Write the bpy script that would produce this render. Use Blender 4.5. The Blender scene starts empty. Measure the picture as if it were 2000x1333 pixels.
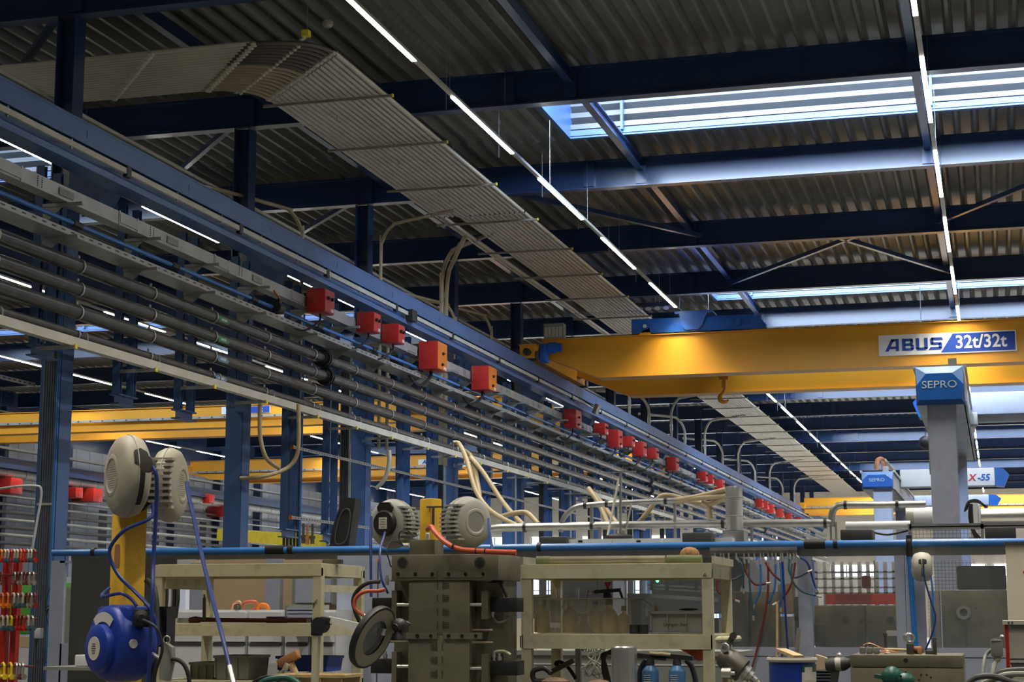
import bpy, bmesh, math, random
from mathutils import Vector, Matrix
R_ = random.Random(7)
sc = bpy.context.scene
COL = sc.collection
PI = math.pi

# ---------------------------------------------------------------- camera
FPX = 3350.0
TH = math.atan(533 / FPX); PH = math.atan(955 / math.hypot(FPX, 533)); EYE = 1.6
cam_d = bpy.data.cameras.new('camera'); cam = bpy.data.objects.new('camera', cam_d); COL.objects.link(cam)
cam_d.sensor_width = 36; cam_d.lens = FPX / 2000 * 36; cam_d.clip_end = 400; cam_d.clip_start = 0.1
cam.location = (0, 0, EYE); cam.rotation_euler = (PI / 2 + TH, 0, PH)
sc.camera = cam
_f = (-math.sin(PH) * math.cos(TH), math.cos(PH) * math.cos(TH), math.sin(TH))
_r = (math.cos(PH), math.sin(PH), 0)
_u = (_r[1] * _f[2] - _r[2] * _f[1], _r[2] * _f[0] - _r[0] * _f[2], _r[0] * _f[1] - _r[1] * _f[0])
def at(px, py, Y=None, X=None, Z=None):
    a = (px - 1000) / FPX; b = (666.5 - py) / FPX
    r = [_f[i] + a * _r[i] + b * _u[i] for i in range(3)]
    t = X / r[0] if X is not None else Y / r[1] if Y is not None else (Z - EYE) / r[2]
    return Vector((r[0] * t, r[1] * t, r[2] * t + EYE))
def xz(px, py, Y):
    p = at(px, py, Y=Y); return p.x, p.z

# ---------------------------------------------------------------- world, lights, exposure
sc.view_settings.view_transform = 'Standard'; sc.view_settings.look = 'None'
sc.view_settings.gamma = 1; sc.view_settings.use_curve_mapping = False
sc.view_settings.exposure = 0.0
sc.cycles.use_denoising = True
sc.cycles.max_bounces = 6; sc.cycles.diffuse_bounces = 4; sc.cycles.glossy_bounces = 3
sc.cycles.sample_clamp_indirect = 6; sc.cycles.caustics_reflective = False; sc.cycles.caustics_refractive = False
w = bpy.data.worlds.new('world'); sc.world = w; w.use_nodes = True
w.node_tree.nodes['Background'].inputs[0].default_value = (0.55, 0.68, 1.0, 1)
w.node_tree.nodes['Background'].inputs[1].default_value = 0.10
BEAM_Y = [21.6 + 6.12 * n for n in range(-2, 18)]
LED_X = [-37.93, -29.7, -22.62, -15.95, -7.87, -0.76, 6.35, 13.5]
LED_Z = 9.6
LED_POWER = 165.0
def area(name, loc, sx, sy, power, color, rot=(0, 0, 0), spread=PI):
    d = bpy.data.lights.new(name, 'AREA'); d.shape = 'RECTANGLE'; d.size = sx; d.size_y = sy
    d.energy = power; d.color = color; d.spread = spread
    o = bpy.data.objects.new(name, d); COL.objects.link(o); o.location = loc; o.rotation_euler = rot
    return o
for i, x in enumerate(LED_X):
    k = -5
    while True:
        y0 = 24.54 + 5.27 * k; k += 1
        if y0 > 120: break
        area('led_light', (x, y0 + 1.72, LED_Z - 0.075), 0.06, 3.4, LED_POWER * (0.62 if x < -13 else 1.0), (1.0, 0.93, 0.80), spread=math.radians(104))
SKY_Y = [(28.5, 32.15), (47.0, 50.6), (65.4, 69.0), (83.7, 87.3), (102.1, 105.7)]
for a, b in SKY_Y:
    for x0, x1 in ((-7.8, 8.0), (-36.0, -18.4)):
        area('daylight', ((x0 + x1) / 2, a + 0.1, 11.95), x1 - x0, 1.5, (200 if x0 > -10 else 55) * (x1 - x0), (0.64, 0.79, 1.0), rot=(math.radians(74), 0, 0))

# ---------------------------------------------------------------- materials
def mat(name, col, rough=0.6, metal=0.0, var=0.12, scale=3.0, bump=0.0, dirt=None, dirt_amt=0.5, dscale=6.0, alpha=None, emit=None, es=1.0, trans=0.0, spec=None):
    m = bpy.data.materials.new(name); m.use_nodes = True; nt = m.node_tree; N = nt.nodes; L = nt.links
    b = N['Principled BSDF']; b.inputs['Roughness'].default_value = rough; b.inputs['Metallic'].default_value = metal
    if spec is not None: b.inputs['Specular IOR Level'].default_value = spec
    tc = N.new('ShaderNodeTexCoord'); no = N.new('ShaderNodeTexNoise'); no.inputs['Scale'].default_value = scale
    no.inputs['Detail'].default_value = 4; L.new(tc.outputs['Object'], no.inputs['Vector'])
    cr = N.new('ShaderNodeValToRGB'); c = list(col)
    cr.color_ramp.elements[0].position = 0.3; cr.color_ramp.elements[1].position = 0.7
    cr.color_ramp.elements[0].color = [max(0, v * (1 - var)) for v in c] + [1]
    cr.color_ramp.elements[1].color = [min(1, v * (1 + var)) for v in c] + [1]
    L.new(no.outputs['Fac'], cr.inputs['Fac']); out = cr.outputs['Color']
    if dirt is not None:
        n2 = N.new('ShaderNodeTexNoise'); n2.inputs['Scale'].default_value = dscale; n2.inputs['Detail'].default_value = 6
        L.new(tc.outputs['Object'], n2.inputs['Vector'])
        r2 = N.new('ShaderNodeValToRGB'); r2.color_ramp.elements[0].position = 0.52; r2.color_ramp.elements[1].position = 0.75
        r2.color_ramp.elements[1].color = (dirt_amt, dirt_amt, dirt_amt, 1); r2.color_ramp.elements[0].color = (0, 0, 0, 1)
        L.new(n2.outputs['Fac'], r2.inputs['Fac'])
        mx = N.new('ShaderNodeMixRGB'); mx.inputs[2].default_value = (*dirt, 1)
        L.new(r2.outputs['Color'], mx.inputs[0]); L.new(out, mx.inputs[1]); out = mx.outputs[0]
    L.new(out, b.inputs['Base Color'])
    if bump:
        bp = N.new('ShaderNodeBump'); bp.inputs['Strength'].default_value = bump; bp.inputs['Distance'].default_value = 0.01
        n3 = N.new('ShaderNodeTexNoise'); n3.inputs['Scale'].default_value = scale * 8; L.new(tc.outputs['Object'], n3.inputs['Vector'])
        L.new(n3.outputs['Fac'], bp.inputs['Height']); L.new(bp.outputs['Normal'], b.inputs['Normal'])
    if emit is not None:
        b.inputs['Emission Color'].default_value = (*emit, 1); b.inputs['Emission Strength'].default_value = es
    if trans: b.inputs['Transmission Weight'].default_value = trans
    if alpha is not None: b.inputs['Alpha'].default_value = alpha
    return m
M = {}
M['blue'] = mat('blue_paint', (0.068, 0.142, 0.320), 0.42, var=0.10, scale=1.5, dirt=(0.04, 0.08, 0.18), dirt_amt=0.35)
M['blueshade'] = mat('shaded_blue_paint', (0.019, 0.044, 0.122), 0.28, var=0.12, scale=1.2)  # copy of the blue paint, darkened to hold the shade under the roof
M['bluebright'] = mat('bright_blue_paint', (0.02, 0.14, 0.62), 0.4)
M['deck'] = mat('roof_deck_steel', (0.205, 0.20, 0.175), 0.40, 0.25, var=0.18, scale=0.7, dirt=(0.18, 0.17, 0.15), dirt_amt=0.4, dscale=1.0)
M['galv'] = mat('galvanised_steel', (0.42, 0.42, 0.40), 0.38, 0.75, var=0.15, scale=5)
M['galvdull'] = mat('dull_galvanised_steel', (0.42, 0.42, 0.39), 0.42, 0.3, var=0.15, scale=3)
M['panel'] = mat('radiant_panel_enamel', (0.52, 0.48, 0.40), 0.38, 0.1, var=0.08, scale=2)
M['panelbar'] = mat('suspension_bar', (0.30, 0.27, 0.22), 0.5, 0.3)
M['darkpipe'] = mat('dark_bent_pipe', (0.10, 0.09, 0.075), 0.4, 0.3)
M['brasspipe'] = mat('dull_tan_pipe', (0.36, 0.30, 0.20), 0.4, 0.3)
M['blackpipe'] = mat('black_plastic_pipe', (0.055, 0.053, 0.050), 0.27, var=0.15, scale=4, dirt=(0.12, 0.11, 0.10), dirt_amt=0.4, dscale=3)
M['black'] = mat('black_rubber', (0.018, 0.018, 0.019), 0.5)
M['cream'] = mat('cream_plastic', (0.56, 0.54, 0.46), 0.5)
M['yellow'] = mat('crane_yellow_paint', (0.80, 0.36, 0.020), 0.45, var=0.04, scale=1)
M['postyellow'] = mat('post_yellow_paint', (0.78, 0.47, 0.030), 0.5, var=0.06, dirt=(0.40, 0.22, 0.03), dirt_amt=0.5, dscale=9)
M['brightyellow'] = mat('signal_yellow', (0.85, 0.68, 0.04), 0.5)
M['red'] = mat('red_enamel', (0.50, 0.025, 0.018), 0.4)
M['orange'] = mat('orange_enamel', (0.80, 0.20, 0.02), 0.4)
M['white'] = mat('white_enamel', (0.72, 0.74, 0.78), 0.45, var=0.04)
M['lav'] = mat('pale_lavender_grey_enamel', (0.41, 0.455, 0.58), 0.45, var=0.05, dirt=(0.3, 0.3, 0.33), dirt_amt=0.3, dscale=8)
M['wallp'] = mat('wall_panel', (0.50, 0.52, 0.56), 0.6, var=0.05, scale=0.6)
M['creamwall'] = mat('cream_wall', (0.85, 0.78, 0.64), 0.7, var=0.04)
M['floor'] = mat('grey_concrete_floor', (0.075, 0.075, 0.07), 0.5, var=0.15, scale=0.8)
M['beige'] = mat('beige_shelf_paint', (0.61, 0.58, 0.40), 0.5, var=0.08, scale=4, dirt=(0.30, 0.25, 0.15), dirt_amt=0.55, dscale=10)
M['steel'] = mat('machined_steel', (0.235, 0.22, 0.15), 0.42, 0.5, var=0.18, scale=5, dirt=(0.15, 0.12, 0.07), dirt_amt=0.45, dscale=7)
M['steeldark'] = mat('dark_oily_steel', (0.12, 0.11, 0.09), 0.45, 0.5, var=0.2, scale=6)
M['shiny'] = mat('polished_steel', (0.72, 0.71, 0.68), 0.30, 0.85, var=0.06)
M['brushed'] = mat('brushed_stainless_steel', (0.55, 0.55, 0.53), 0.34, 0.85, var=0.08, scale=8)
M['tan'] = mat('tan_board', (0.60, 0.45, 0.28), 0.7, var=0.05, scale=2, dirt=(0.45, 0.33, 0.2), dirt_amt=0.4, dscale=5)
M['reel'] = mat('cream_reel_plastic', (0.50, 0.47, 0.38), 0.55, var=0.08, dirt=(0.33, 0.29, 0.20), dirt_amt=0.5, dscale=8)
M['reelgrey'] = mat('grey_reel_plastic', (0.42, 0.42, 0.38), 0.55, var=0.08, dirt=(0.25, 0.24, 0.20), dirt_amt=0.5, dscale=8)
M['reelblue'] = mat('blue_reel_plastic', (0.012, 0.045, 0.36), 0.42, var=0.08)
M['hose'] = mat('dark_blue_hose', (0.020, 0.045, 0.22), 0.35)
M['hoselight'] = mat('light_blue_hose', (0.03, 0.20, 0.62), 0.35)
M['hosered'] = mat('dark_red_hose', (0.20, 0.035, 0.03), 0.4)
M['hoseteal'] = mat('teal_hose', (0.05, 0.12, 0.15), 0.4)
M['hoseorange'] = mat('orange_red_hose', (0.62, 0.12, 0.05), 0.45)
M['hosebeige'] = mat('beige_hose', (0.46, 0.37, 0.22), 0.5)
M['bluepipe'] = mat('blue_air_pipe', (0.05, 0.22, 0.60), 0.32)
M['greybox'] = mat('grey_plastic', (0.28, 0.29, 0.26), 0.55, var=0.06)
M['dkgrey'] = mat('dark_grey_plastic', (0.06, 0.06, 0.06), 0.5)
M['wood'] = mat('pale_wood', (0.62, 0.46, 0.24), 0.65, var=0.12, scale=12)
M['brick'] = mat('brown_hammer_head', (0.40, 0.18, 0.08), 0.6)
M['green'] = mat('green_paint', (0.12, 0.42, 0.06), 0.5)
M['dkgreen'] = mat('dark_green_plastic', (0.015, 0.10, 0.075), 0.4)
M['copper'] = mat('copper', (0.75, 0.36, 0.20), 0.35, 0.7)
M['brown'] = mat('woven_brown', (0.42, 0.22, 0.09), 0.7, var=0.5, scale=40, bump=0.6)
M['window'] = mat('skylight_sheet', (0.13, 0.14, 0.15), 0.35, 0.1, var=0.05)
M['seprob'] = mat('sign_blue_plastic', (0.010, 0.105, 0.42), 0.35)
M['bluepaint2'] = mat('steel_blue_paint', (0.05, 0.16, 0.34), 0.4)
M['daywin'] = mat('daylit_window', (0.8, 0.85, 0.9), 0.4, emit=(0.85, 0.92, 1.0), es=2.4)
M['bouncefloor'] = mat('bounce_light_floor', (0.60, 0.60, 0.58), 0.4)  # made pale to bounce light up, no floor covering meant
M['conduit'] = mat('blue_grey_conduit', (0.13, 0.15, 0.19), 0.5)
M['lampface'] = mat('lamp_face', (0.42, 0.38, 0.27), 0.4)
M['olive'] = mat('olive_wrap', (0.12, 0.14, 0.06), 0.6, var=0.2, scale=15)
M['plate'] = mat('oily_brown_steel', (0.16, 0.13, 0.078), 0.4, 0.3, var=0.25, scale=3, dirt=(0.22, 0.16, 0.08), dirt_amt=0.6, dscale=4)
M['rusty'] = mat('rusty_brown', (0.15, 0.09, 0.055), 0.6, 0.2, var=0.3)
M['bottle'] = mat('yellowed_bottle', (0.55, 0.43, 0.17), 0.4, var=0.1)
M['blueshade'].node_tree.nodes['Principled BSDF'].inputs['Coat Weight'].default_value = 0.22
M['blueshade'].node_tree.nodes['Principled BSDF'].inputs['Coat Roughness'].default_value = 0.15
M['facetsheen'] = mat('sheen_blue_facet', (0.13, 0.24, 0.47), 0.35)  # cap blue lightened to hold the light reflected by its top facets
M['silvert'] = mat('silver_lettering', (0.45, 0.55, 0.66), 0.4)
M['signw'] = mat('sign_white', (0.85, 0.85, 0.82), 0.5, var=0.02)
M['signb'] = mat('sign_blue', (0.012, 0.06, 0.36), 0.5, var=0.02)
M['tube'] = mat('led_diffuser', (0.9, 0.9, 0.85), 0.5, emit=(1.0, 0.95, 0.82), es=22.0)
M['lens'] = mat('lamp_lens', (0.9, 0.9, 0.85), 0.5, emit=(1.0, 0.98, 0.92), es=4.0)
M['bluelens'] = mat('green_indicator', (0.1, 0.9, 0.3), 0.5, emit=(0.1, 1.0, 0.3), es=5.0)
M['label'] = mat('paper_label', (0.70, 0.68, 0.60), 0.7, var=0.05)
M['labelgreen'] = mat('green_pipe_label', (0.06, 0.26, 0.10), 0.6)
M['labelblue'] = mat('pale_blue_pipe_label', (0.14, 0.27, 0.42), 0.6)
M['ink'] = mat('black_ink', (0.02, 0.02, 0.02), 0.7)
def glass(name, col, a, rough=0.1):
    m = bpy.data.materials.new(name); m.use_nodes = True; nt = m.node_tree; N = nt.nodes; L = nt.links
    b = N['Principled BSDF']; N.remove(b); o = N['Material Output']
    tr = N.new('ShaderNodeBsdfTransparent'); pr = N.new('ShaderNodeBsdfPrincipled'); pr.inputs['Base Color'].default_value = (*col, 1)
    pr.inputs['Roughness'].default_value = rough
    mx = N.new('ShaderNodeMixShader'); no = N.new('ShaderNodeTexNoise'); tc = N.new('ShaderNodeTexCoord'); mp = N.new('ShaderNodeMapping')
    mp.inputs['Scale'].default_value = (6, 6, 1.2); L.new(tc.outputs['Object'], mp.inputs['Vector']); L.new(mp.outputs[0], no.inputs['Vector'])
    no.inputs['Scale'].default_value = 3; ma = N.new('ShaderNodeMath'); ma.operation = 'MULTIPLY_ADD'
    ma.inputs[1].default_value = a * 0.8; ma.inputs[2].default_value = a * 0.5
    L.new(no.outputs['Fac'], ma.inputs[0]); L.new(ma.outputs[0], mx.inputs[0])
    L.new(tr.outputs[0], mx.inputs[1]); L.new(pr.outputs[0], mx.inputs[2]); L.new(mx.outputs[0], o.inputs['Surface'])
    return m
M['pane'] = glass('streaky_guard_pane', (0.55, 0.60, 0.62), 0.12)
M['clearbin'] = glass('cloudy_clear_plastic', (0.55, 0.52, 0.42), 0.20, 0.2)
M['lensglass'] = glass('magnifier_glass', (0.10, 0.11, 0.10), 0.75, 0.03)

# ---------------------------------------------------------------- mesh helpers
class MB:
    def __init__(s): s.v = []; s.f = []; s.m = []; s.mi = 0
    def add(s, vs, fs):
        o = len(s.v); s.v += [tuple(v) for v in vs]; s.f += [tuple(i + o for i in f) for f in fs]; s.m += [s.mi] * len(fs); return s
    def box(s, x0, x1, y0, y1, z0, z1):
        v = [(x, y, z) for z in (z0, z1) for y in (y0, y1) for x in (x0, x1)]
        return s.add(v, [(0, 2, 3, 1), (4, 5, 7, 6), (0, 1, 5, 4), (2, 6, 7, 3), (0, 4, 6, 2), (1, 3, 7, 5)])
    def obox(s, c, sz, rot=None, bev=0.0):
        c = Vector(c); h = [k / 2 for k in sz]; rot = rot or Matrix.Identity(3)
        if bev:
            bm = bmesh.new(); bmesh.ops.create_cube(bm, size=1)
            for v in bm.verts: v.co = Vector((v.co.x * sz[0], v.co.y * sz[1], v.co.z * sz[2]))
            bmesh.ops.bevel(bm, geom=list(bm.edges), offset=bev, segments=2, affect='EDGES', profile=0.5)
            bm.verts.index_update(); vs = [rot @ v.co + c for v in bm.verts]; fs = [[q.index for q in f.verts] for f in bm.faces]; bm.free()
            return s.add(vs, fs)
        v = [rot @ Vector((x, y, z)) + c for z in (-h[2], h[2]) for y in (-h[1], h[1]) for x in (-h[0], h[0])]
        return s.add(v, [(0, 2, 3, 1), (4, 5, 7, 6), (0, 1, 5, 4), (2, 6, 7, 3), (0, 4, 6, 2), (1, 3, 7, 5)])
    def beam(s, p, q, w, h, up=(0, 0, 1)):
        p = Vector(p); q = Vector(q); d = (q - p); l = d.length; d.normalize(); u = Vector(up)
        if abs(d.dot(u)) > 0.99: u = Vector((1, 0, 0))
        a = d.cross(u).normalized(); u = a.cross(d).normalized()
        return s.obox((p + q) / 2, (w, l, h), Matrix((a, d, u)).transposed())
    def cyl(s, p, q, r, n=12, r2=None, cap=True):
        return s.lathe(p, Vector(q) - Vector(p), [(0, r), ((Vector(q) - Vector(p)).length, r if r2 is None else r2)], n, cap)
    def lathe(s, p, axis, prof, n=16, cap=True):
        p = Vector(p); d = Vector(axis).normalized(); u = Vector((0, 0, 1)) if abs(d.z) < 0.95 else Vector((1, 0, 0))
        a = d.cross(u).normalized(); b = d.cross(a).normalized(); vs = []; fs = []
        for t, r in prof:
            for i in range(n):
                an = 2 * PI * i / n; vs.append(p + d * t + a * (r * math.cos(an)) + b * (r * math.sin(an)))
        for k in range(len(prof) - 1):
            for i in range(n):
                j = (i + 1) % n; fs.append((k * n + i, k * n + j, (k + 1) * n + j, (k + 1) * n + i))
        if cap:
            fs.append(tuple(range(n))[::-1]); fs.append(tuple((len(prof) - 1) * n + i for i in range(n)))
        return s.add(vs, fs)
    def ell(s, c, r, n=14, rot=None):
        c = Vector(c); rot = rot or Matrix.Identity(3); vs = []; fs = []; m = n // 2
        for k in range(m + 1):
            la = PI * k / m
            for i in range(n):
                an = 2 * PI * i / n
                vs.append(c + rot @ Vector((r[0] * math.sin(la) * math.cos(an), r[1] * math.sin(la) * math.sin(an), r[2] * math.cos(la))))
        for k in range(m):
            for i in range(n):
                j = (i + 1) % n; fs.append((k * n + i, (k + 1) * n + i, (k + 1) * n + j, k * n + j))
        return s.add(vs, fs)
    def tube(s, pts, r, n=8, sm=4, closed=False):
        P = [Vector(p) for p in pts]
        if sm > 1 and len(P) > 2:
            Q = []; L = len(P)
            for i in range(L if closed else L - 1):
                g = (lambda k: P[k % L]) if closed else (lambda k: P[min(max(k, 0), L - 1)])
                a, b, c, d = g(i - 1), g(i), g(i + 1), g(i + 2)
                for t in range(sm):
                    u = t / sm
                    Q.append(0.5 * ((2 * b) + (c - a) * u + (2 * a - 5 * b + 4 * c - d) * u * u + (3 * b - a - 3 * c + d) * u ** 3))
            if not closed: Q.append(P[-1])
            P = Q
        rr = r if isinstance(r, (list, tuple)) else None
        vs = []; fs = []; prev = None; L = len(P)
        for i, p in enumerate(P):
            if closed: d = (P[(i + 1) % L] - P[i - 1])
            else: d = P[min(i + 1, L - 1)] - P[max(i - 1, 0)]
            d = d.normalized() if d.length > 1e-9 else Vector((0, 0, 1))
            if prev is None:
                u = Vector((0, 0, 1)) if abs(d.z) < 0.9 else Vector((1, 0, 0)); a = d.cross(u).normalized()
            else:
                a = (prev - d * prev.dot(d)); a = a.normalized() if a.length > 1e-6 else d.orthogonal().normalized()
            prev = a; b = d.cross(a)
            q = rr[min(int(i * len(rr) / L), len(rr) - 1)] if rr else r
            for k in range(n):
                an = 2 * PI * k / n; vs.append(p + a * (q * math.cos(an)) + b * (q * math.sin(an)))
        for i in range(L if closed else L - 1):
            i2 = (i + 1) % L
            for k in range(n):
                j = (k + 1) % n; fs.append((i * n + k, i * n + j, i2 * n + j, i2 * n + k))
        if not closed:
            fs.append(tuple(range(n))[::-1]); fs.append(tuple((L - 1) * n + k for k in range(n)))
        return s.add(vs, fs)
    def prism(s, poly, o, ax, ay, az, t):
        """polygon (a,b) in plane o + a*ax + b*ay, extruded by t along az"""
        o = Vector(o); ax = Vector(ax); ay = Vector(ay); az = Vector(az); n = len(poly)
        v = [o + ax * a + ay * b for a, b in poly] + [o + ax * a + ay * b + az * t for a, b in poly]
        return s.add(v, [tuple(range(n))[::-1], tuple(range(n, 2 * n))] + [(i, (i + 1) % n, n + (i + 1) % n, n + i) for i in range(n)])
WL = {}
def build(name, mb, m, parent=None, loc=None, smooth=35):
    vs = mb.v
    if parent is not None: org = WL[parent.name]
    elif loc is not None: org = Vector(loc)
    else:
        xs = [v[0] for v in vs]; ys = [v[1] for v in vs]; zs = [v[2] for v in vs]
        org = Vector(((min(xs) + max(xs)) / 2, (min(ys) + max(ys)) / 2, min(zs)))
    me = bpy.data.meshes.new(name)
    me.from_pydata([(v[0] - org[0], v[1] - org[1], v[2] - org[2]) for v in vs], [], mb.f)
    ms = m if isinstance(m, (list, tuple)) else [m]
    for k in ms: me.materials.append(M[k])
    if len(ms) > 1: me.polygons.foreach_set('material_index', mb.m)
    bm = bmesh.new(); bm.from_mesh(me); bmesh.ops.recalc_face_normals(bm, faces=bm.faces); bm.to_mesh(me); bm.free()
    me.polygons.foreach_set('use_smooth', [True] * len(me.polygons)); me.set_sharp_from_angle(angle=math.radians(smooth))
    o = bpy.data.objects.new(name, me); COL.objects.link(o)
    if parent is None: o.location = org
    else: o.parent = parent
    WL[o.name] = org
    return o
def tag(o, label, cat, group=None, kind=None):
    o['label'] = label; o['category'] = cat
    if group: o['group'] = group
    if kind: o['kind'] = kind
    return o
def thing(name, loc, label, cat, group=None):
    o = bpy.data.objects.new(name, None); COL.objects.link(o); o.location = loc; o.empty_display_size = 0.1
    WL[o.name] = Vector(loc); return tag(o, label, cat, group)
def struct(name, mb, m):
    o = build(name, mb, m); o['kind'] = 'structure'; return o
def copy_tree(o, delta=None, label=None, parent=None):
    c = o.copy(); COL.objects.link(c)
    if parent is not None: c.parent = parent
    elif delta is not None: c.location = Vector(o.location) + Vector(delta); WL[c.name] = Vector(c.location)
    if label: c['label'] = label
    for ch in list(o.children): copy_tree(ch, parent=c)
    return c
def dup_part(o, delta):
    c = o.copy(); COL.objects.link(c); c.location = Vector(o.location) + Vector(delta); c.parent = o.parent
    for ch in list(o.children): copy_tree(ch, parent=c)
    return c
ORD = ['first', 'second', 'third', 'fourth', 'fifth', 'sixth', 'seventh', 'eighth', 'ninth', 'tenth', 'eleventh', 'twelfth', 'thirteenth',
       'fourteenth', 'fifteenth', 'sixteenth', 'seventeenth', 'eighteenth', 'nineteenth', 'twentieth', 'twenty-first', 'twenty-second',
       'twenty-third', 'twenty-fourth', 'twenty-fifth', 'twenty-sixth', 'twenty-seventh', 'twenty-eighth', 'twenty-ninth', 'thirtieth'] + [a + b for a in ('thirty-', 'forty-', 'fifty-') for b in ('first', 'second', 'third', 'fourth', 'fifth', 'sixth', 'seventh', 'eighth', 'ninth')]
def text_mesh(txt, size, bold=0.0, shear=0.0, ext=0.004, xs=1.0):
    cu = bpy.data.curves.new('txt', 'FONT'); cu.body = txt; cu.size = size; cu.extrude = ext; cu.offset = bold; cu.shear = shear; cu.align_x = 'CENTER'; cu.align_y = 'CENTER'
    cu.resolution_u = 3
    ob = bpy.data.objects.new('txt', cu); COL.objects.link(ob); dg = bpy.context.evaluated_depsgraph_get(); dg.update()
    me = ob.evaluated_get(dg).to_mesh(); vs = [Vector((v.co.x * xs, v.co.y, v.co.z)) for v in me.vertices]; fs = [tuple(p.vertices) for p in me.polygons]
    ob.evaluated_get(dg).to_mesh_clear(); bpy.data.objects.remove(ob); bpy.data.curves.remove(cu)
    return vs, fs
def put_text(mb, txt, size, o, ax, ay, bold=0.0, shear=0.0, ext=0.004, xs=1.0):
    vs, fs = text_mesh(txt, size, bold, shear, ext, xs); o = Vector(o); ax = Vector(ax).normalized(); ay = Vector(ay).normalized(); az = ax.cross(ay)
    mb.add([o + ax * v.x + ay * v.y + az * v.z for v in vs], fs); return mb
# ================================================================ THE HALL
XL, XR, YB, YE = -40.2, 14.5, -6.0, 128.0
struct('floor', MB().box(XL, XR, YB, 72, -0.2, 0), 'floor')
struct('floor', MB().box(XL, XR, 72, YE, -0.2, 0), 'bouncefloor')  # unseen far stretch, added as a reflector for the distant beams
mb = MB().box(XL - 0.2, XL, YB, YE, 0, 9.0)
y = YB
while y < YE:
    mb.box(XL, XL + 0.02, y, y + 0.05, 0, 9.0); y += 1.2
struct('wall_left', mb, 'wallp')
struct('wall_left', MB().box(XL - 0.2, XL - 0.02, YB, YE, 9.0, 11.1), 'blueshade')
struct('wall_right', MB().box(XR, XR + 0.2, YB, YE, 0, 11.1), 'wallp')
struct('wall_back', MB().box(XL, XR, YB - 0.2, YB, 0, 11.1), 'wallp')
struct('wall_end', MB().box(XL, XR, YE, YE + 0.2, 0, 11.1), 'creamwall')
k_ = 20
for x, zt_w in [(-38.5, 7.4), (-34.5, 7.4), (-30.5, 7.4), (-26.5, 7.4), (-22.5, 7.4), (-18.5, 7.4), (-11.8, 5.1), (-8.0, 5.1), (-4.2, 5.1), (-0.4, 5.1)]:
    zl = 0.6 if zt_w > 6 else 4.2
    mb = MB(); mb.mi = 0; mb.box(x, x + 3.3, YE - 0.06, YE - 0.02, zl, zt_w); mb.mi = 1
    for q in (0, 1.08, 2.16, 3.25): mb.box(x + q, x + q + 0.06, YE - 0.12, YE - 0.06, zl, zt_w)
    z = zl
    while z < zt_w - 0.1: mb.box(x, x + 3.3, YE - 0.12, YE - 0.06, z, z + 0.06); z += (zt_w - zl) / (5 if zl < 1 else 1.02)
    struct('window_%d' % k_, mb, ['daywin', 'blueshade']); k_ += 1
# corrugated roof deck with skylight openings
DZ = 10.92; PITCH = 0.34
SKX = [(-7.85, 8.2), (-36.0, -18.4)]
def deck(mb, x0, x1, y0, y1):
    n = max(1, round((x1 - x0) / PITCH)); p = (x1 - x0) / n; prof = []
    for i in range(n):
        a = x0 + i * p
        prof += [(a, DZ), (a + 0.055, DZ), (a + 0.105, DZ + 0.13), (a + p - 0.05, DZ + 0.13)]
    prof.append((x1, DZ)); vs = [(x, yy, z) for yy in (y0, y1) for x, z in prof]; m = len(prof)
    mb.add(vs, [(i, i + 1, m + i + 1, m + i) for i in range(m - 1)])
mb = MB(); ys = YB
for a, b in SKY_Y + [(YE, YE)]:
    deck(mb, XL, XR, ys, a)
    if b > a:
        xs = XL
        for x0, x1 in sorted(SKX): deck(mb, xs, x0, a, b); xs = x1
        deck(mb, xs, XR, a, b)
    ys = b
struct('ceiling', mb, 'deck')
# skylights
k = 1
for si, (a, b) in enumerate(SKY_Y):
    for x0, x1 in SKX:
        mb = MB(); mb.mi = 0
        # leaning far side made of horizontal corrugated sheet
        prof = []; z = DZ + 0.17; yy = b - 0.12
        for q in range(7):
            prof += [(yy, z), (yy + 0.005, z + 0.10), (yy + 0.26, z + 0.12)]; z += 0.235
        vs = [(x, py, pz) for x in (x0, x1) for py, pz in prof]; m = len(prof)
        mb.add(vs, [(i, i + 1, m + i + 1, m + i) for i in range(m - 1)])
        mb.mi = 1
        mb.box(x0, x1, b - 0.14, b - 0.02, DZ - 0.02, DZ + 0.14)      # rim
        mb.box(x0, x1, b - 0.17, b - 0.14, DZ + 0.02, DZ + 0.055)
        mb.box(x0 - 0.04, x0 + 0.04, a, b, DZ - 0.02, DZ + 1.7); mb.box(x1 - 0.04, x1 + 0.04, a, b, DZ - 0.02, DZ + 1.7)
        mb.box(x0, x1, a - 0.04, a + 0.04, DZ - 0.02, DZ + 0.2); mb.box(x0, x1, a, b + 0.3, DZ + 1.82, DZ + 1.86)
        o = struct('window_%d' % k, mb, ['window', 'bluebright' if False else 'blue']); k += 1
        x = x0 + 1.1
        while x < x1:
            f = MB().beam((x, b - 0.2, DZ + 1.75), (x, b - 0.2, DZ + 0.06), 0.12, 0.05)
            build('glazing_bar', f, 'blue', o); x += 5.9

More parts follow.
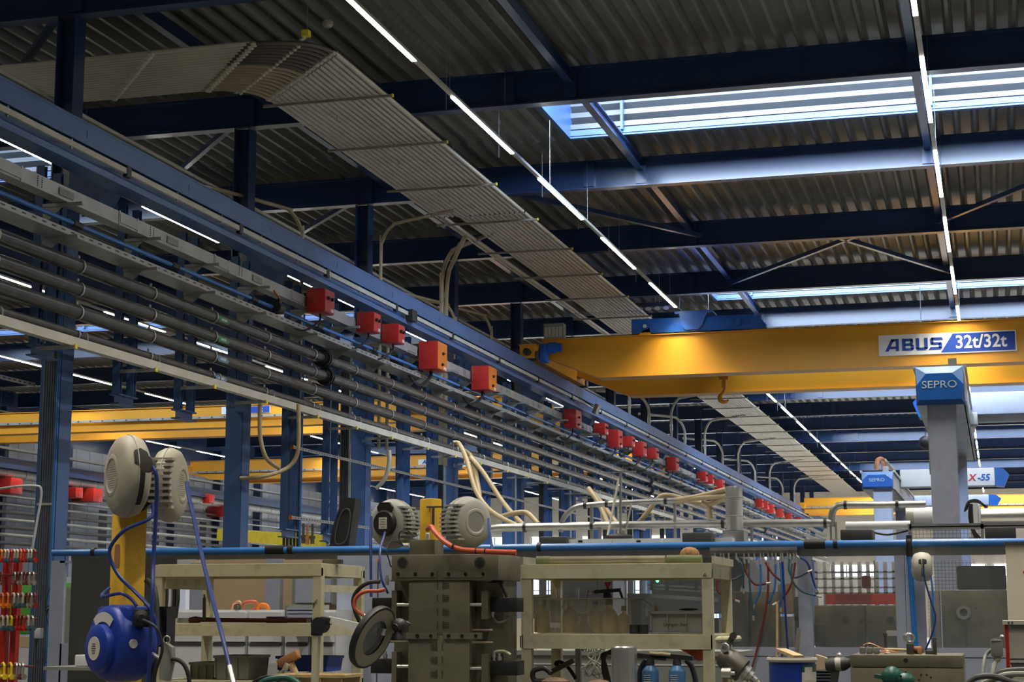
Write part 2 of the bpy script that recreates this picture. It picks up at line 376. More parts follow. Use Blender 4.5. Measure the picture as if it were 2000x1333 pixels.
# ---------------------------------------------------------------- roof beams, purlins, braces
def ibeam_x(mb, x0, x1, y, z0, z1, w=0.24, tf=0.028, tw=0.016):
    mb.box(x0, x1, y - w / 2, y + w / 2, z0, z0 + tf); mb.box(x0, x1, y - w / 2, y + w / 2, z1 - tf, z1)
    mb.box(x0, x1, y - tw / 2, y + tw / 2, z0 + tf, z1 - tf); return mb
proto = None
for i, y in enumerate(BEAM_Y):
    lab = 'dark blue steel roof crossbeam, %s one across the ceiling' % ORD[i]
    if i == 2: lab = 'dark blue steel roof crossbeam cutting the top left corner of the photo'
    if i == 3: lab = 'dark blue steel roof crossbeam just above the nearest skylight'
    if i == 4: lab = 'blue steel roof crossbeam lit bright by daylight below the nearest skylight'
    if i == 0 or i == 1: lab = 'dark blue steel roof crossbeam %s the camera' % ('right over' if i == 0 else 'slightly ahead of')
    if proto is None:
        proto = thing('roof_beam', (0, y, 10.3), lab, 'beam', 'roof crossbeams')
        mb = MB(); ibeam_x(mb, -40.1, 14.4, y, 10.3, 10.9); build('i_section', mb, 'blueshade', proto)
        mb = MB()
        for x in (-12.75, -7.85, -6.75, -1.0): mb.box(x - 0.11, x + 0.11, y - 0.1, y - 0.02, 10.35, 10.86)
        build('stiffener', mb, 'blueshade', proto)
    else: copy_tree(proto, (0, y - BEAM_Y[0], 0), lab)
def sp(a): return a
for i, x in enumerate((-36.0, -29.7, -24.0, -19.5, -12.25, -6.76, -1.0, 5.0)):
    for j in range(len(BEAM_Y) - 1):
        if x > 3 and j > 3: continue
        y0, y1 = BEAM_Y[j] + 0.13, BEAM_Y[j + 1] - 0.13
        if j > 6: continue
        mb = MB(); mb.box(x - 0.07, x + 0.07, y0, y1, 10.62, 10.645); mb.box(x - 0.07, x + 0.07, y0, y1, 10.815, 10.84); mb.box(x - 0.008, x + 0.008, y0, y1, 10.645, 10.815)
        where = ['near the far left wall', 'above the left bay lights', 'in the middle of the left bay', 'in the right half of the left bay', 'above the column row', 'left of the hall centre', 'beside the right light line', 'beyond the right light line'][i]
        tag(build('purlin', mb, 'blueshade'), 'lengthwise purlin %s, behind the %s roof crossbeam' % (where, ORD[j]), 'purlin', 'lengthwise roof purlins')
for (p, q, lab) in [((-9.8, 34.2, 10.5), (-6.5, 39.7, 10.5), 'dark diagonal roof brace left of the orange lit deck'),
                    ((-1.0, 39.7, 10.5), (2.6, 34.1, 10.5), 'dark diagonal roof brace near the right photo edge'),
                    ((-6.7, 45.8, 10.5), (-2.6, 40.2, 10.5), 'dark diagonal roof brace left, between third and fourth lit ceiling strips'),
                    ((-3.6, 40.2, 10.5), (-0.9, 45.8, 10.5), 'dark diagonal roof brace crossing towards the right light line'),
                    ((-15.4, 24.1, 10.3), (-13.2, 21.8, 10.42), 'grey knee brace left of the nearest tall column'),
                    ((-15.5, 30.3, 10.3), (-13.2, 27.9, 10.42), 'grey knee brace behind the second tall column'),
                    ((-15.5, 36.3, 10.3), (-13.2, 34.0, 10.42), 'grey knee brace behind the third tall column')]:
    tag(build('roof_brace', MB().beam(p, q, 0.10, 0.10), 'blueshade'), lab, 'brace')

# ---------------------------------------------------------------- columns with runway brackets
proto = None; CXc = -12.83
for i, y in enumerate(BEAM_Y[2:], 0):
    lab = ['tall blue steel column nearest the camera, grey conduits on its left', 'second tall blue steel column, standing behind the blue air pipe at left',
           'third tall blue steel column, beside the black vertical hoses', 'fourth tall blue steel column, left of the beige hanging hoses'][i] if i < 4 else 'tall blue steel column, %s in the row from the camera' % ORD[i]
    if proto is None:
        proto = thing('column', (CXc, y, 0), lab, 'column', 'steel columns between the two bays')
        mb = MB(); mb.box(CXc - 0.15, CXc - 0.13, y - 0.15, y + 0.15, 0, 10.29); mb.box(CXc + 0.13, CXc + 0.15, y - 0.15, y + 0.15, 0, 10.29)
        mb.box(CXc - 0.13, CXc + 0.13, y - 0.01, y + 0.01, 0, 10.29); mb.box(CXc - 0.25, CXc + 0.25, y - 0.25, y + 0.25, 0, 0.03)
        build('h_section', mb, 'blueshade', proto)
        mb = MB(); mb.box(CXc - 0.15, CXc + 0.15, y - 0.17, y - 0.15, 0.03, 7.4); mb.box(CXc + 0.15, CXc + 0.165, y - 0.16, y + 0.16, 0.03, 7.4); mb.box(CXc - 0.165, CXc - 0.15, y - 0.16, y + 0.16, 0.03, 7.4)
        build('lower_cladding', mb, 'blue', proto)  # lower column gets the lit blue, upper part the shaded copy
        mb = MB()
        for yy in (-0.17, 0.0, 0.17):
            mb.prism([(0, 0), (0.76, 0), (0.76, -0.14), (0.50, -0.56), (0.0, -0.56)], (CXc + 0.165, y + yy - 0.01, 7.93), (1, 0, 0), (0, 0, 1), (0, 1, 0), 0.02)
        mb.box(CXc + 0.165, CXc + 0.93, y - 0.2, y + 0.2, 7.93, 7.95)
        mb.prism([(0, 0), (0.3, 0), (0.3, -0.16), (0.1, -0.6), (0, -0.6)], (CXc + 0.165, y + 0.22, 7.93), (1, 0, 0), (0, 0, 1), (0, 1, 0), 0.02)
        mb.add([(CXc + 0.925, y - 0.2, 7.79), (CXc + 0.925, y + 0.2, 7.79), (CXc + 0.665, y - 0.2, 7.37), (CXc + 0.665, y + 0.2, 7.37)], [(0, 1, 3, 2)])
        build('bracket', mb, 'blue', proto)
    else: copy_tree(proto, (0, y - WL['column'][1], 0), lab)
# conduits strapped to the first column
t = thing('conduit_bundle', (-12.8, 21.4, 0.1), 'bundle of grey conduits running up the left side of the nearest column', 'conduits')
for k in range(6):
    mb = MB(); x = -12.90 + 0.036 * k
    mb.tube([(x, 21.40, 0.1), (x, 21.40, 6.1 + 0.05 * k), (x + 0.03, 21.38, 6.3 + 0.05 * k), (x + 0.12, 21.34, 6.42 + 0.05 * k)], 0.017, 8, 3)
    build('conduit', mb, 'conduit', t)
for z in (3.1, 5.4): build('strap', MB().box(-12.93, -12.69, 21.37, 21.385, z, z + 0.03), 'cream', t)
tag(build('air_pipe', MB().tube([(-12.66, 21.36, 6.2), (-12.66, 21.36, 0.1)], 0.022, 8, 1), 'bluepipe'), 'bright blue vertical air pipe on the nearest column', 'pipe')

# ---------------------------------------------------------------- crane runway of the main bay
RX = -11.75
def long_thing(name, lab, cat, y=14.0, x=RX, z=8): return thing(name, (x, y, z), lab, cat)
Y0, Y1 = 13.0, 124.0
t = long_thing('crane_runway', 'blue crane runway girder running along the column row', 'crane runway')
mb = MB(); mb.box(RX - 0.14, RX + 0.14, Y0, Y1, 8.14, 8.17); mb.box(RX - 0.012, RX + 0.012, Y0, Y1, 7.56, 8.14); mb.box(RX - 0.16, RX + 0.16, Y0, Y1, 7.53, 7.56)
mb.box(RX + 0.11, RX + 0.135, Y0, Y1, 7.86, 8.14); mb.box(RX + 0.145, RX + 0.16, Y0, Y1, 7.56, 7.62)
build('girder', mb, 'blue', t)
build('rail', MB().box(RX - 0.03, RX + 0.03, Y0, Y1, 8.17, 8.22), 'galv', t)
build('conductor_rail', MB().box(RX + 0.16, RX + 0.21, Y0, Y1, 7.70, 7.78), 'cream', t)
mb = MB().box(RX + 0.012, RX + 0.2, 14.97, 15.0, 7.78, 7.80); mb.box(RX + 0.17, RX + 0.2, 14.97, 15.0, 7.67, 7.81)
o = build('hanger_clip', mb, 'galv', t)
for k in range(1, 60): dup_part(o, (0, 1.53 * k, 0))
o = build('joint_cover', MB().box(RX + 0.15, RX + 0.22, 17.3, 17.42, 7.66, 7.82), 'black', t)
for k in range(1, 28): dup_part(o, (0, 3.75 * k, 0))
o = build('splice_seam', MB().box(RX + 0.135, RX + 0.139, 17.0, 17.01, 7.95, 8.06), 'black', t)
for k in range(1, 33): dup_part(o, (0, 3.06 * k, 0))
# second runway for the left bay
t = long_thing('crane_runway', 'blue crane runway girder on the far side of the column row', 'crane runway', x=-13.75)
mb = MB(); mb.box(-13.9, -13.6, Y0, Y1, 7.2, 7.23); mb.box(-13.76, -13.74, Y0, Y1, 6.7, 7.2); mb.box(-13.9, -13.6, Y0, Y1, 6.67, 6.7)
build('girder', mb, 'blueshade', t)
t = long_thing('crane_runway', 'blue crane runway girder along the far left wall', 'crane runway', x=-39.2)
mb = MB(); mb.box(-39.35, -39.05, Y0, Y1, 7.93, 7.96); mb.box(-39.21, -39.19, Y0, Y1, 7.55, 7.93); mb.box(-39.35, -39.05, Y0, Y1, 7.52, 7.55)
build('girder', mb, 'blueshade', t)

# ---------------------------------------------------------------- services along the columns
t = long_thing('busbar_trunking', 'grey rectangular busbar trunking under the crane runway, red boxes on it', 'trunking', z=7)
build('housing', MB().box(-11.86, -11.66, Y0, Y1, 6.99, 7.18), 'galvdull', t)
mb = MB().box(-11.655, -11.645, 15, 15.5, 7.02, 7.15); mb.box(-11.66, -11.65, 14.97, 15.0, 6.98, 7.19); mb.box(-11.66, -11.65, 15.5, 15.53, 6.98, 7.19)
o = build('joint_plate', mb, 'galvdull', t)
for k in range(1, 34): dup_part(o, (0, 3.06 * k, 0))
mb = MB()
for q in range(5): mb.cyl((-11.659, 15.9, 7.03 + 0.03 * q), (-11.65, 15.9, 7.03 + 0.03 * q), 0.008, 6)
for q in range(5): mb.cyl((-11.659, 16.0, 7.03 + 0.03 * q), (-11.65, 16.0, 7.03 + 0.03 * q), 0.008, 6)
mb2 = MB().obox((-11.65, 16.6, 7.085), (0.012, 0.36, 0.10)); 
o2 = build('hatch_cover', mb2, 'greybox', t); o = build('rivet_row', mb, 'dkgrey', t)
for k in range(1, 18): dup_part(o, (0, 3.06 * k, 0)); dup_part(o2, (0, 3.06 * k, 0))
# arms carrying the trunking and trays, one set each ~2 m hanger
t = long_thing('cable_tray', 'long perforated grey cable tray below the busbar trunking', 'cable tray', z=6.5)
mb = MB(); mb.box(-12.02, -11.62, Y0, Y1, 6.54, 6.55); mb.box(-11.63, -11.62, Y0, Y1, 6.55, 6.62); mb.box(-12.02, -12.01, Y0, Y1, 6.55, 6.62)
build('tray', mb, 'galvdull', t)
mb = MB()
for q in range(90): mb.box(-11.6205, -11.618, 14 + q * 0.24, 14.1 + q * 0.24, 6.575, 6.595)
o = build('perforation', mb, 'dkgrey', t); o['kind'] = 'stuff'
build('cable', MB().tube([(-11.8, Y0, 6.57), (-11.82, 40, 6.575), (-11.78, Y1, 6.57)], 0.02, 6, 1), 'black', t)
t = long_thing('air_pipe', 'thin blue air pipe with black couplings running between trunking and cable tray', 'pipe', z=6.75)
build('pipe_run', MB().cyl((-11.70, Y0, 6.75), (-11.70, Y1, 6.75), 0.032, 10), 'bluepipe', t)
o = build('coupling', MB().cyl((-11.70, 14.2, 6.75), (-11.70, 14.42, 6.75), 0.05, 10), 'black', t)
for k in range(1, 36): dup_part(o, (0, 2.86 * k, 0))
v = build('valve', MB().cyl((-11.62, 26.5, 6.75), (-11.62, 26.72, 6.75), 0.09, 12).box(-11.62, -11.58, 26.55, 26.67, 6.83, 6.90), 'black', t)
build('lever', MB().beam((-11.6, 26.6, 6.9), (-11.6, 26.35, 7.0), 0.03, 0.02), 'orange', t)
PIPES = [(6.23, 0.098, 'uppermost of the three thick black pipes, green label on it', 'labelgreen'), (5.915, 0.098, 'middle one of the three thick black pipes', 'labelgreen'),
         (5.60, 0.098, 'lowest of the three thick black pipes, pale blue label on it', 'labelblue'), (5.30, 0.062, 'thinner dark pipe lying just above the pale bottom trunking', 'labelblue')]
for z, r, lab, lm in PIPES:
    x = -11.78
    t = thing('pipe', (x, 14, z - r), lab, 'pipe', 'pipes along the column row')
    build('pipe_run', MB().cyl((x, Y0, z), (x, Y1, z), r, 20), 'blackpipe', t)
    mb = MB().lathe((x, 18.18, z), (0, 1, 0), [(0, r + 0.012), (0.035, r + 0.012)], 18, False)
    mb.box(x - 0.012, x + 0.012, 18.18, 18.215, z + r + 0.01, z + r + 0.05)
    o = build('clamp', mb, 'galvdull', t)
    for k in range(-2, 50): 
        if k: dup_part(o, (0, 2.06 * k, 0))
    o = build('label_plate', MB().prism([(0, -0.05), (0.34, -0.05), (0.42, 0), (0.34, 0.05), (0, 0.05)], (x + r * 0.72 + 0.034, 24.4, z - 0.03), (0, 1, 0), (-0.25, 0, 0.97), (0.97, 0, 0.25), 0.004), lm, t)
    mb = MB()
    for q in range(4): mb.box(x + r * 0.72 + 0.040, x + r * 0.72 + 0.044, 24.5 + q * 0.05, 24.535 + q * 0.05, z - 0.045, z - 0.012)
    build('label_print', mb, 'signw', o)
    if z > 5.7:
        yf = 28.9 if z > 6 else 28.7 + 0.35
        for rep in range(3):
            yy = yf + rep * 30.6
            mb = MB().lathe((x, yy, z), (0, 1, 0), [(0, r + 0.02), (0.08, r + 0.02), (0.08, r + 0.07), (0.12, r + 0.07), (0.12, r + 0.03), (0.17, r + 0.03), (0.17, r + 0.07), (0.21, r + 0.07), (0.21, r + 0.01), (0.27, r + 0.01)], 18)
            for q in range(8):
                an = q * PI / 4; c = (x + (r + 0.048) * math.cos(an), yy + 0.05, z + (r + 0.048) * math.sin(an)); mb.cyl(c, (c[0], yy + 0.24, c[2]), 0.012, 6)
            build('flange', mb, 'black', t)
t = long_thing('wiring_trunking', 'pale grey square wiring trunking, lowest of the long runs, yellow end caps below it', 'trunking', z=5)
build('housing', MB().box(-11.66, -11.54, Y0, Y1, 5.07, 5.19), 'cream', t)
mb = MB().tube([(-11.6, 18.2, 5.19), (-11.6, 18.2, 5.26), (-11.62, 18.2, 5.31), (-11.68, 18.2, 5.30)], 0.012, 6, 3)
o = build('hook', mb, 'galv', t)
for k in range(1, 40): dup_part(o, (0, 2.06 * k, 0))
# hanger frames: two blue posts, a crosspiece, arms for each run
proto = None; hy = []
for n in range(-1, 17):
    for d in (0.62, 2.55, 4.5): hy.append(21.6 + 6.12 * n + d)
hy = [y for y in hy if 17 < y < 110]
def hanger(y, zb, lab):
    t = thing('hanger_frame', (-12.1, y, zb), lab, 'pipe hanger', 'blue hanger frames along the pipe run')
    for s in (-0.21, 0.21):
        mb = MB(); mb.box(-12.16, -12.04, y + s - 0.04, y + s - 0.033, zb, 7.52); mb.box(-12.16, -12.04, y + s + 0.033, y + s + 0.04, zb, 7.52); mb.box(-12.105, -12.095, y + s - 0.033, y + s + 0.033, zb, 7.52)
        build('post', mb, 'blue', t)
    mb = MB(); mb.box(-12.18, -12.02, y - 0.28, y + 0.28, zb - 0.02, zb); mb.box(-12.105, -12.095, y - 0.28, y + 0.28, zb - 0.13, zb - 0.02); mb.box(-12.18, -12.02, y - 0.28, y + 0.28, zb - 0.15, zb - 0.13)
    build('crosspiece', mb, 'blue', t)
    for z, x1 in ((6.94, -11.45), (6.50, -11.5), (5.02, -11.48)):
        mb = MB(); mb.box(-12.04, x1, y - 0.262, y - 0.22, z, z + 0.045)
        o = build('arm', mb, 'galvdull', t)
        if z < 5.5: build('end_cap', MB().box(x1, x1 + 0.02, y - 0.27, y - 0.21, z - 0.005, z + 0.055), 'brightyellow', o)
        else: build('gusset', MB().prism([(0, 0), (0.3, 0), (0, -0.25)], (-12.04, y - 0.245, z), (1, 0, 0), (0, 0, 1), (0, 1, 0), 0.006), 'galvdull', o)
    for z in (6.23, 5.915, 5.6, 5.3):
        build('pipe_bracket', MB().box(-12.04, -11.86, y - 0.26, y - 0.23, z - 0.02, z + 0.02), 'galvdull', t)
    return t
pS = pL = pT = None
for i, y in enumerate(hy):
    lab = 'blue twin-post hanger frame carrying the pipes, %s along the run' % ORD[i]
    if abs(((y - 21.6) % 6.12) - 4.5) < 0.1:
        if pT is None: pT = hanger(y, 5.1, lab); yT = y
        else: copy_tree(pT, (0, y - yT, 0), lab)
    elif y < 27:
        if pS is None: pS = hanger(y, 4.72, lab); yS = y
        else: copy_tree(pS, (0, y - yS, 0), lab)
    else:
        if pL is None: pL = hanger(y, 3.08, lab); yL = y
        else: copy_tree(pL, (0, y - yL, 0), lab)
# red tap-off boxes on the busbar trunking: (y, length, height, colour)
RB = [(28.05, .75, .42, 'red'), (30.5, .62, .38, 'red'), (31.9, .62, .38, 'red'), (34.3, 1.0, .6, 'orange'), (38.1, 1.0, .56, 'orange'), (47.0, 1.1, .52, 'red'), (50.6, .8, .34, 'red'),
      (52.6, 1.1, .55, 'red'), (54.6, .8, .34, 'red'), (56.5, 1.0, .48, 'red'), (58.7, .9, .38, 'red'), (62.6, 1.1, .48, 'red'), (69.2, .9, .4, 'red'), (70.9, .7, .36, 'red'), (73.7, 1.1, .46, 'red'),
      (77.6, 1.2, .46, 'red'), (86.5, .9, .42, 'red'), (88.6, 1.0, .4, 'red'), (91.0, 1.2, .46, 'red'), (95.0, 1., .46, 'red'), (99.0, 1.2, .46, 'red'), (104.0, 1.2, .5, 'red')]
RBL = {0: 'dark red tap-off box on the trunking, nearest the camera, two black switches', 1: 'dark red tap-off box on the trunking, second from the camera', 2: 'dark red tap-off box, just left of the first orange-fronted one',
       3: 'large tap-off box with orange front, left one of the two orange boxes', 4: 'large tap-off box with orange front, right one of the two orange boxes', 5: 'big red tap-off box hanging alone under the crane girder end'}
for i, (y, ln, h, c) in enumerate(RB):
    x0, x1 = -11.62, -11.62 + (0.42 if c == 'orange' else 0.34); z1 = 7.30; z0 = z1 - h
    t = thing('tap_off_box', (-11.45, y, z0), RBL.get(i, 'red tap-off box on the trunking, %s from the camera' % ORD[i]), 'electrical box', 'tap-off boxes on the busbar trunking')
    build('body', MB().obox(((x0 + x1) / 2, y, (z0 + z1) / 2), (x1 - x0, ln * 0.62, h), bev=0.008), 'red', t)
    fr = y - ln * 0.31
    # door on the hall side
    d = build('door', MB().obox((x1 + 0.006, y, (z0 + z1) / 2), (0.014, ln * 0.6, h - 0.03)), c, t)
    for (dy, dz) in ((-0.12, 0.62), (0.12, 0.62)) if h < 0.5 else ((0.0, 0.6), (-0.05, 0.2)):
        mb = MB().lathe((x1 + 0.01, y + dy * ln, z0 + h * dz), (1, 0, 0), [(0, 0.035), (0.04, 0.03)], 10); mb.box(x1 + 0.04, x1 + 0.06, y + dy * ln - 0.045, y + dy * ln + 0.045, z0 + h * dz - 0.012, z0 + h * dz + 0.012)
        build('switch_handle', mb, 'black', d)
    build('sticker', MB().box(x1 + 0.013, x1 + 0.016, y + 0.08 * ln, y + 0.24 * ln, z0 + 0.03, z0 + 0.09), 'label', d)
    if i < 12:
        mb = MB().tube([(-11.45, y, z0), (-11.45, y - 0.05, z0 - 0.15), (-11.6, y - 0.35, z0 - 0.35), (-11.75, y - 0.6, 6.57)], 0.02 if c == 'red' else 0.035, 8, 4)
        build('cable', mb, 'black', t)
# ================================================================ LED LIGHT LINES
LNAME = ['farthest left, near the left wall', 'second from the left wall in the left bay', 'in the middle of the left bay', 'just behind the column row in the left bay',
         'beside the radiant ceiling panels in the main bay', 'at the right of the photo, running nearly straight up']
for i, x in enumerate(LED_X[:6]):
    ya, yb = 12.0, 122.0
    t = thing('light_line', (x, ya, LED_Z), 'suspended LED light line %s' % LNAME[i], 'ceiling light', 'LED light lines')
    build('rail', MB().box(x - 0.035, x + 0.035, ya, yb, LED_Z - 0.05, LED_Z), 'cream', t)
    o = None; k = -3
    while 24.54 + 5.27 * k + 3.5 < yb:
        for q in (0, 1.73):
            yy = 24.54 + 5.27 * k + q
            if o is None: o = build('led_tube', MB().box(x - 0.034, x + 0.034, yy, yy + 1.7, LED_Z - 0.068, LED_Z - 0.05), 'tube', t); y00 = yy
            else: dup_part(o, (0, yy - y00, 0))
        k += 1
    o = build('suspension_wire', MB().cyl((x, 15.1, LED_Z), (x, 15.1, 10.93), 0.004, 4), 'galv', t)
    for q in range(1, 18 if i > 2 else 12): dup_part(o, (0, 3.1 * q * (1 if i > 2 else 1.6), 0))

# ================================================================ RADIANT CEILING PANELS
PZ = 9.92; NP = 18; KP = (PZ - EYE) / (9.3 - EYE)
class MBK(MB):
    def done(s, zk=None): s.v = [(v[0] * KP, v[1] * KP, v[2]) for v in s.v]; return s
t = thing('radiant_panel', (-9.5 * KP, 23.0 * KP, PZ), 'ribbed beige radiant heating panel strip bending round under the roof', 'heating panel')
def ribs(mb, axis, c0, c1, a0, a1, n, r=0.04):
    """row of n half-round ribs; axis 'y' runs lengthwise with centres in x"""
    for i in range(n):
        c = c0 + (c1 - c0) * (i + 0.5) / n; w = (c1 - c0) / n
        b0 = a0(i / n) if callable(a0) else a0; b1 = a1(i / n) if callable(a1) else a1
        prof = [(-w / 2, 0.03), (-w * 0.36, 0.03)] + [(r * math.cos(t_), -r * math.sin(t_) + 0.02) for t_ in [PI - PI * q / 6 for q in range(7)]] + [(w * 0.36, 0.03), (w / 2, 0.03)]
        if axis == 'y': vs = [(c + p, yy, PZ + q) for yy in (b0, b1) for p, q in prof]
        else: vs = [(xx, c + p, PZ + q) for xx in (b0, b1) for p, q in prof]
        m = len(prof); mb.add(vs, [(j, j + 1, m + j + 1, m + j) for j in range(m - 1)])
seams = [31.3, 41.9, 58.0, 74.0]; ys = None
xL, xR = -10.38, -8.55
segs = [(None, 31.3), (31.36, 42.6), (42.66, 58.0), (58.06, 74.0), (74.06, 90.0), (90.06, 116.0)]
for si, (a, b) in enumerate(segs):
    mb = MBK()
    if a is None: ribs(mb, 'y', xL, xR, lambda u: 23.15 - 1.85 * u, b, NP)
    elif si == 1 or si == 2:
        ribs(mb, 'y', xL, xL + 0.2, a, b, 2); ribs(mb, 'y', xL + 0.45, xR, a, b, NP - 4)
    else: ribs(mb, 'y', xL + 0.2, xR, a, b, NP - 2)
    build('panel_section', mb.done(), 'panel', t)
mb = MBK(); ribs(mb, 'x', 22.5, 20.66, lambda u: -14.2 + 2.6 * 0, lambda u: -11.05 + 1.6 * u, NP); build('panel_section', mb.done(), 'panel', t)
mb = MBK(); ribs(mb, 'x', 22.5, 20.66, -26.0, -14.25, NP); build('panel_section', mb.done(), 'panel', t)
for i in range(NP):
    u = (i + 0.5) / NP; x = xL + (xR - xL) * u; ye = 23.15 - 1.85 * u; yc = 22.5 - 1.84 * u; xe = -11.05 + 1.6 * u
    pts = [(x, ye + 0.1, PZ)]
    for q in range(7):
        an = q / 6 * PI / 2; pts.append((xe + (x - xe) * math.cos(an * 1.0), ye - (ye - yc) * math.sin(an), PZ))
    pts.append((xe - 0.1, yc, PZ))
    build('bent_pipe', MBK().tube(pts, 0.035, 8, 2).done(), 'darkpipe' if u > 0.58 else 'brasspipe', t)
# joint collars along the diagonal cuts
for (p, q) in (((xL, 23.15), (xR, 21.3)), ((-11.05, 22.5), (-9.45, 20.66)), ((-12.6, 22.5), (-11.0, 20.66))):
    mb = MBK()
    for i in range(NP):
        u = (i + 0.5) / NP; c = (p[0] + (q[0] - p[0]) * u, p[1] + (q[1] - p[1]) * u, PZ - 0.01); mb.ell(c, (0.055, 0.055, 0.045), 8)
    build('joint_collars', mb.done(), 'panel', t)
mb = MBK()
for i in range(0, NP, 1):
    u = (i + 0.5) / NP; mb.ell((-10.62 + 1.75 * u, 22.7 - 1.85 * u, PZ - 0.02), (0.035, 0.035, 0.05), 8)
mb.beam((-10.75, 22.85, PZ + 0.05), (-8.75, 20.75, PZ + 0.05), 0.05, 0.03)
build('bend_clamps', mb.done(), 'cream', t)
for k, y in enumerate([23.3, 25.95, 28.85, 31.75, 34.6, 37.45, 40.35, 43.25, 46.1, 49.0, 52, 55, 58, 61, 64, 67, 70, 73, 76, 79, 82, 85, 88, 91, 94, 97, 100]):
    if k == 0: ob = build('crossbar', MBK().box(-10.5, -8.42, y - 0.02, y + 0.02, PZ - 0.08, PZ - 0.04).done(), 'panelbar', t); oc = build('end_cap', MBK().box(-8.42, -8.40, y - 0.025, y + 0.025, PZ - 0.085, PZ - 0.035).done(), 'brightyellow', ob); orr = [build('threaded_rod', MBK().cyl((x, y, PZ - 0.06), (x, y, 10.93), 0.007, 5), 'galv', t) for x in (-8.5, -10.44)]
    else:
        dup_part(ob, (0, (y - 23.3) * KP, 0))
        for r in orr: dup_part(r, (0, (y - 23.3) * KP, 0))
for x in (-14.0, -19.0): build('crossbar', MBK().box(x - 0.02, x + 0.02, 20.5, 22.65, PZ - 0.08, PZ - 0.04).done(), 'panelbar', t)
build('threaded_rod', MBK().cyl((-8.72, 20.72, PZ), (-8.72, 20.72, 10.93), 0.007, 5).done(), 'galv', t)
build('end_cap', MBK().box(-8.78, -8.68, 20.66, 20.76, PZ + 0.03, PZ + 0.12).done(), 'brightyellow', t)
# second thin pair of heating pipes left
t = thing('heating_pipes', (-12.1, 21, 9.0), 'pair of pale heating pipes running behind the runway girder', 'pipes')
hp = at(165, 236, X=-13.25)
for dx in (0, 0.12): build('pipe_run', MB().tube([(-13.25 + dx, hp.y - 6, hp.z), (-13.25 + dx, 60, hp.z)], 0.03, 8, 1), 'cream', t)

# ================================================================ ARCHED CONDUITS
def arch(lab, xv, yv, zb, zt, x_end, y_end, r=0.035, m='hosebeige', rad=0.55, z_end=None):
    ze = zt if z_end is None else z_end
    d = Vector((x_end - xv, y_end - yv, 0)); L = d.length; d.normalize(); pts = [(xv, yv, zb), (xv, yv, zt - rad)]
    for q in range(1, 6):
        an = q / 5 * PI / 2; pts.append((xv + d.x * rad * (1 - math.cos(an)), yv + d.y * rad * (1 - math.cos(an)), zt - rad + rad * math.sin(an)))
    pts.append((x_end, y_end, ze))
    t = thing('conduit', (xv, yv, zb), lab, 'conduit', 'arched conduits behind the runway')
    build('tube', MB().tube(pts, r, 10, 3), m, t)
    build('coupling', MB().cyl((xv, yv, zb + (zt - zb) * 0.5), (xv, yv, zb + (zt - zb) * 0.5 + 0.25), r + 0.012, 10), 'galv', t)
    build('coupling', MB().cyl((x_end - d.x * 0.8, y_end - d.y * 0.8, ze), (x_end - d.x * 0.65, y_end - d.y * 0.65, ze), r + 0.012, 10), 'galv', t)
arch('pale conduit bending left over the runway, nearest of the arched ones', -12.32, 29.25, 5.0, 9.05, -13.4, 26.2)
arch('conduit arching to the right over the runway, just left of the third column top', -12.35, 33.6, 5.0, 9.75, -10.4, 32.6)
arch('conduit running straight left at runway height behind the third column', -12.3, 33.95, 5.0, 8.55, -14.0, 30.0)
arch('beige conduit arching right towards the heating panels, behind the fourth column', -12.3, 37.6, 5.0, 9.95, -10.5, 35.7, 0.05, rad=0.8)
arch('beige conduit with lower arch reaching the heating panel crossbar', -12.3, 37.95, 5.0, 9.55, -10.9, 34.9, 0.05, rad=0.8, z_end=9.7)
arch('conduit bending left low beside the fourth column', -12.3, 38.7, 5.0, 8.9, -13.4, 35.4)
arch('pale conduit arching left at the fifth column', -12.3, 41.75, 5.0, 9.15, -13.4, 38.2)
n = 0
for y in (58, 61.5, 66, 69, 74, 79, 84, 90, 96, 102, 108):
    rgt = n % 2 == 0
    arch('distant arched conduit %s the far columns, %s one from the left' % ('leaning right above' if rgt else 'leaning left above', ORD[n]), -12.1, y, 7.5, 9.9 if rgt else 9.5, (-10.0 if rgt else -13.6), y - 2.0, 0.05, 'cream', 0.7); n += 1

# ================================================================ OVERHEAD CRANES
def boxgirder(mb, x0, x1, y, z0, z1, w, tl=0.0, tr=0.0, h=0.5):
    """box girder running in x, lower edge tapering up over tl / tr at the ends"""
    prof = [(x0, z1), (x0, z1 - h), (x0 + tl, z0), (x1 - tr, z0), (x1, z1 - h if tr else z0), (x1, z1)]
    mb.prism(prof, (0, y, 0), (1, 0, 0), (0, 0, 1), (0, 1, 0), w)
    mb.box(x0, x1, y - 0.05, y + w + 0.05, z1, z1 + 0.02)
    a, b = Vector((x0 + tl, 0, z0)), Vector((x1 - tr, 0, z0)); mb.box(a.x, b.x, y - 0.06, y + w + 0.06, z0 - 0.02, z0)
    if tl: mb.beam((x0, y + w / 2, z1 - h - 0.01), (x0 + tl, y + w / 2, z0 - 0.01), w + 0.12, 0.02)
    return mb
t = thing('overhead_crane', (-11.75, 44.0, 8.22), 'big yellow double girder overhead crane crossing the main bay', 'crane')
G = boxgirder(MB(), -11.55, 14.0, 44.0, 7.80, 8.86, 0.5, tl=1.55, h=0.42); g = build('front_girder', G, 'yellow', t)
build('rear_girder', boxgirder(MB(), -11.55, 14.0, 48.0, 7.80, 8.86, 0.5, tl=1.55, h=0.42), 'yellow', t)
mb = MB().box(-11.95, -11.55, 43.2, 49.4, 8.26, 8.62); mb.box(-11.98, -11.52, 43.2, 49.4, 8.62, 8.64)
e = build('end_carriage', mb, 'yellow', t)
for yy in (43.25, 49.0): build('wheel', MB().cyl((-11.98, yy + 0.1, 8.34), (-11.5, yy + 0.1, 8.34), 0.13, 14), 'dkgrey', e)
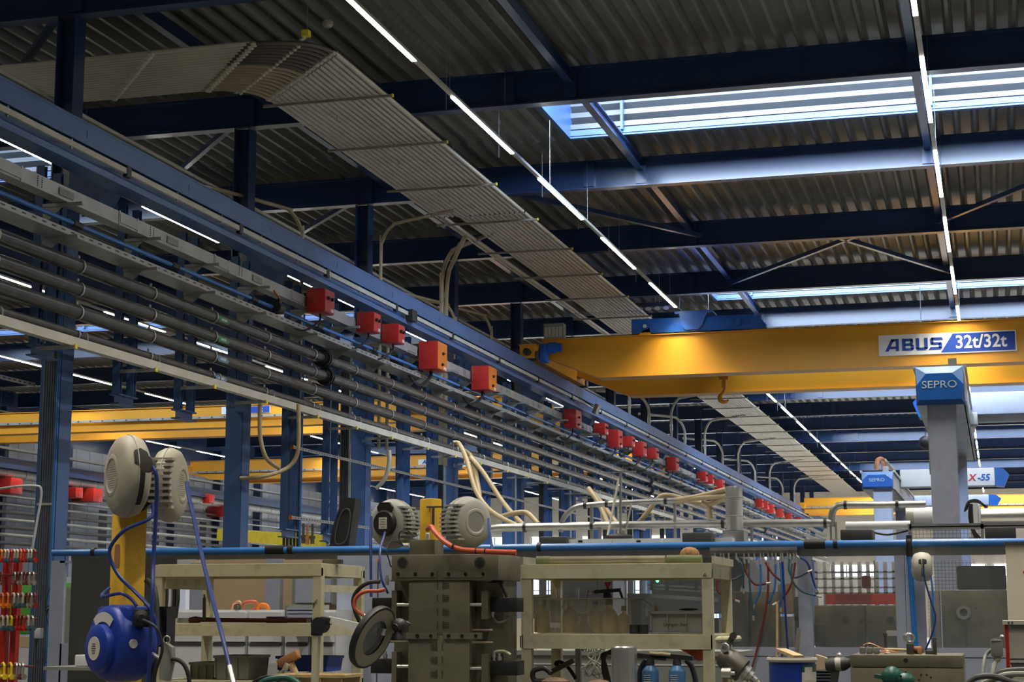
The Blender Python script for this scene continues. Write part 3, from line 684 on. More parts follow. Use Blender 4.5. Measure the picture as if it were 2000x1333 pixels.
build('buffer', MB().cyl((-11.72, 43.2, 8.42), (-11.72, 43.0, 8.42), 0.09, 12), 'black', e)
mb = MB().cyl((-11.5, 43.75, 8.6), (-10.95, 43.75, 8.6), 0.12, 14); mb.cyl((-11.3, 43.75, 8.6), (-11.1, 43.75, 8.6), 0.15, 14); mb.obox((-11.42, 43.75, 8.45), (0.22, 0.3, 0.5), bev=0.04)
build('travel_motor', mb, 'bluebright', t)
mb = MB().box(-11.5, -10.95, 43.98, 44.25, 8.88, 9.30)
c = build('control_cabinet', mb, 'greybox', t)
for q in range(5): build('vent', MB().box(-11.47 + q * 0.1, -11.39 + q * 0.1, 43.97, 43.98, 8.93, 9.20), 'cream', c)
build('end_stop', MB().prism([(0, 0), (0.36, 0), (0.30, 0.22), (0.22, 0.22)], (-8.95, 44.1, 8.88), (1, 0, 0), (0, 0, 1), (0, 1, 0), 0.1), 'yellow', t)
# sign
sx0, sz0 = xz(1717, 697, 43.99); sx1, _ = xz(1986, 684, 43.99); yq = 43.975
zc = (at(1717, 677, Y=yq).z + at(1986, 664, Y=yq).z) / 2; hh = 0.265
sg = build('name_sign', MB().box(sx0, sx1, yq - 0.005, 44.0, zc - hh, zc + hh), 'signw', t)
W_ = sx1 - sx0
build('sign_field', MB().prism([(W_ * 0.455, -hh + 0.03), (W_ - 0.03, -hh + 0.03), (W_ - 0.03, hh - 0.03), (W_ * 0.545, hh - 0.03)], (sx0, yq - 0.006, zc), (1, 0, 0), (0, 0, 1), (0, -1, 0), 0.004), 'signb', sg)
mb = MB(); vs = []
def glyph(polys, ox):   # blocky italic letters on a 1 x 1 cell
    for p in polys: mb.prism([(ox + a * 0.325, (b - 0.5) * 0.31) for a, b in p], (sx0, yq - 0.006, zc), (1, 0, 0), (0, 0, 1), (0, -1, 0), 0.006)
glyph([[(-0.1, 0), (0.17, 0), (0.62, 1), (0.38, 1)], [(0.38, 1), (0.40, 0.78), (0.62, 0.78), (0.95, 1)], [(0.72, 0), (0.95, 0), (0.95, 1), (0.72, 1)], [(0.25, 0.18), (0.75, 0.18), (0.75, 0.38), (0.34, 0.38)]], 0.19)
glyph([[(0.0, 0), (0.26, 0), (0.26, 1), (0.0, 1)], [(0.2, 0.78), (0.8, 0.78), (0.72, 1), (0.2, 1)], [(0.2, 0.40), (0.78, 0.40), (0.78, 0.60), (0.2, 0.60)], [(0.2, 0), (0.78, 0), (0.86, 0.2), (0.2, 0.2)], [(0.64, 0.55), (0.84, 0.6), (0.84, 0.92), (0.72, 1), (0.64, 0.85)], [(0.66, 0.1), (0.90, 0.1), (0.90, 0.44), (0.8, 0.5), (0.66, 0.5)]], 0.58)
glyph([[(0, 0.12), (0.26, 0.12), (0.26, 1), (0, 1)], [(0, 0.14), (0.12, 0), (0.74, 0), (0.9, 0.14), (0.8, 0.22), (0.1, 0.22)], [(0.64, 0.12), (0.9, 0.12), (0.9, 1), (0.64, 1)]], 0.92)
glyph([[(-0.12, 0), (0.8, 0), (0.9, 0.12), (0.8, 0.21), (0.02, 0.21)], [(0.64, 0.12), (0.9, 0.12), (0.9, 0.55), (0.8, 0.6), (0.64, 0.5)], [(0.1, 0.4), (0.8, 0.4), (0.8, 0.6), (0.1, 0.6)], [(0.02, 0.45), (0.26, 0.45), (0.26, 0.9), (0.12, 1), (0.02, 0.88)], [(0.1, 0.79), (1.0, 0.79), (0.9, 1), (0.1, 1)]], 1.27)
build('sign_lettering', mb, 'signb', sg)
mb = MB(); put_text(mb, '32t/32t', 0.46, (sx0 + W_ * 0.745, yq - 0.012, zc), (1, 0, 0), (0, 0, 1), 0.008, xs=0.92); build('sign_lettering', mb, 'signw', sg)
# trolley
T_ = thing('crane_trolley', (-7.3, 44.2, 8.9), 'blue hoist trolley riding on top of the yellow crane', 'crane trolley')
build('frame', MB().obox((-7.55, 44.25, 9.13), (3.15, 0.3, 0.40), bev=0.03), 'bluebright', T_)
build('frame', MB().obox((-7.55, 48.25, 9.13), (3.15, 0.3, 0.40), bev=0.03), 'bluebright', T_)
mb = MB().prism([(0, 0.52), (0, 0.46), (0.12, 0.46), (0.2, 0.12), (0.30, 0.03), (0.62, 0.03), (0.72, 0.12), (0.86, 0.46), (1.0, 0.46), (1.0, 0.52)], (-7.95, 44.07, 8.95), (1, 0, 0), (0, 0, 1), (0, -1, 0), 0.03)
mb.box(-7.95, -6.95, 44.05, 48.4, 9.44, 9.48)
build('cross_frame', mb, 'bluebright', T_)
hx = at(1415, 775, Y=46.1).x
build('hoist_drum', MB().cyl((hx, 44.4, 9.1), (hx, 48.3, 9.1), 0.2, 14), 'dkgrey', T_)
build('end_frame', MB().prism([(0, 0), (0.42, 0), (0.42, 0.1), (0.2, 0.34), (0, 0.34)], (-5.98, 44.1, 8.95), (1, 0, 0), (0, 0, 1), (0, 1, 0), 0.25), 'bluebright', T_)
for x in (-8.75, -6.3): build('wheel', MB().cyl((x, 44.09, 9.12), (x, 44.05, 9.12), 0.10, 18), 'seprob', T_)
mb = MB()
mb.lathe((-8.75, 44.05, 9.12), (0, -1, 0), [(0, 0.05), (0.03, 0.05)], 12); build('axle_cap', mb, 'white', T_)
# hook
hx = at(1415, 775, Y=46.1).x
H_ = thing('crane_hook', (hx, 46.1, 7.0), 'yellow steel crane hook hanging between the two crane girders', 'hook')
hz = at(1415, 741, Y=46.1).z
build('hook_block', MB().obox((hx, 46.1, hz - 0.14), (0.13, 0.16, 0.22), bev=0.02).obox((hx, 46.1, hz + 0.12), (0.26, 0.22, 0.30), bev=0.02), 'yellow', H_)
c = Vector((hx, 46.1, at(1415, 777, Y=46.1).z))
pts = [Vector((hx + 0.01, 46.1, hz - 0.2)), Vector((hx - 0.01, 46.1, c.z + 0.19))] + [c + Vector((0.125 * math.sin(a), 0, 0.125 * math.cos(a))) for a in [-(0.6 + q * 0.40) for q in range(10)]]
build('hook', MB().tube(pts, [0.035, 0.04, 0.045, 0.055, 0.065, 0.07, 0.07, 0.06, 0.055, 0.045, 0.035, 0.02], 10, 3), 'yellow', H_)
build('rope', MB().cyl((hx - 0.06, 46.1, hz + 0.28), (hx - 0.06, 46.1, 8.9), 0.012, 6), 'dkgrey', H_)
build('rope', MB().cyl((hx + 0.06, 46.1, hz + 0.28), (hx + 0.06, 46.1, 8.9), 0.012, 6), 'dkgrey', H_)
# other cranes
def crane2(y, x0, x1, lab, sign=None, z0=7.72, z1=8.42, two=True, taper=0.0):
    t = thing('overhead_crane', (x0, y, z0), lab, 'crane')
    build('front_girder', boxgirder(MB(), x0, x1, y, z0, z1, 0.4, tl=taper, h=0.35), 'yellow', t)
    build('rear_girder', boxgirder(MB(), x0, x1, y + 2.6, z0, z1, 0.4, tl=taper, h=0.35), 'yellow', t)
    build('festoon_track', MB().box(x0, x1, y - 0.12, y - 0.05, z0 + 0.28, z0 + 0.36), 'galvdull', t)
    mb = MB()
    for q in range(int((x1 - x0) / 0.45)): mb.box(x0 + q * 0.45, x0 + q * 0.45 + 0.06, y - 0.13, y - 0.12, z0 + 0.30, z0 + 0.34)
    o = build('festoon_trolleys', mb, 'dkgrey', t); o['kind'] = 'stuff'
    build('end_carriage', MB().box(x0 - 0.25, x0 + 0.1, y - 0.8, y + 3.8, z0 + 0.25, z0 + 0.6), 'yellow', t)
    build('end_carriage', MB().box(x1 - 0.05, x1 + 0.35, y - 0.8, y + 3.8, 7.24, z0 + 0.3), 'yellow', t)
    if sign:
        sx, txt = sign; s = build('name_sign', MB().box(sx, sx + 1.75, y - 0.02, y, z0 + 0.42, z0 + 0.66), 'signw', t)
        build('sign_field', MB().prism([(0.95, 0.01), (1.73, 0.01), (1.73, 0.23), (1.07, 0.23)], (sx, y - 0.02, z0 + 0.42), (1, 0, 0), (0, 0, 1), (0, -1, 0), 0.004), 'signb', s)
        mb = MB(); put_text(mb, 'ABUS', 0.24, (sx + 0.5, y - 0.026, z0 + 0.54), (1, 0, 0), (0, 0, 1), 0.012, 0.25); build('sign_lettering', mb, 'signb', s)
        mb = MB(); put_text(mb, txt, 0.22, (sx + 1.4, y - 0.03, z0 + 0.54), (1, 0, 0), (0, 0, 1), 0.004); build('sign_lettering', mb, 'signw', s)
    return t
yc = 51.9
crane2(yc, -38.9, -14.0, 'long yellow overhead crane crossing the left bay, the nearer one at left', (at(433, 803, Y=yc).x, '8t'))
yc = 74.0
crane2(yc, at(372, 900, Y=yc).x, -14.0, 'yellow overhead crane further back in the left bay', (at(817, 897, Y=yc).x, '6,3t'), 7.88, 8.72, taper=1.0)
crane2(108.0, -11.5, 13.5, 'distant yellow overhead crane near the end wall', None, 7.8, 8.7)

# smoke detectors, heaters, small ceiling things
tag(build('smoke_detector', MB().lathe(at(640, 40, Z=10.9), (0, 0, -1), [(0, 0.06), (0.03, 0.09), (0.08, 0.085), (0.12, 0.05)], 16), 'cream'), 'small cream smoke detector on the roof deck, top left', 'smoke detector')
hd = at(1280, 597, Z=10.2)
t = thing('floodlight', hd, 'four-lamp emergency light hanging near the light line end', 'light')
build('housing', MB().obox(hd, (1.1, 0.4, 0.12), bev=0.02), 'dkgrey', t)
for q in range(4): build('lamp', MB().lathe((hd.x - 0.42 + q * 0.25, hd.y - 0.14, hd.z - 0.06), (0, -0.5, -1), [(0, 0.05), (0.06, 0.09), (0.07, 0.085)], 12), 'label', t)
build('rod', MB().cyl((hd.x, hd.y, hd.z), (hd.x, hd.y, 10.93), 0.01, 5), 'galv', t)
# bright roof flanges far away come from the beams themselves
# white floodlight on runway bracket
fp = at(1165, 800, X=-11.2)
t = thing('floodlight', fp, 'small floodlight bracket-mounted under the runway where the crane sits', 'light')
build('housing', MB().obox(fp, (0.12, 0.36, 0.3), Matrix.Rotation(0.4, 3, 'Y'), 0.02), 'galvdull', t)
build('arm', MB().beam(fp, (-11.62, fp.y, fp.z + 0.3), 0.03, 0.03), 'black', t)
# smoke black box on the conductor rail
bx = at(806, 610, X=-11.5)
tag(build('rail_feed_box', MB().box(-11.6, -11.45, bx.y - 0.16, bx.y + 0.16, 7.6, 7.83), 'black'), 'small black feed box clipped on the conductor rail', 'electrical box')

# ================================================================ LEFT BAY WALL SERVICES
t = thing('duct', (-39.4, 50, 7.3), 'large grey round duct along the far left wall', 'duct')
build('duct_run', MB().cyl((-39.45, 50, 7.37), (-39.45, 118, 7.37), 0.2, 14), 'galvdull', t)
o = build('seam_ring', MB().lathe((-39.45, 58, 7.37), (0, 1, 0), [(0, 0.2), (0, 0.215), (0.05, 0.215), (0.05, 0.2)], 14), 'galv', t)
for k in range(1, 40): dup_part(o, (0, 1.5 * k, 0))
for i, z in enumerate((6.75, 6.1, 5.78, 5.46, 5.15, 4.83, 4.5)):
    tag(build('pipe', MB().cyl((-39.6, 50, z), (-39.6, 118, z), 0.075 if i else 0.05, 8), 'greybox' if i % 2 else 'dkgrey'), 'straight service pipe on the far left wall, %s from the top' % ORD[i], 'pipe', 'pipes on the far left wall')
tag(build('cable_tray', MB().box(-39.7, -39.4, 50, 118, 6.4, 6.46), 'galv'), 'pale cable tray on the far left wall below the red boxes', 'cable tray')
tag(build('cable_tray', MB().box(-39.7, -39.4, 50, 118, 8.35, 8.45), 'galv'), 'high pale cable tray near the top of the far left wall', 'cable tray')
for i, (px, py, s) in enumerate(((25, 950, 1.3), (148, 963, .9), (185, 968, 1.2), (445, 1000, 1.1), (408, 975, .9))):
    p = at(px, py, X=-39.1); tag(build('tap_off_box', MB().obox(p - Vector((0.42, 0, 0)), (1.2, 0.7 * s, 0.5 * s), bev=0.02).box(p.x + 0.17, p.x + 0.2, p.y - 0.1, p.y + 0.1, p.z - 0.1, p.z - 0.05), 'red'), 'small red electrical box on the far left wall, %s from the left' % ORD[i], 'electrical box', 'red boxes on the far left wall')
pr_ = None
for i in range(12):
    y = 58 + 5.2 * i; lab = 'blue steel wall column on the far left wall, %s from the camera' % ORD[i]
    if pr_ is None: pr_ = tag(build('column', MB().box(-40.15, -39.75, y - 0.15, y + 0.15, 0, 10.2).box(-40.2, -39.7, y - 0.25, y + 0.25, 0, 0.03), 'blueshade'), lab, 'column', 'wall columns of the left bay')
    else: copy_tree(pr_, (0, 5.2 * i, 0), lab)
o2 = None
for i in range(9):
    y = 60.5 + 5.2 * i; lab = 'bundle of dark vertical cables on the far left wall, %s from the camera' % ORD[i]
    if o2 is None:
        mb = MB()
        for q in range(6): mb.cyl((-39.62, y + q * 0.13, 0.1), (-39.62, y + q * 0.13, 6.3), 0.03, 6)
        o2 = tag(build('cable_bundle', mb, 'dkgrey'), lab, 'cables', 'cable bundles on the far left wall')
    else: copy_tree(o2, (0, 5.2 * i, 0), lab)
for i in range(10):
    y = 57 + 5.2 * i
    tag(build('cabinet', MB().obox((-39.2, y + 1.5, 1.6), (0.8, 2.2, 3.2)).box(-38.8, -38.78, y + 1.48, y + 1.52, 0.1, 3.1), 'lav' if i % 2 else 'white'), 'pale control cabinet at the far left wall, %s from the camera' % ORD[i], 'cabinet', 'cabinets at the far left wall')
# yellow jib beam and end of left bay
p0 = at(428, 1045, Y=48); p1 = at(632, 1058, Y=42)
tag(build('jib_beam', MB().beam(p0, p1, 0.14, 0.34), 'brightyellow'), 'bright yellow jib beam low behind the second column', 'jib beam')
# ================================================================ MACHINE ROW BEHIND THE BLUE AIR PIPE
YM = 21.1
def pbox(mb, l, t_, r, b, Y, d, dz=0):
    """box whose front face covers image-measured corners at depth Y, d thick"""
    x0, z1 = xz(l, t_, Y); x1, z0 = xz(r, b, Y); return mb.box(x0, x1, Y, Y + d, z0, z1)
def item(name, l, t_, r, b, Y, d, m, label, cat, group=None, bev=0.0, parent=None):
    x0, z1 = xz(l, t_, Y); x1, z0 = xz(r, b, Y)
    mb = MB().obox(((x0 + x1) / 2, Y + d / 2, (z0 + z1) / 2), (x1 - x0, d, z1 - z0), bev=bev)
    o = build(name, mb, m, parent)
    return o if parent is not None else tag(o, label, cat, group)
t = thing('machine_guard', (-5, YM, 0), 'long white machine guard row with streaky windows below the blue air pipe', 'machine guard')
zt = at(1000, 1077, Y=YM).z; zb = at(1000, 1092, Y=YM).z; zw = 1.20
build('top_beam', MB().box(-12.2, 3.6, YM, YM + 0.16, zb, zt), 'galvdull', t)
build('top_plate', MB().box(-12.2, 3.6, YM - 0.02, YM + 0.3, zt, zt + 0.012), 'dkgrey', t)
X_ = lambda px: at(px, 1150, Y=YM).x
mb = MB().box(X_(1000), 3.6, YM - 0.01, YM + 0.12, 0.03, zw)
build('lower_panel', mb, 'lav', t)
build('panel_seam', MB().box(X_(1000), 3.6, YM - 0.014, YM - 0.01, at(1700, 1284, Y=YM).z - 0.004, at(1700, 1284, Y=YM).z + 0.004), 'dkgrey', t)
for l, r in ((1198, 1220), (1559, 1586), (1749, 1768), (1770, 1806), (1010, 1030)):
    build('post', MB().box(X_(l), X_(r), YM - 0.03, YM + 0.12, 0.03, zb), 'lav', t)
for l, r in ((1030, 1198), (1220, 1559), (1586, 1749), (1806, 1964)):
    build('pane', MB().box(X_(l), X_(r), YM + 0.03, YM + 0.04, zw, zb), 'pane', t)
# blue air pipe
zp = at(1000, 1070, Y=YM).z + 0.0
t = thing('air_pipe', (-12.5, 21.0, zp), 'long blue compressed air pipe running level across the whole photo', 'pipe')
build('pipe_run', MB().cyl((-12.45, 21.04, zp - 0.01), (3.6, 21.04, zp), 0.045, 16), 'bluepipe', t)
for l, r in ((520, 556), (563, 573), (1571, 1612), (1628, 1636), (1050, 1057), (180, 187)):
    build('coupling', MB().cyl((at(l, 1070, Y=21.04).x, 21.04, zp), (at(r, 1070, Y=21.04).x, 21.04, zp), 0.058, 16), 'black', t)
xt = at(1776, 1070, Y=21.04).x
build('coupling', MB().cyl((xt, 21.04, zp + 0.09), (xt, 21.04, zp - 0.16), 0.035, 12).ell((xt, 21.04, zp), (0.06, 0.06, 0.06), 10), 'black', t)
build('drop_pipe', MB().tube([(xt, 21.04, zp - 0.15), (xt + 0.02, 21.03, 1.6), (xt + 0.05, 21.0, 0.9)], 0.032, 10, 3), 'hoselight', t)
# manifold bar and air hoses
t = thing('air_manifold', at(1470, 1075, Y=20.95), 'galvanised air manifold bar with a row of small fittings under the blue pipe', 'manifold')
mb = MB(); pbox(mb, 1386, 1070, 1556, 1075, 20.93, 0.06); pbox(mb, 1386, 1076, 1556, 1081, 20.96, 0.04); build('bar', mb, 'galv', t)
MX = [1396, 1407, 1413, 1423, 1438, 1453, 1462, 1473, 1485, 1491, 1500, 1508, 1515, 1524, 1528, 1538, 1543, 1550, 1555]
for px in MX:
    p = at(px, 1081, Y=20.94); build('fitting', MB().cyl(p, p - Vector((0, 0, 0.045)), 0.011, 8).cyl(p - Vector((0, 0, 0.045)), p - Vector((0, 0, 0.075)), 0.015, 6), 'shiny', t)
HS = [('hoseteal', 'teal', 'curling right, leftmost', [(1413, 1092), (1409, 1112), (1418, 1131), (1435, 1132), (1450, 1123)]), ('hoseteal', 'dark teal', 'hanging straight and short, second from left', [(1440, 1092), (1450, 1108), (1452, 1150)]),
      ('hosered', 'dark red', 'curving right to a fitting', [(1453, 1094), (1458, 1120), (1475, 1142), (1497, 1140)]), ('hoseteal', 'blue-green', 'long with brass end', [(1462, 1093), (1465, 1150), (1471, 1203)]),
      ('hoselight', 'bright blue', 'bending slightly left', [(1485, 1095), (1485, 1150), (1474, 1180)]), ('hosered', 'long dark red', 'reaching down behind the blue barrel', [(1500, 1098), (1499, 1170), (1482, 1255), (1468, 1308)]),
      ('hosered', 'mauve', 'slanting right in the middle', [(1491, 1092), (1508, 1120), (1527, 1137)]), ('hoselight', 'mid blue', 'bending left near the window post', [(1515, 1095), (1513, 1150), (1500, 1180)]),
      ('hoselight', 'straight blue', 'beside the long dark one', [(1524, 1092), (1527, 1150), (1525, 1187)]), ('hose', 'very long dark blue', 'hanging down behind the barrel rim', [(1528, 1090), (1533, 1180), (1539, 1275)]),
      ('hosered', 'brown-red', 'hooking left at its tip', [(1554, 1092), (1546, 1140), (1527, 1172), (1517, 1178)]), ('hoseteal', 'dark teal', 'curling right below the bar end', [(1543, 1085), (1541, 1115), (1553, 1129), (1578, 1118)]),
      ('hose', 'dark blue', 'arching far right, rightmost', [(1556, 1087), (1577, 1100), (1590, 1140), (1596, 1151)]), ('hoseteal', 'grey-green', 'ending in white cable ties at right', [(1548, 1094), (1546, 1130), (1565, 1155), (1595, 1164)]),
      ('hosered', 'short dark red', 'poking out right of the beige shelf leg', [(1407, 1092), (1400, 1150), (1418, 1165), (1436, 1173)])]
for m, c, d, pts in HS:
    P = [at(x, y, Y=20.93 - 0.02 * (i % 2)) for i, (x, y) in enumerate(pts)]
    h = thing('air_hose', P[0], '%s air hose on the manifold, %s' % (c, d), 'hose', 'air hoses on the manifold')
    build('hose', MB().tube(P, 0.013, 8, 5), m, h)
    dd = (P[-1] - P[-2]).normalized(); build('end_fitting', MB().cyl(P[-1], P[-1] + dd * 0.06, 0.014, 8), 'shiny', h)
    dd = (P[1] - P[0]).normalized(); build('end_fitting', MB().cyl(P[0], P[0] + dd * 0.05, 0.016, 8), 'shiny', h)
# things seen through the guard windows
def steelblock(l, t_, r, b, Y, d, lab, holes=(), m='plate', cat='steel plate'):
    th = thing('steel_plate', at((l + r) / 2, b, Y=Y), lab, cat)
    x0, z1 = xz(l, t_, Y); x1, z0 = xz(r, b, Y); build('plate', MB().obox(((x0 + x1) / 2, Y + d / 2, (z0 + z1) / 2), (x1 - x0, d, z1 - z0), bev=0.012), m, th)
    for hx_, hy_, hr in holes: p = at(hx_, hy_, Y=Y - 0.004); build('hole', MB().cyl(p, p + Vector((0, 0.006, 0)), hr, 16), 'ink', th)
    return th
steelblock(1590, 1183, 1691, 1275, 21.9, 0.5, 'dark steel machine plate behind the middle guard window, left half', [(1652, 1212, 0.045)])
steelblock(1693, 1183, 1752, 1275, 21.9, 0.5, 'dark steel machine plate behind the middle guard window, right half', [(1739, 1212, 0.045)])
for px in (1683, 1701): tag(build('hinge_lug', MB().lathe(at(px, 1213, Y=21.86), (0, -1, 0), [(0, 0.03), (0.02, 0.03), (0.02, 0.018), (0.05, 0.018)], 12), 'steeldark'), 'small steel lug %s of the seam between the two dark plates' % ('left' if px < 1690 else 'right'), 'lug')
steelblock(1412, 1156, 1462, 1275, 21.9, 0.5, 'dark grey press plate behind the manifold hoses, left one', (), 'steeldark')
steelblock(1464, 1156, 1518, 1275, 22.0, 0.5, 'brownish steel press plate behind the manifold hoses, wide middle one', [(1440, 1217, 0.02)], 'plate')
steelblock(1550, 1166, 1562, 1275, 21.8, 0.3, 'narrow dark plate beside the white guard post', [(1556, 1209, 0.03)], 'steeldark')
steelblock(1838, 1153, 1972, 1275, 21.8, 0.6, 'large brown steel mould plate behind the right guard window', [(1882, 1197, 0.045), (1906, 1189, 0.01)], 'steel')
p = at(1882, 1197, Y=21.78); tag(build('locating_ring', MB().lathe(p, (0, -1, 0), [(0, 0.085), (0.02, 0.085), (0.02, 0.048), (0.0, 0.048)], 24, False), 'galvdull'), 'grey locating ring on the large brown mould plate', 'ring')
tag(build('drip_channel', pbox(MB(), 1866, 1198, 1896, 1212, 21.77, 0.03).box(p.x - 0.02, p.x + 0.02, 21.77, 21.8, 1.2, p.z - 0.12), 'steeldark'), 'dark square lug under the ring on the brown mould plate', 'lug')
item('red_beam', 1612, 1161, 1756, 1181, 22.3, 0.4, 'red', 'red machine crossbeam behind the middle guard window', 'machine beam')
item('red_beam', 1408, 1159, 1461, 1172, 22.3, 0.4, 'red', 'short red machine beam behind the left manifold hoses', 'machine beam')
item('machine_casting', 1868, 1106, 1966, 1152, 22.4, 0.8, 'dkgrey', 'dark grey machine casting above the large brown mould plate', 'machine', bev=0.02)
item('machine_cover', 1225, 1160, 1262, 1275, 22.2, 0.5, 'steeldark', 'dark grey upright cover left of the green lamp', 'machine cover')
item('press_block', 1225, 1208, 1405, 1275, 22.6, 0.7, 'steeldark', 'dark machine base behind the grey crate', 'machine base')
item('backing_panel', 1272, 1096, 1560, 1200, 24.6, 0.05, 'wallp', 'pale corrugated backing panel behind the manifold hoses', 'panel')
item('beige_cover', 1519, 1141, 1550, 1200, 22.5, 0.3, 'tan', 'light tan rounded cover beside the hanging wooden stick', 'machine cover', bev=0.03)
item('grey_machine', 1520, 1205, 1549, 1275, 22.5, 0.3, 'greybox', 'grey instrument below the tan cover', 'instrument', bev=0.01)
item('press_column', 1815, 1155, 1838, 1275, 22.0, 0.5, 'galvdull', 'pale grey column plate left of the large brown mould plate', 'machine column')
item('black_cabinet', 1588, 1220, 1608, 1262, 21.7, 0.15, 'black', 'black motor block at the left foot of the middle guard window', 'motor', bev=0.01)
item('label_sign', 1731, 1232, 1752, 1243, 21.85, 0.01, 'label', 'white paper sign taped to the right dark plate', 'sign')
# grid of white rods and shelves seen in the middle window
t = thing('white_rack', at(1680, 1160, Y=23.2), 'white wire rack filling the upper part of the middle guard window', 'rack')
for py in (1117, 1130, 1147, 1158): build('shelf', pbox(MB(), 1590, py, 1752, py + 2, 23.2, 0.3), 'white', t)
for px in range(1596, 1752, 17): build('upright', pbox(MB(), px, 1098, px + 1.5, 1370, 23.2, 0.03), 'white', t)
item('cream_post', 1706, 1096, 1717, 1375, 22.9, 0.1, 'white', 'white post in the middle of the middle guard window', 'post')
item('red_cap', 1682, 1125, 1700, 1150, 22.8, 0.2, 'hoseorange', 'blurred orange red object behind the streaky middle window', 'machine part', bev=0.03)
# sloping silver take-off rails behind shelf window, with green lamp
t = thing('takeoff_robot', at(1310, 1165, Y=22.4), 'silver take-off rails with clamps behind the left guard window', 'robot')
for i, (a, b) in enumerate((((1264, 1143), (1402, 1150)), ((1266, 1150), (1402, 1157)), ((1270, 1163), (1402, 1171)), ((1270, 1166), (1402, 1175)))):
    build('rail', MB().beam(at(*a, Y=22.4), at(*b, Y=22.4), 0.03, 0.022), 'shiny', t)
for px in (1273, 1303, 1360):
    q = at(px, 1130, Y=22.38); build('clamp', MB().box(q.x - 0.02, q.x + 0.02, 22.36, 22.4, q.z - 0.16, q.z + 0.02).box(q.x - 0.035, q.x + 0.035, 22.35, 22.4, q.z - 0.02, q.z), 'steeldark', t)
tag(build('indicator_lamp', MB().ell(at(1284, 1135, Y=22.3), (0.022, 0.022, 0.022), 10), 'bluelens'), 'glowing green indicator lamp behind the left guard window', 'lamp')
item('cabinet', 1075, 1100, 1198, 1164, 22.2, 0.5, 'greybox', 'grey enclosure behind the bottles, seen over the right shelf', 'enclosure')
item('cabinet', 1035, 1162, 1198, 1290, 22.1, 0.4, 'steeldark', 'dark machine body behind the plastic bin', 'machine')
# wire mesh
def mesh_panel(l, t_, r, b, Y, lab, step=0.045, w=0.004):
    x0, z1 = xz(l, t_, Y); x1, z0 = xz(r, b, Y); mb = MB(); x = x0
    while x < x1: mb.box(x, x + w, Y, Y + w, z0, z1); x += step
    z = z0
    while z < z1: mb.box(x0, x1, Y + w, Y + 2 * w, z, z + w); z += step
    return tag(build('wire_mesh', mb, 'dkgrey'), lab, 'mesh guard')
mesh_panel(1810, 1096, 1912, 1275, 22.9, 'dark square wire mesh behind the right guard window')
mesh_panel(1781, 1033, 1916, 1050, 22.2, 'low strip of wire mesh above the blue pipe at right, left section')
# aluminium profile fence
t = thing('profile_fence', at(1880, 1050, Y=22.15), 'aluminium profile frame above the blue air pipe at right', 'fence')
for l, t_, r, b in ((1776, 1024, 2030, 1028), (1776, 1029, 2030, 1032), (1773, 1024, 1781, 1056), (1915, 1024, 1922, 1054)):
    build('profile', pbox(MB(), l, t_, r, b, 22.12, 0.05), 'galv', t)
# ---- on top of the machines
def slab(l, t_, r, b, lab, m='dkgrey', Y=21.7, d=0.5): return item('top_cushion', l, t_, r, b, Y, d, m, lab, 'block', bev=0.015)
slab(1053, 1049, 1107, 1065, 'dark grey block on top of the guard, left of the white housings')
slab(1332, 1041, 1389, 1062, 'dark grey block on top of the guard, left of the stainless cylinder')
slab(1641, 1035, 1704, 1055, 'dark grey block on top of the guard, under the white pipe')
slab(1923, 1030, 1985, 1052, 'dark grey block behind the aluminium frame, far right')
item('housing', 1107, 1054, 1195, 1064, 21.8, 0.7, 'white', 'long low white housing on the guard, leftmost', 'housing')
item('housing', 1196, 1053, 1290, 1063, 21.8, 0.7, 'white', 'long low white housing on the guard, second from left', 'housing')
item('housing', 1291, 1052, 1430, 1062, 22.0, 0.7, 'white', 'long low white housing on the guard, rightmost, beside the cylinder base', 'housing')
for i, px in enumerate((1129, 1243)): item('label_plate', px, 1056, px + 8, 1060, 21.79, 0.01, 'ink', 'tiny black label on the %s white housing' % ('leftmost' if i == 0 else 'second'), 'label')
c0 = at(1435, 1037, Y=22.4); c1 = at(1435, 951, Y=22.4)
t = thing('stainless_cylinder', c0, 'shiny stainless steel vertical cylinder standing above the blue pipe', 'cylinder')
build('shell', MB().lathe((c0.x, 22.4, c0.z), (0, 0, 1), [(0, 0.112), (c1.z - c0.z - 0.02, 0.112), (c1.z - c0.z, 0.105)], 32), 'shiny', t)
build('base', pbox(MB(), 1411, 1037, 1453, 1057, 22.25, 0.4), 'galv', t)
for z in (0.18, 0.42): build('seam_band', MB().lathe((c0.x, 22.4, c0.z + z), (0, 0, 1), [(0, 0.113), (0.006, 0.115), (0.012, 0.113)], 32, False), 'galvdull', t)
def pipe(name, pts, r, m, lab, cat, Y=22.8, sm=4, n=12, coll=(), group=None):
    P = [at(p[0], p[1], Y=(p[2] if len(p) > 2 else Y)) for p in pts]; th = thing(name, P[0], lab, cat, group)
    build('tube', MB().tube(P, r, n, sm), m, th)
    for q in coll: c = at(q[0], q[1], Y=Y); build('collar', MB().cyl(c - Vector((0.02, 0, 0)), c + Vector((0.02, 0, 0)), r + 0.012, n), 'black', th)
    return th
pipe('duct_pipe', [(925, 1062), (945, 1042), (965, 1033), (1010, 1031), (1100, 1029)], 0.055, 'galv', 'silver vacuum pipe rising from behind the grey reel', 'pipe', coll=[(1025, 1031)])
pipe('duct_pipe', [(1100, 1029), (1350, 1024), (1624, 1022)], 0.055, 'galv', 'long horizontal silver vacuum pipe behind the stainless cylinder', 'pipe', sm=1, coll=[(1156, 1028), (1412, 1023), (1612, 1022)])
pipe('duct_pipe', [(1095, 1040), (1100, 1015), (1118, 995), (1142, 988), (1200, 984), (1322, 978)], 0.038, 'galv', 'thinner silver pipe rising and running right above the long one', 'pipe', coll=[(1143, 988), (1185, 985), (1300, 979)])
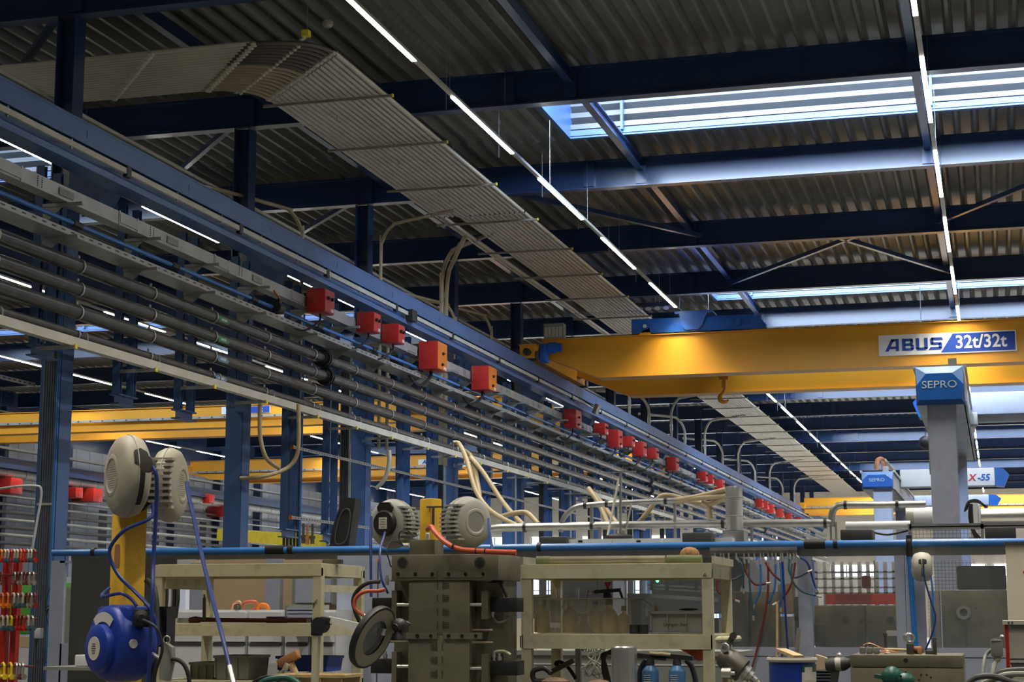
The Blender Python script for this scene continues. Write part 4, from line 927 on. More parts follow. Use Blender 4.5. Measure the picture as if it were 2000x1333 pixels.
pipe('duct_pipe', [(1625, 1030), (1625, 1005), (1632, 992), (1648, 987), (1720, 987), (1808, 985)], 0.045, 'galv', 'silver elbow pipe running towards the tall robot column', 'pipe', coll=[(1651, 987), (1752, 986)])
pipe('duct_pipe', [(1652, 1028), (1720, 1027), (1778, 1026)], 0.055, 'white', 'thick white plastic pipe left of the aluminium frame', 'pipe', sm=1, Y=22.5)
pipe('cable', [(1704, 1040), (1735, 1045), (1776, 1036)], 0.014, 'black', 'black corrugated cable sagging below the white pipe', 'cable', Y=22.3)
c = at(1785, 1010, Y=23.5); c2 = at(1822, 1009, Y=23.5)
t = thing('barrel_housing', c, 'white round barrel housing at the foot of the tall robot column', 'machine part')
build('drum', MB().cyl(c, c2, 0.125, 20), 'white', t); build('flange', MB().cyl(c - Vector((0.1, 0, 0)), c, 0.15, 20), 'galvdull', t)
c = at(1912, 1010, Y=23.2); c2 = at(2040, 1008, Y=23.2)
t = thing('hydraulic_cylinder', c, 'large chrome and black horizontal cylinder at the right edge', 'cylinder')
build('barrel', MB().cyl(c, c2, 0.11, 20), 'shiny', t); build('end_block', MB().obox(c, (0.05, 0.3, 0.3), bev=0.01), 'white', t)
item('machine_side_plate', 1889, 980, 1912, 1050, 23.0, 0.3, 'white', 'pale upright plate behind the black cables at right', 'plate')
for k in range(6):
    pipe('cable', [(1884 + k * 2, 1000 - k * 2), (1892 + k, 980 + k), (1910 + k, 978 + 2 * k), (1925 + k * 2, 992)] if k < 3 else [(1888 + k * 2, 985), (1884 + k * 3, 1010), (1892 + 2 * k, 1035), (1890 + k * 5, 1052)], 0.013, 'black', 'black cable tangled at the right robot foot, %s' % ['arching topmost', 'arching second', 'arching lowest', 'hanging leftmost', 'hanging middle', 'hanging rightmost'][k], 'cable', Y=22.85, group='cables by the robot foot')
# sensor stand
t = thing('sensor_stand', at(1213, 1048, Y=22.6), 'slim aluminium tripod stand with a flat T bar on top', 'stand')
build('pole', MB().beam(at(1212, 1048, Y=22.6), at(1212, 922, Y=22.6), 0.03, 0.03), 'galv', t)
build('t_bar', MB().beam(at(1180, 924, Y=22.6), at(1242, 921, Y=22.6), 0.03, 0.012), 'galv', t)
build('brace', MB().beam(at(1209, 935, Y=22.6), at(1187, 1046, Y=22.4), 0.022, 0.022), 'cream', t)
build('brace', MB().beam(at(1233, 985, Y=22.6), at(1220, 1046, Y=22.8), 0.022, 0.022), 'galv', t)
build('base_cover', MB().ell(at(1208, 1050, Y=22.5), (0.2, 0.15, 0.05), 14), 'black', t)
for i, (px, a, b) in enumerate(((1155, 990, 1078), (1171, 1030, 1078), (1318, 985, 1078), (1623, 1020, 1077), (1633, 1020, 1077), (1468, 1028, 1078))):
    item('support_post', px - 3, a, px + 3, b, 22.75, 0.04, 'galv', 'short aluminium support post under the silver pipes, %s from the left' % ORD[i], 'post', 'support posts of the silver pipes')
# beige hoses
BH = [([(885, 866, 25.0), (897, 868, 25.0), (912, 900, 24.5), (930, 960, 24), (960, 1000, 23.5), (1010, 1028, 23)], 'leftmost, dropping from the pale trunking'),
      ([(905, 880, 25.0), (922, 896, 25), (934, 950, 24.5), (938, 985, 24)], 'straight down behind the grey reel'),
      ([(920, 895, 25.0), (945, 925, 24.5), (985, 985, 24), (1030, 1035, 23)], 'slanting right in front of the fourth column'),
      ([(978, 1010, 23.6), (1005, 1003, 23.5), (1030, 1003, 23.5), (1052, 1025, 23.2)], 'short arch above the long silver pipe'),
      ([(1150, 955, 24), (1170, 985, 23.6), (1190, 1030, 23.2)], 'dropping left of the sensor stand'),
      ([(1160, 965, 24), (1195, 1010, 23.6), (1215, 1040, 23.2)], 'dropping behind the sensor stand'),
      ([(1240, 1030, 23.0), (1262, 1005, 23), (1285, 975, 23), (1305, 968, 23), (1345, 978, 23), (1385, 985, 22.8), (1418, 972, 22.6)], 'wavy one rising from the long pipe to the stainless cylinder'),
      ([(1320, 978, 22.8), (1365, 970, 22.8), (1418, 957, 22.6)], 'upper thick one entering the stainless cylinder'),
      ([(1320, 982, 22.8), (1360, 974, 22.8), (1418, 970, 22.6)], 'lower straight one entering the stainless cylinder'),
      ([(1370, 982, 22.8), (1383, 990, 22.8), (1388, 1014, 22.8)], 'short one hanging left of the stainless cylinder')]
for pts, d in BH: pipe('vacuum_hose', pts, 0.036, 'hosebeige', 'beige vacuum hose, %s' % d, 'hose', sm=5, group='beige vacuum hoses')
# ================================================================ LINEAR ROBOTS
def robot(Yf, Yb, l, tp, r, bt, cl, cr, lab, lab2):
    x0, z1 = xz(l, tp, Yf); x1, z0 = xz(r, bt, Yf); w = x1 - x0; h = z1 - z0
    t = thing('linear_robot', ((x0 + x1) / 2, Yf, 0), lab, 'robot')
    mb = MB(); mb.prism([(0, 0.0), (0, h * 0.9), (w * .08, h), (w * .92, h), (w, h * .9), (w, 0)], (x0, Yf + 0.06, z0), (1, 0, 0), (0, 0, 1), (0, 1, 0), Yb - Yf)
    mb.box(x0 - 0.04, x0, Yf + 0.1, Yb, z1 - 0.02, z1 + 0.04); mb.box(x1, x1 + 0.04, Yf + 0.1, Yb, z1 - 0.02, z1 + 0.04); mb.box(x1 - 0.02, x1 + 0.03, Yf + 0.1, Yb, z0, z0 + 0.05)
    build('gantry_beam', mb, 'galvdull', t)
    mb = MB(); # faceted end cap
    f = [(x0, Yf + 0.06, z0), (x1, Yf + 0.06, z0), (x1, Yf + 0.06, z1), (x0, Yf + 0.06, z1)]
    g = [(x0 + .06 * w, Yf - 0.06, z0 + .12 * h), (x1 - .06 * w, Yf - 0.06, z0 + .12 * h), (x1 - .02 * w, Yf - 0.06, z0 + .5 * h), (x1 - .24 * w, Yf - 0.06, z1 - .2 * h), (x0 + .22 * w, Yf - 0.06, z1 - .2 * h), (x0 + .02 * w, Yf - 0.06, z0 + .5 * h)]
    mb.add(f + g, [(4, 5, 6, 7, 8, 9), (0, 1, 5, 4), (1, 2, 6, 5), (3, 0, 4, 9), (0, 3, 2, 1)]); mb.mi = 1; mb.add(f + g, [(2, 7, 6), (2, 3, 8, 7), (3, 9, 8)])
    cap = build('end_cap', mb, ['seprob', 'facetsheen'], t, smooth=5)
    mb = MB(); put_text(mb, 'SEPRO', h * 0.27, (x0 + w * 0.49, Yf - 0.064, z0 + h * 0.50), (1, 0, 0), (0, 0, 1), 0.0, 0, 0.003, 1.15); build('lettering', mb, 'silvert', cap)
    for k in (0.45,): build('bracket_plate', MB().box(x0 + w * 0.68, x0 + w * 0.86, Yf + 0.1, Yf + 0.12, z1, z1 + 0.13), 'galv', t)
    cx0 = at(cl, bt + 20, Y=Yf + 0.15).x; cx1 = at(cr, bt + 20, Y=Yf + 0.15).x
    build('column', MB().box(cx0, cx1, Yf + 0.15, Yf + 0.6, 0.02, z0), 'lav', t)
    build('column', MB().box(cx0, cx1, Yb - 0.9, Yb - 0.45, 0.02, z0), 'lav', t)
    mb = MB()
    for s in (cx0 - 0.015, cx1): mb.prism([(0, 0), (0.0, -1.0), (0.06, -1.1), (0.12, -0.2), (0.28, 0)] , (s, Yf + 0.13, z0), (0, 1, 0), (0, 0, 1), (1, 0, 0), 0.015)
    build('gusset', mb, 'galvdull', t)
    return x0, x1, z0, z1
r1 = robot(28, 38.5, 1787, 717, 1885, 789, 1813, 1866, 'tall near linear robot with blue end cap on a pale grey column', '')
r2 = robot(42, 52.0, 1682, 922, 1745, 955, 1707, 1742, 'farther linear robot with blue end cap, left of the tall one', '')
def arm(l, r, tp, bt, Y, tipl, tipr, lab, txt=None):
    xl, z1 = xz(l, tp, Y); xr, z0 = xz(r, bt, Y); t = thing('transfer_robot', (xl, Y, z0), lab, 'robot')
    build('beam', MB().obox(((xl + xr) / 2, Y + 0.25, (z0 + z1) / 2), (xr - xl, 0.5, z1 - z0), bev=0.03), 'white' if txt else 'lav', t)
    for a, b in ((tipl, l), (r, tipr)):
        if a is None or b is None: continue
        xa, xb = at(a, tp, Y=Y).x, at(b, tp, Y=Y).x; h = z1 - z0; s = 1 if b == tipr else -1
        base = xr if s > 0 else xl; L = (xb - xa); 
        mb = MB().prism([(0, 0), (0, h), (s * L * 0.6, h * 0.95), (s * L, h * 0.62), (s * L * 0.62, -0.05 * h)], (base, Y, z0), (1, 0, 0), (0, 0, 1), (0, 1, 0), 0.5)
        build('end_cap', mb, 'seprob', t, smooth=10)
    if txt:
        a, b, c = txt; q = at(b, 934, Y=Y - 0.01)
        mb = MB(); put_text(mb, '-55', 0.23, (q.x + 0.22, Y - 0.005, q.z), (1, 0, 0), (0, 0, 1), 0.008, 0.2); build('lettering', mb, 'seprob', t)
        mb = MB(); put_text(mb, 'X', 0.23, (q.x - 0.06, Y - 0.005, q.z), (1, 0, 0), (0, 0, 1), 0.008, 0.2); build('lettering', mb, 'red', t)
    return t
arm(1812, 2060, 770, 806, 34.0, 1782, None, 'pale robot cross arm behind the tall robot, blue tip left of it')
item('robot_rail', 1900, 813, 2060, 820, 34.2, 0.3, 'white', 'thin pale rail under the pale robot cross arm', 'rail')
item('robot_carriage', 1893, 806, 1910, 830, 33.6, 0.4, 'galvdull', 'small grey carriage where the cross arm meets the tall robot', 'carriage', bev=0.02)
arm(1757, 1944, 918, 949, 45.0, None, 1972, 'white robot arm with blue right tip and lettering', (0, 1903, 0))
arm(1780, 1932, 969, 987, 52.0, None, 1956, 'distant smaller white robot arm with blue right tip')
tag(build('energy_coil', MB().tube([at(1712, 918, Y=42.4), at(1714, 900, Y=42.4), at(1724, 899, Y=42.6), at(1727, 918, Y=43)], 0.06, 8, 4), 'copper'), 'brown coiled cable standing on the farther robot', 'cable')
tag(build('robot_cable_guide', MB().tube([at(1728, 900, Y=43), at(1738, 912, Y=44), at(1746, 920, Y=46)], 0.05, 6, 3), 'cream'), 'pale cable guide on top of the farther robot beam', 'cable guide')
dp = at(1808, 865, Y=50)
tag(build('dome_mirror', MB().ell(dp, (0.2, 0.2, 0.2), 14).cyl(dp, (dp.x, dp.y, 10.93), 0.012, 6), 'black'), 'black dome left of the tall robot column under the roof', 'dome')
# ================================================================ LEFT BACK AREA
# black fabric bag, hoses, bracket posts near columns
t = thing('bag', at(668, 1068, Y=24.5), 'tall black fabric tool bag leaning against the second blue column', 'bag')
P = [(640, 1092), (648, 1035), (660, 1000), (667, 975), (675, 972), (694, 974), (692, 990), (687, 1020), (684, 1045), (678, 1092)]
q0 = at(640, 1092, Y=24.5); poly = [((at(x, y, Y=24.5) - q0).x, (at(x, y, Y=24.5) - q0).z) for x, y in P]
build('body', MB().prism(poly, q0, (1, 0, 0), (0, 0, 1), (0, 1, 0), 0.28), 'black', t)
build('pocket', MB().tube([at(x, y, Y=24.48) for x, y in ((655, 1060), (668, 1062), (678, 1050), (684, 1010), (680, 995), (668, 1000), (658, 1030))], 0.012, 6, 4, True), 'dkgrey', t)
def vbundle(x, y, n, z0, z1, r, gap, m, lab, yaw=0):
    t = thing('hose_bundle', (x, y, z0), lab, 'hoses', 'vertical hose bundles by the columns')
    o = None
    for i in range(n):
        p = MB().cyl((x, y + gap * i, z0), (x, y + gap * i, z1), r, 8); build('hose', p, m, t)
    return t
nb = 0
for k in range(7):
    yb = 27.72 + 6.12 * k
    vbundle(-12.7 + 0.1, yb + 1.6, 5, 0.0, 6.9, 0.028, 0.16, 'black', 'bundle of black vertical hoses beside the pipe run, %s from the left' % ORD[k])
    vbundle(-12.9, yb + 5.2, 5 if k < 3 else 3, 0.0, 6.9, 0.045, 0.11, 'black', 'thicker black hose bundle just before a blue column, %s from the left' % ORD[k])
    tag(build('riser_pipe', MB().cyl((-12.45, yb + 2.0, 0.1), (-12.45, yb + 2.0, 7.2), 0.02, 8), 'bluepipe'), 'thin bright blue riser pipe, %s along the columns' % ORD[k], 'pipe', 'thin blue riser pipes')
    tag(build('riser_duct', MB().cyl((-12.3, yb + 3.2, 4.2 if k < 2 else 0.1), (-12.3, yb + 3.2, 7.2), 0.075 if k < 2 else 0.05, 12), 'galv'), 'bright galvanised riser tube, %s along the columns' % ORD[k], 'pipe', 'galvanised riser tubes')
    tag(build('riser_pipe', MB().cyl((-12.3, yb + 4.1, 0.1), (-12.3, yb + 4.1, 7.0), 0.028, 8), 'galv'), 'thin galvanised riser pipe, %s along the columns' % ORD[k], 'pipe', 'thin galvanised riser pipes')
# perforated strut channels running along behind the posts
def strut(z, y0, y1, x, lab):
    t = thing('strut_channel', (x, y0, z), lab, 'strut channel')
    build('channel', MB().box(x - 0.02, x + 0.02, y0, y1, z, z + 0.05), 'galv', t)
    mb = MB(); q = y0
    while q < min(y1, y0 + 16): mb.box(x + 0.019, x + 0.022, q, q + 0.07, z + 0.015, z + 0.035); q += 0.13
    o = build('slots', mb, 'dkgrey', t); o['kind'] = 'stuff'
    build('end_cap', MB().box(x - 0.03, x + 0.03, y0 - 0.03, y0, z - 0.01, z + 0.06), 'orange', t)
a = at(572, 871, X=-12.0); b = at(725, 905, X=-12.0); strut(a.z - 0.05, a.y, 60, -12.0, 'upper perforated strut channel crossing the blue hanger posts')
a = at(568, 1014, X=-12.0); strut(a.z, a.y, 36, -12.0, 'lower perforated strut channel crossing behind the black bag')
strut(at(0, 740, X=-12.95).z, 14, 21.2, -12.95, 'short perforated channel left of the nearest column')
# looping beige cable bottom left bay
pipe('conduit', [(508, 790, 26), (508, 850, 26), (520, 895, 26), (545, 915, 26.3)], 0.035, 'hosebeige', 'beige flexible conduit dropping in an arc beside the second column', 'conduit')
pipe('conduit', [(583, 790, 26.5), (583, 870, 26.5), (575, 900, 26.5), (555, 918, 26.4), (510, 932, 26), (470, 935, 26)], 0.035, 'hosebeige', 'beige flexible conduit curving left below the strut channel', 'conduit')
pipe('conduit', [(760, 880, 30), (760, 905, 30), (752, 935, 30), (735, 955, 30)], 0.04, 'cream', 'pale flexible conduit curling left of the third column', 'conduit')
# white wire loop and cable tray on the left
pipe('cable', [(0, 955, 20.9), (40, 950, 20.9), (72, 950, 20.9), (80, 955, 20.9), (80, 975, 20.9), (72, 1020, 20.9), (63, 1075, 20.9)], 0.016, 'white', 'white cable bending down beside the nearest column', 'cable')
# valve cluster
for i, (px, py) in enumerate(((592, 1062), (600, 1064), (610, 1063))): tag(build('valve', MB().lathe(at(px, py, Y=24.2), (0, 0, 1), [(0, 0.03), (0.08, 0.03), (0.08, 0.045), (0.12, 0.045), (0.12, 0.02), (0.3, 0.02)], 10), 'copper' if i % 2 else 'steeldark'), 'small hydraulic valve on a hose end above the blue pipe, %s of three' % ('left', 'middle', 'right')[i], 'valve')
# partition, cabinets and boards below the pipe at left
t = thing('partition', at(120, 1330, Y=20.4), 'pale grey partition frame with narrow window beside the nearest column', 'partition')
for l, tp, r, b in ((100, 1096, 117, 1340), (117, 1096, 150, 1100), (117, 1258, 150, 1340)): build('frame', pbox(MB(), l, tp, r, b, 20.4, 0.06), 'greybox' if False else 'lav', t)
build('pane', pbox(MB(), 117, 1100, 148, 1258, 20.43, 0.01), 'pane', t)
build('curtain', pbox(MB(), 117, 1150, 150, 1258, 20.9, 0.05), 'greybox', t)
item('black_board', 141, 1091, 335, 1340, 15.6, 0.04, 'dkgrey', 'large black board standing behind the yellow post', 'board')
item('window_board', 378, 1094, 520, 1192, 19.5, 0.05, 'tan', 'light tan wooden board behind the left shelf, left piece', 'board')
item('window_board', 545, 1094, 690, 1192, 19.5, 0.05, 'tan', 'light tan wooden board behind the left shelf, right piece', 'board')
item('partition_post', 520, 1092, 546, 1192, 19.4, 0.12, 'lav', 'pale lavender partition post between the two tan boards', 'post')
item('partition_post', 372, 1100, 392, 1192, 19.4, 0.12, 'lav', 'pale partition post left of the tan boards', 'post')
t = thing('wall_cabinet', at(605, 1180, Y=19.2), 'grey steel wall cabinet on the tan board, behind the left shelf leg', 'cabinet')
build('body', pbox(MB(), 571, 1128, 650, 1181, 19.2, 0.25), 'greybox', t)
build('door', pbox(MB(), 577, 1130, 645, 1178, 19.17, 0.03), 'lav', t)
item('back_wall_strip', 300, 1094, 380, 1104, 19.8, 0.05, 'white', 'bright strip of window above the black board end', 'window strip')
# tall cabinet
t = thing('tall_cabinet', at(715, 1333, Y=14.0), 'tall pale grey two-door steel cabinet behind the magnifier lamp', 'cabinet')
x0, z1 = xz(659, 1086, 14.0); x1, _ = xz(830, 1086, 14.0)
build('body', MB().box(x0, x1, 14.0, 14.5, 0.05, z1), 'lav', t)
for l, r in ((664, 737), (740, 815)): build('door', MB().box(at(l, 1090, Y=13.98).x, at(r, 1090, Y=13.98).x, 13.98, 14.0, 0.1, z1 - 0.04), 'lav', t)
build('sticker', pbox(MB(), 737, 1092, 741, 1099, 13.965, 0.004), 'orange', t)
# drawer cabinets
sp_ = [(330, 412, 'leftmost'), (415, 483, 'second from left'), (486, 554, 'third from left'), (557, 606, 'fourth from left, with grey top drawers'), (609, 656, 'rightmost, beside the tall cabinet')]
for i, (l, r, d) in enumerate(sp_):
    t = thing('drawer_cabinet', at((l + r) / 2, 1333, Y=13.6), 'white drawer cabinet below the left shelf, %s' % d, 'cabinet', 'white drawer cabinets')
    x0 = at(l, 1250, Y=13.6).x; x1 = at(r, 1250, Y=13.6).x; zt_ = at(400, 1192, Y=13.6).z
    build('body', MB().box(x0, x1, 13.6, 14.1, 0.05, zt_), 'white', t)
    zz_ = [1.9, zt_ - 0.02, at(400, 1256, Y=13.6).z, 1.05, 0.7, 0.4]
    for a, b in ((zt_ - 0.02, at(400, 1255, Y=13.6).z + 0.005), (at(400, 1262, Y=13.6).z, 1.02), (1.0, 0.6), (0.58, 0.1)):
        build('drawer', MB().box(x0 + 0.01, x1 - 0.01, 13.57, 13.6, b, a), 'white', t)
    build('handle_recess', MB().box(x0 + 0.02, x1 - 0.02, 13.565, 13.59, at(400, 1262, Y=13.6).z, at(400, 1256, Y=13.6).z), 'brick' if False else 'dkgrey', t)
t = thing('drawer_cabinet', at(592, 1210, Y=13.4), 'small grey drawer unit standing on the white cabinets', 'cabinet')
build('body', pbox(MB(), 556, 1182, 612, 1210, 13.4, 0.35), 'greybox', t)
for a, b in ((1187, 1192), (1194, 1199), (1201, 1207)): build('drawer', pbox(MB(), 560, a, 610, b, 13.37, 0.03), 'lav', t)
item('bench_top', 85, 1303, 212, 1311, 15.0, 0.5, 'greybox', 'thin grey bench top behind the blue cable reel', 'bench')
item('printer', 146, 1280, 182, 1302, 15.1, 0.3, 'white', 'small white tray unit on the grey bench top', 'tray', bev=0.01)
item('green_machine', 12, 1140, 64, 1240, 30.0, 1.0, 'green', 'green machine behind the red shackle rack', 'machine', bev=0.03)
item('green_machine', 117, 1138, 146, 1370, 28.0, 0.6, 'green', 'green box seen through the narrow partition window', 'box', bev=0.02)
item('cardboard_box', 28, 1244, 56, 1265, 24.0, 0.4, 'tan', 'small tan cardboard box behind the red rack', 'box')
item('white_cabinet', 26, 1266, 60, 1340, 24.0, 0.5, 'white', 'white cabinet under the small tan box', 'cabinet')
# socket and cable on the nearest column
q = at(76, 1238, Y=21.0)
t = thing('wall_socket', q, 'white wall socket with a plug on the nearest column', 'socket')
build('housing', MB().obox(q, (0.1, 0.08, 0.14), bev=0.01), 'white', t); build('plug', MB().cyl(q - Vector((0.02, 0.02, 0.07)), q - Vector((0.03, 0.02, 0.17)), 0.03, 10, 0.018), 'dkgrey', t)
pipe('cable', [(71, 1262), (70, 1290), (82, 1298), (98, 1285), (100, 1250), (90, 1200), (92, 1165), (105, 1135), (126, 1115), (127, 1083)], 0.006, 'black', 'thin black cable looping down the nearest column', 'cable', Y=20.95, n=6)
tag(build('cable_coil', MB().tube([at(x, y, Y=20.9) for x, y in ((88, 1188), (98, 1183), (107, 1188), (104, 1198), (92, 1200), (95, 1190), (106, 1195), (100, 1205))], 0.012, 6, 4), 'black'), 'knotted bunch of black cable hanging beside the nearest column', 'cable')
# white hose reel on guard post placed by reel builder below

struct('trim_1', MB().box(-12.2, -3.4, 21.4, 24.9, 2.36, 2.42), 'galvdull')
struct('trim_2', MB().box(-3.4, 0.6, 22.25, 23.0, 2.36, 2.42), 'galvdull')
# ================================================================ HOSE REELS
def V(*a): return Vector(a)
def reel(name, c, ang, R, w, m, lab, cat='hose reel', fins=None, slot=False, hub=False, tilt=0.0):
    """drum reel; ang = compass angle of its axis (0 = +x, -90 deg = towards camera)"""
    a = V(math.cos(ang), math.sin(ang), tilt).normalized(); s = a.cross(V(0, 0, 1)).normalized(); u = s.cross(a).normalized()
    c = Vector(c); t = thing(name, c - V(0, 0, R), lab, cat)
    pr = [(-w * .5, R * .30), (-w * .52, R * .55), (-w * .44, R * .80), (-w * .33, R * .93), (-w * .12, R), (w * .12, R), (w * .33, R * .93), (w * .44, R * .80), (w * .52, R * .55), (w * .50, R * .30)]
    n = 40; mb = MB(); mb.lathe(c, a, pr, n)
    body = build('housing', mb, m, t, smooth=50)
    # dished round cap on the outer face
    mb = MB().lathe(c + a * (w * .49), a, [(0, R * .56), (w * .05, R * .50), (w * .055, R * .42), (w * .0, R * .36), (-w * .02, R * .1)], 32, True)
    build('side_dish', mb, m, t)
    mb = MB()
    for k in range(-5, 6): 
        hl = math.sqrt(max(0.01, 1 - (k / 6) ** 2)) * R * .34
        mb.obox(c + a * (w * .495) + u * (k * R * .055), (0.006, 2 * hl, R * .02), Matrix((a, s, u)).transposed())
    build('grille', mb, m, t)
    mb = MB().lathe(c + a * (w * 0.02), a, [(0, R * 1.0), (0, R * 1.02), (w * .03, R * 1.02), (w * .03, R * 1.0)], n, False); build('seam', mb, m, t)
    if fins is not None:
        cd_ = (V(0, 0, EYE) - c); fins = 1 if cd_.dot(s) > 0 else -1
        mb = MB()
        for k in range(-4, 5):
            z = k * R * .16; rr = math.sqrt(max(0, R * R - z * z)) * 0.98
            mb.obox(c + s * (fins * (rr - 0.024)) + u * z, (w * .86, 0.06, R * .075), Matrix((a, s, u)).transposed())
        build('cooling_fins', mb, m, t)
        mb = MB()
        for k in range(-3, 4):
            z = (k + 0.0) * R * .16 + R * .08; rr = math.sqrt(max(0, R * R - z * z)) * 0.98
            mb.obox(c + s * (fins * (rr - 0.020)) + u * z, (w * .7, 0.042, R * .06), Matrix((a, s, u)).transposed())
        build('fin_gap_shade', mb, 'dkgrey', t)  # dark boxes stand in for the shadow between fins
    return t, c, a, s, u
# ---------------------------------------------------------------- yellow post with reels
Yp = 10.0
pc = at(250, 1100, Y=Yp + 0.08)
t = thing('yellow_post', (pc.x, pc.y, 0), 'thick yellow steel post carrying two cream reels and a blue reel at left', 'post')
xa = at(215, 1100, Y=Yp).x; xb = at(258, 1100, Y=Yp).x; W_ = xb - xa
rot = Matrix.Rotation(math.radians(-28), 3, 'Z'); h_ = at(250, 985, Y=Yp).z
W_ = 0.165
build('tube', MB().obox((pc.x, pc.y, h_ / 2), (W_, W_, h_), rot, 0.012), 'postyellow', t)
build('foot_plate', MB().obox((pc.x, pc.y, 0.01), (0.4, 0.4, 0.02), rot), 'postyellow', t)
q = at(236, 1087, Y=Yp - 0.01); nrm = rot @ V(0, -1, 0); 
f = V(pc.x, pc.y, q.z) + nrm * (W_ / 2 - 0.002)
sl = []
for i in range(16):
    an = 2 * PI * i / 16; sl.append((0.031 * math.copysign(abs(math.cos(an)) ** .4, math.cos(an)), 0.078 * math.copysign(abs(math.sin(an)) ** .4, math.sin(an))))
mb = MB().prism(sl, f, rot @ V(1, 0, 0), (0, 0, 1), nrm, 0.004); build('opening', mb, 'brick', t)
cA = at(249, 931, Y=9.85)
tA, c, a, s, u = reel('hose_reel', cA, math.radians(226), 0.262, 0.20, 'reel', 'large cream hose reel on the yellow post, front one with dark slot', fins=None)
# slot opening facing the camera side
def on_drum(c, a, s, u, R, w, th, k): return c + a * (k * w) + (s * math.cos(th) + u * math.sin(th)) * R
def slot(t, c, a, s, u, R, w, th0, th1, off, hw, m='ink'):
    vs = []; fs = []; n = 24; q = 8
    for i in range(n + 1):
        f = i / n; th = th0 + (th1 - th0) * f; h = hw if f < 0.68 else hw * (2.6 if f < 0.9 else 2.6 * math.sqrt(max(0, 1 - ((f - .9) / .1) ** 2)))
        for e in range(q + 1):
            kk = off - h + 2 * h * e / q; k = abs(kk) / w; rr = R * (1.014 - (0.07 * (k - .12) / .21 if k > .12 else 0))
            vs.append(c + a * kk + (s * math.cos(th) + u * math.sin(th)) * rr)
    for i in range(n):
        for e in range(q): b = i * (q + 1) + e; fs.append((b, b + 1, b + q + 2, b + q + 1))
    return build('hose_slot', MB().add(vs, fs), m, t)
# direction of drum surface facing the camera
def face_th(s, u, c): d = (V(0, 0, EYE) - c).normalized(); return math.atan2(d.dot(u), d.dot(s))
th = face_th(s, u, c)
sgn = 1 if s.y < 0 else -1
slot(tA, c, a, s, u, 0.262, 0.20, th - sgn * 0.72, th + sgn * 0.75, -0.012, 0.019)
gp = at(296, 910, Y=9.60)
build('hose_guide', MB().lathe(gp, (-0.25, -1, 0.1), [(0, 0.02), (0.02, 0.05), (0.05, 0.052), (0.055, 0.015)], 20), 'steeldark', tA)
cB = at(331, 948, Y=10.12)
tB, c, a, s, u = reel('hose_reel', cB, math.radians(10), 0.24, 0.17, 'reel', 'cream hose reel on the yellow post, rear one with ribbed side', fins=1)
mb = MB()
mb.beam(cA - V(0, 0, 0.1), (pc.x, pc.y, cA.z - 0.25), 0.06, 0.05); mb.beam(cB, (pc.x, pc.y, cA.z - 0.25), 0.06, 0.05); build('reel_bracket', mb, 'black', t)
# hoses of the post
def hose(pts, r, m, lab, Y=9.7, cat='hose', sm=6, group=None, tip=None):
    P = [at(p[0], p[1], Y=(p[2] if len(p) > 2 else Y)) for p in pts]; th = thing('hose', P[0], lab, cat, group)
    build('tube', MB().tube(P, r, 10, sm), m, th)
    if tip: dd = (P[-1] - P[-2]).normalized(); build('end_sleeve', MB().tube([P[-1], P[-1] + dd * tip], r * 1.25, 10, 1), 'galv', th)
    return th
hose([(298, 912, 9.55), (306, 935, 9.55), (305, 1000, 9.6), (300, 1090, 9.6), (297, 1180, 9.5), (290, 1340, 9.5)], 0.013, 'hose', 'dark blue hose hanging straight down from the front cream reel')
hose([(297, 985, 9.8), (299, 1005, 9.75), (285, 1018, 9.7), (245, 1035, 9.65), (218, 1065, 9.65), (215, 1090, 9.65), (232, 1125, 9.65), (262, 1155, 9.65), (290, 1185, 9.6), (305, 1220, 9.6), (312, 1260, 9.6)], 0.012, 'hose', 'dark blue hose swinging left around the yellow post')
hose([(365, 942, 9.9), (368, 965, 9.85), (378, 1010, 9.7), (393, 1080, 9.5), (412, 1160, 9.3), (432, 1235, 9.1), (448, 1302, 9.0)], 0.013, 'hose', 'dark blue hose slanting down right from the rear cream reel', tip=0.12)
hose([(213, 1150, 9.9), (200, 1162, 9.8), (203, 1166, 9.7), (235, 1160, 9.65), (255, 1170, 9.65), (267, 1184, 9.65)], 0.011, 'hose', 'short blue hose looping behind the post above the blue reel')
hose([(287, 1135, 9.95), (300, 1150, 9.9), (306, 1200, 9.85), (304, 1260, 9.8), (298, 1340, 9.8)], 0.02, 'black', 'thick black hose behind the blue cable reel')
# ---------------------------------------------------------------- blue cable reel
Yb = 9.75; cb = at(238, 1257, Y=Yb)
t = thing('cable_reel', cb - V(0, 0, 0.24), 'big dark blue cable reel with round labelled hub on the yellow post', 'cable reel')
a = V(math.cos(math.radians(238)), math.sin(math.radians(238)), 0.0).normalized(); s = a.cross(V(0, 0, 1)).normalized(); u = V(0, 0, 1)
Rb = 0.240; wb = 0.26
MR = Matrix((a, s, u)).transposed()
mb = MB().lathe(cb, a, [(-.5 * wb, Rb * .6), (-.48 * wb, Rb * .88), (-.35 * wb, Rb * .98), (.30 * wb, Rb * .98), (.42 * wb, Rb * .92), (.5 * wb, Rb * .80), (.5 * wb, Rb * .5)], 36)
build('housing', mb, 'reelblue', t, smooth=45)
build('shoulder', MB().obox(cb + u * (Rb * .42) - a * (0.02), (wb * .80, Rb * 1.6, Rb * 1.05), MR, 0.03), 'reelblue', t)
hc = cb + a * (wb * .48) - u * 0.03
build('hub', MB().lathe(hc, a, [(0, Rb * .62), (.05, Rb * .60), (.065, Rb * .5), (.065, Rb * .1)], 28), 'reelblue', t)
build('hub_label', MB().lathe(hc + a * 0.065, a, [(0, Rb * .30), (0.003, Rb * .30)], 24), 'label', t)
fr = lambda th_, r_: cb + a * (wb * .5) + (s * math.cos(th_) + u * math.sin(th_)) * r_
sg_ = 1
vs = []
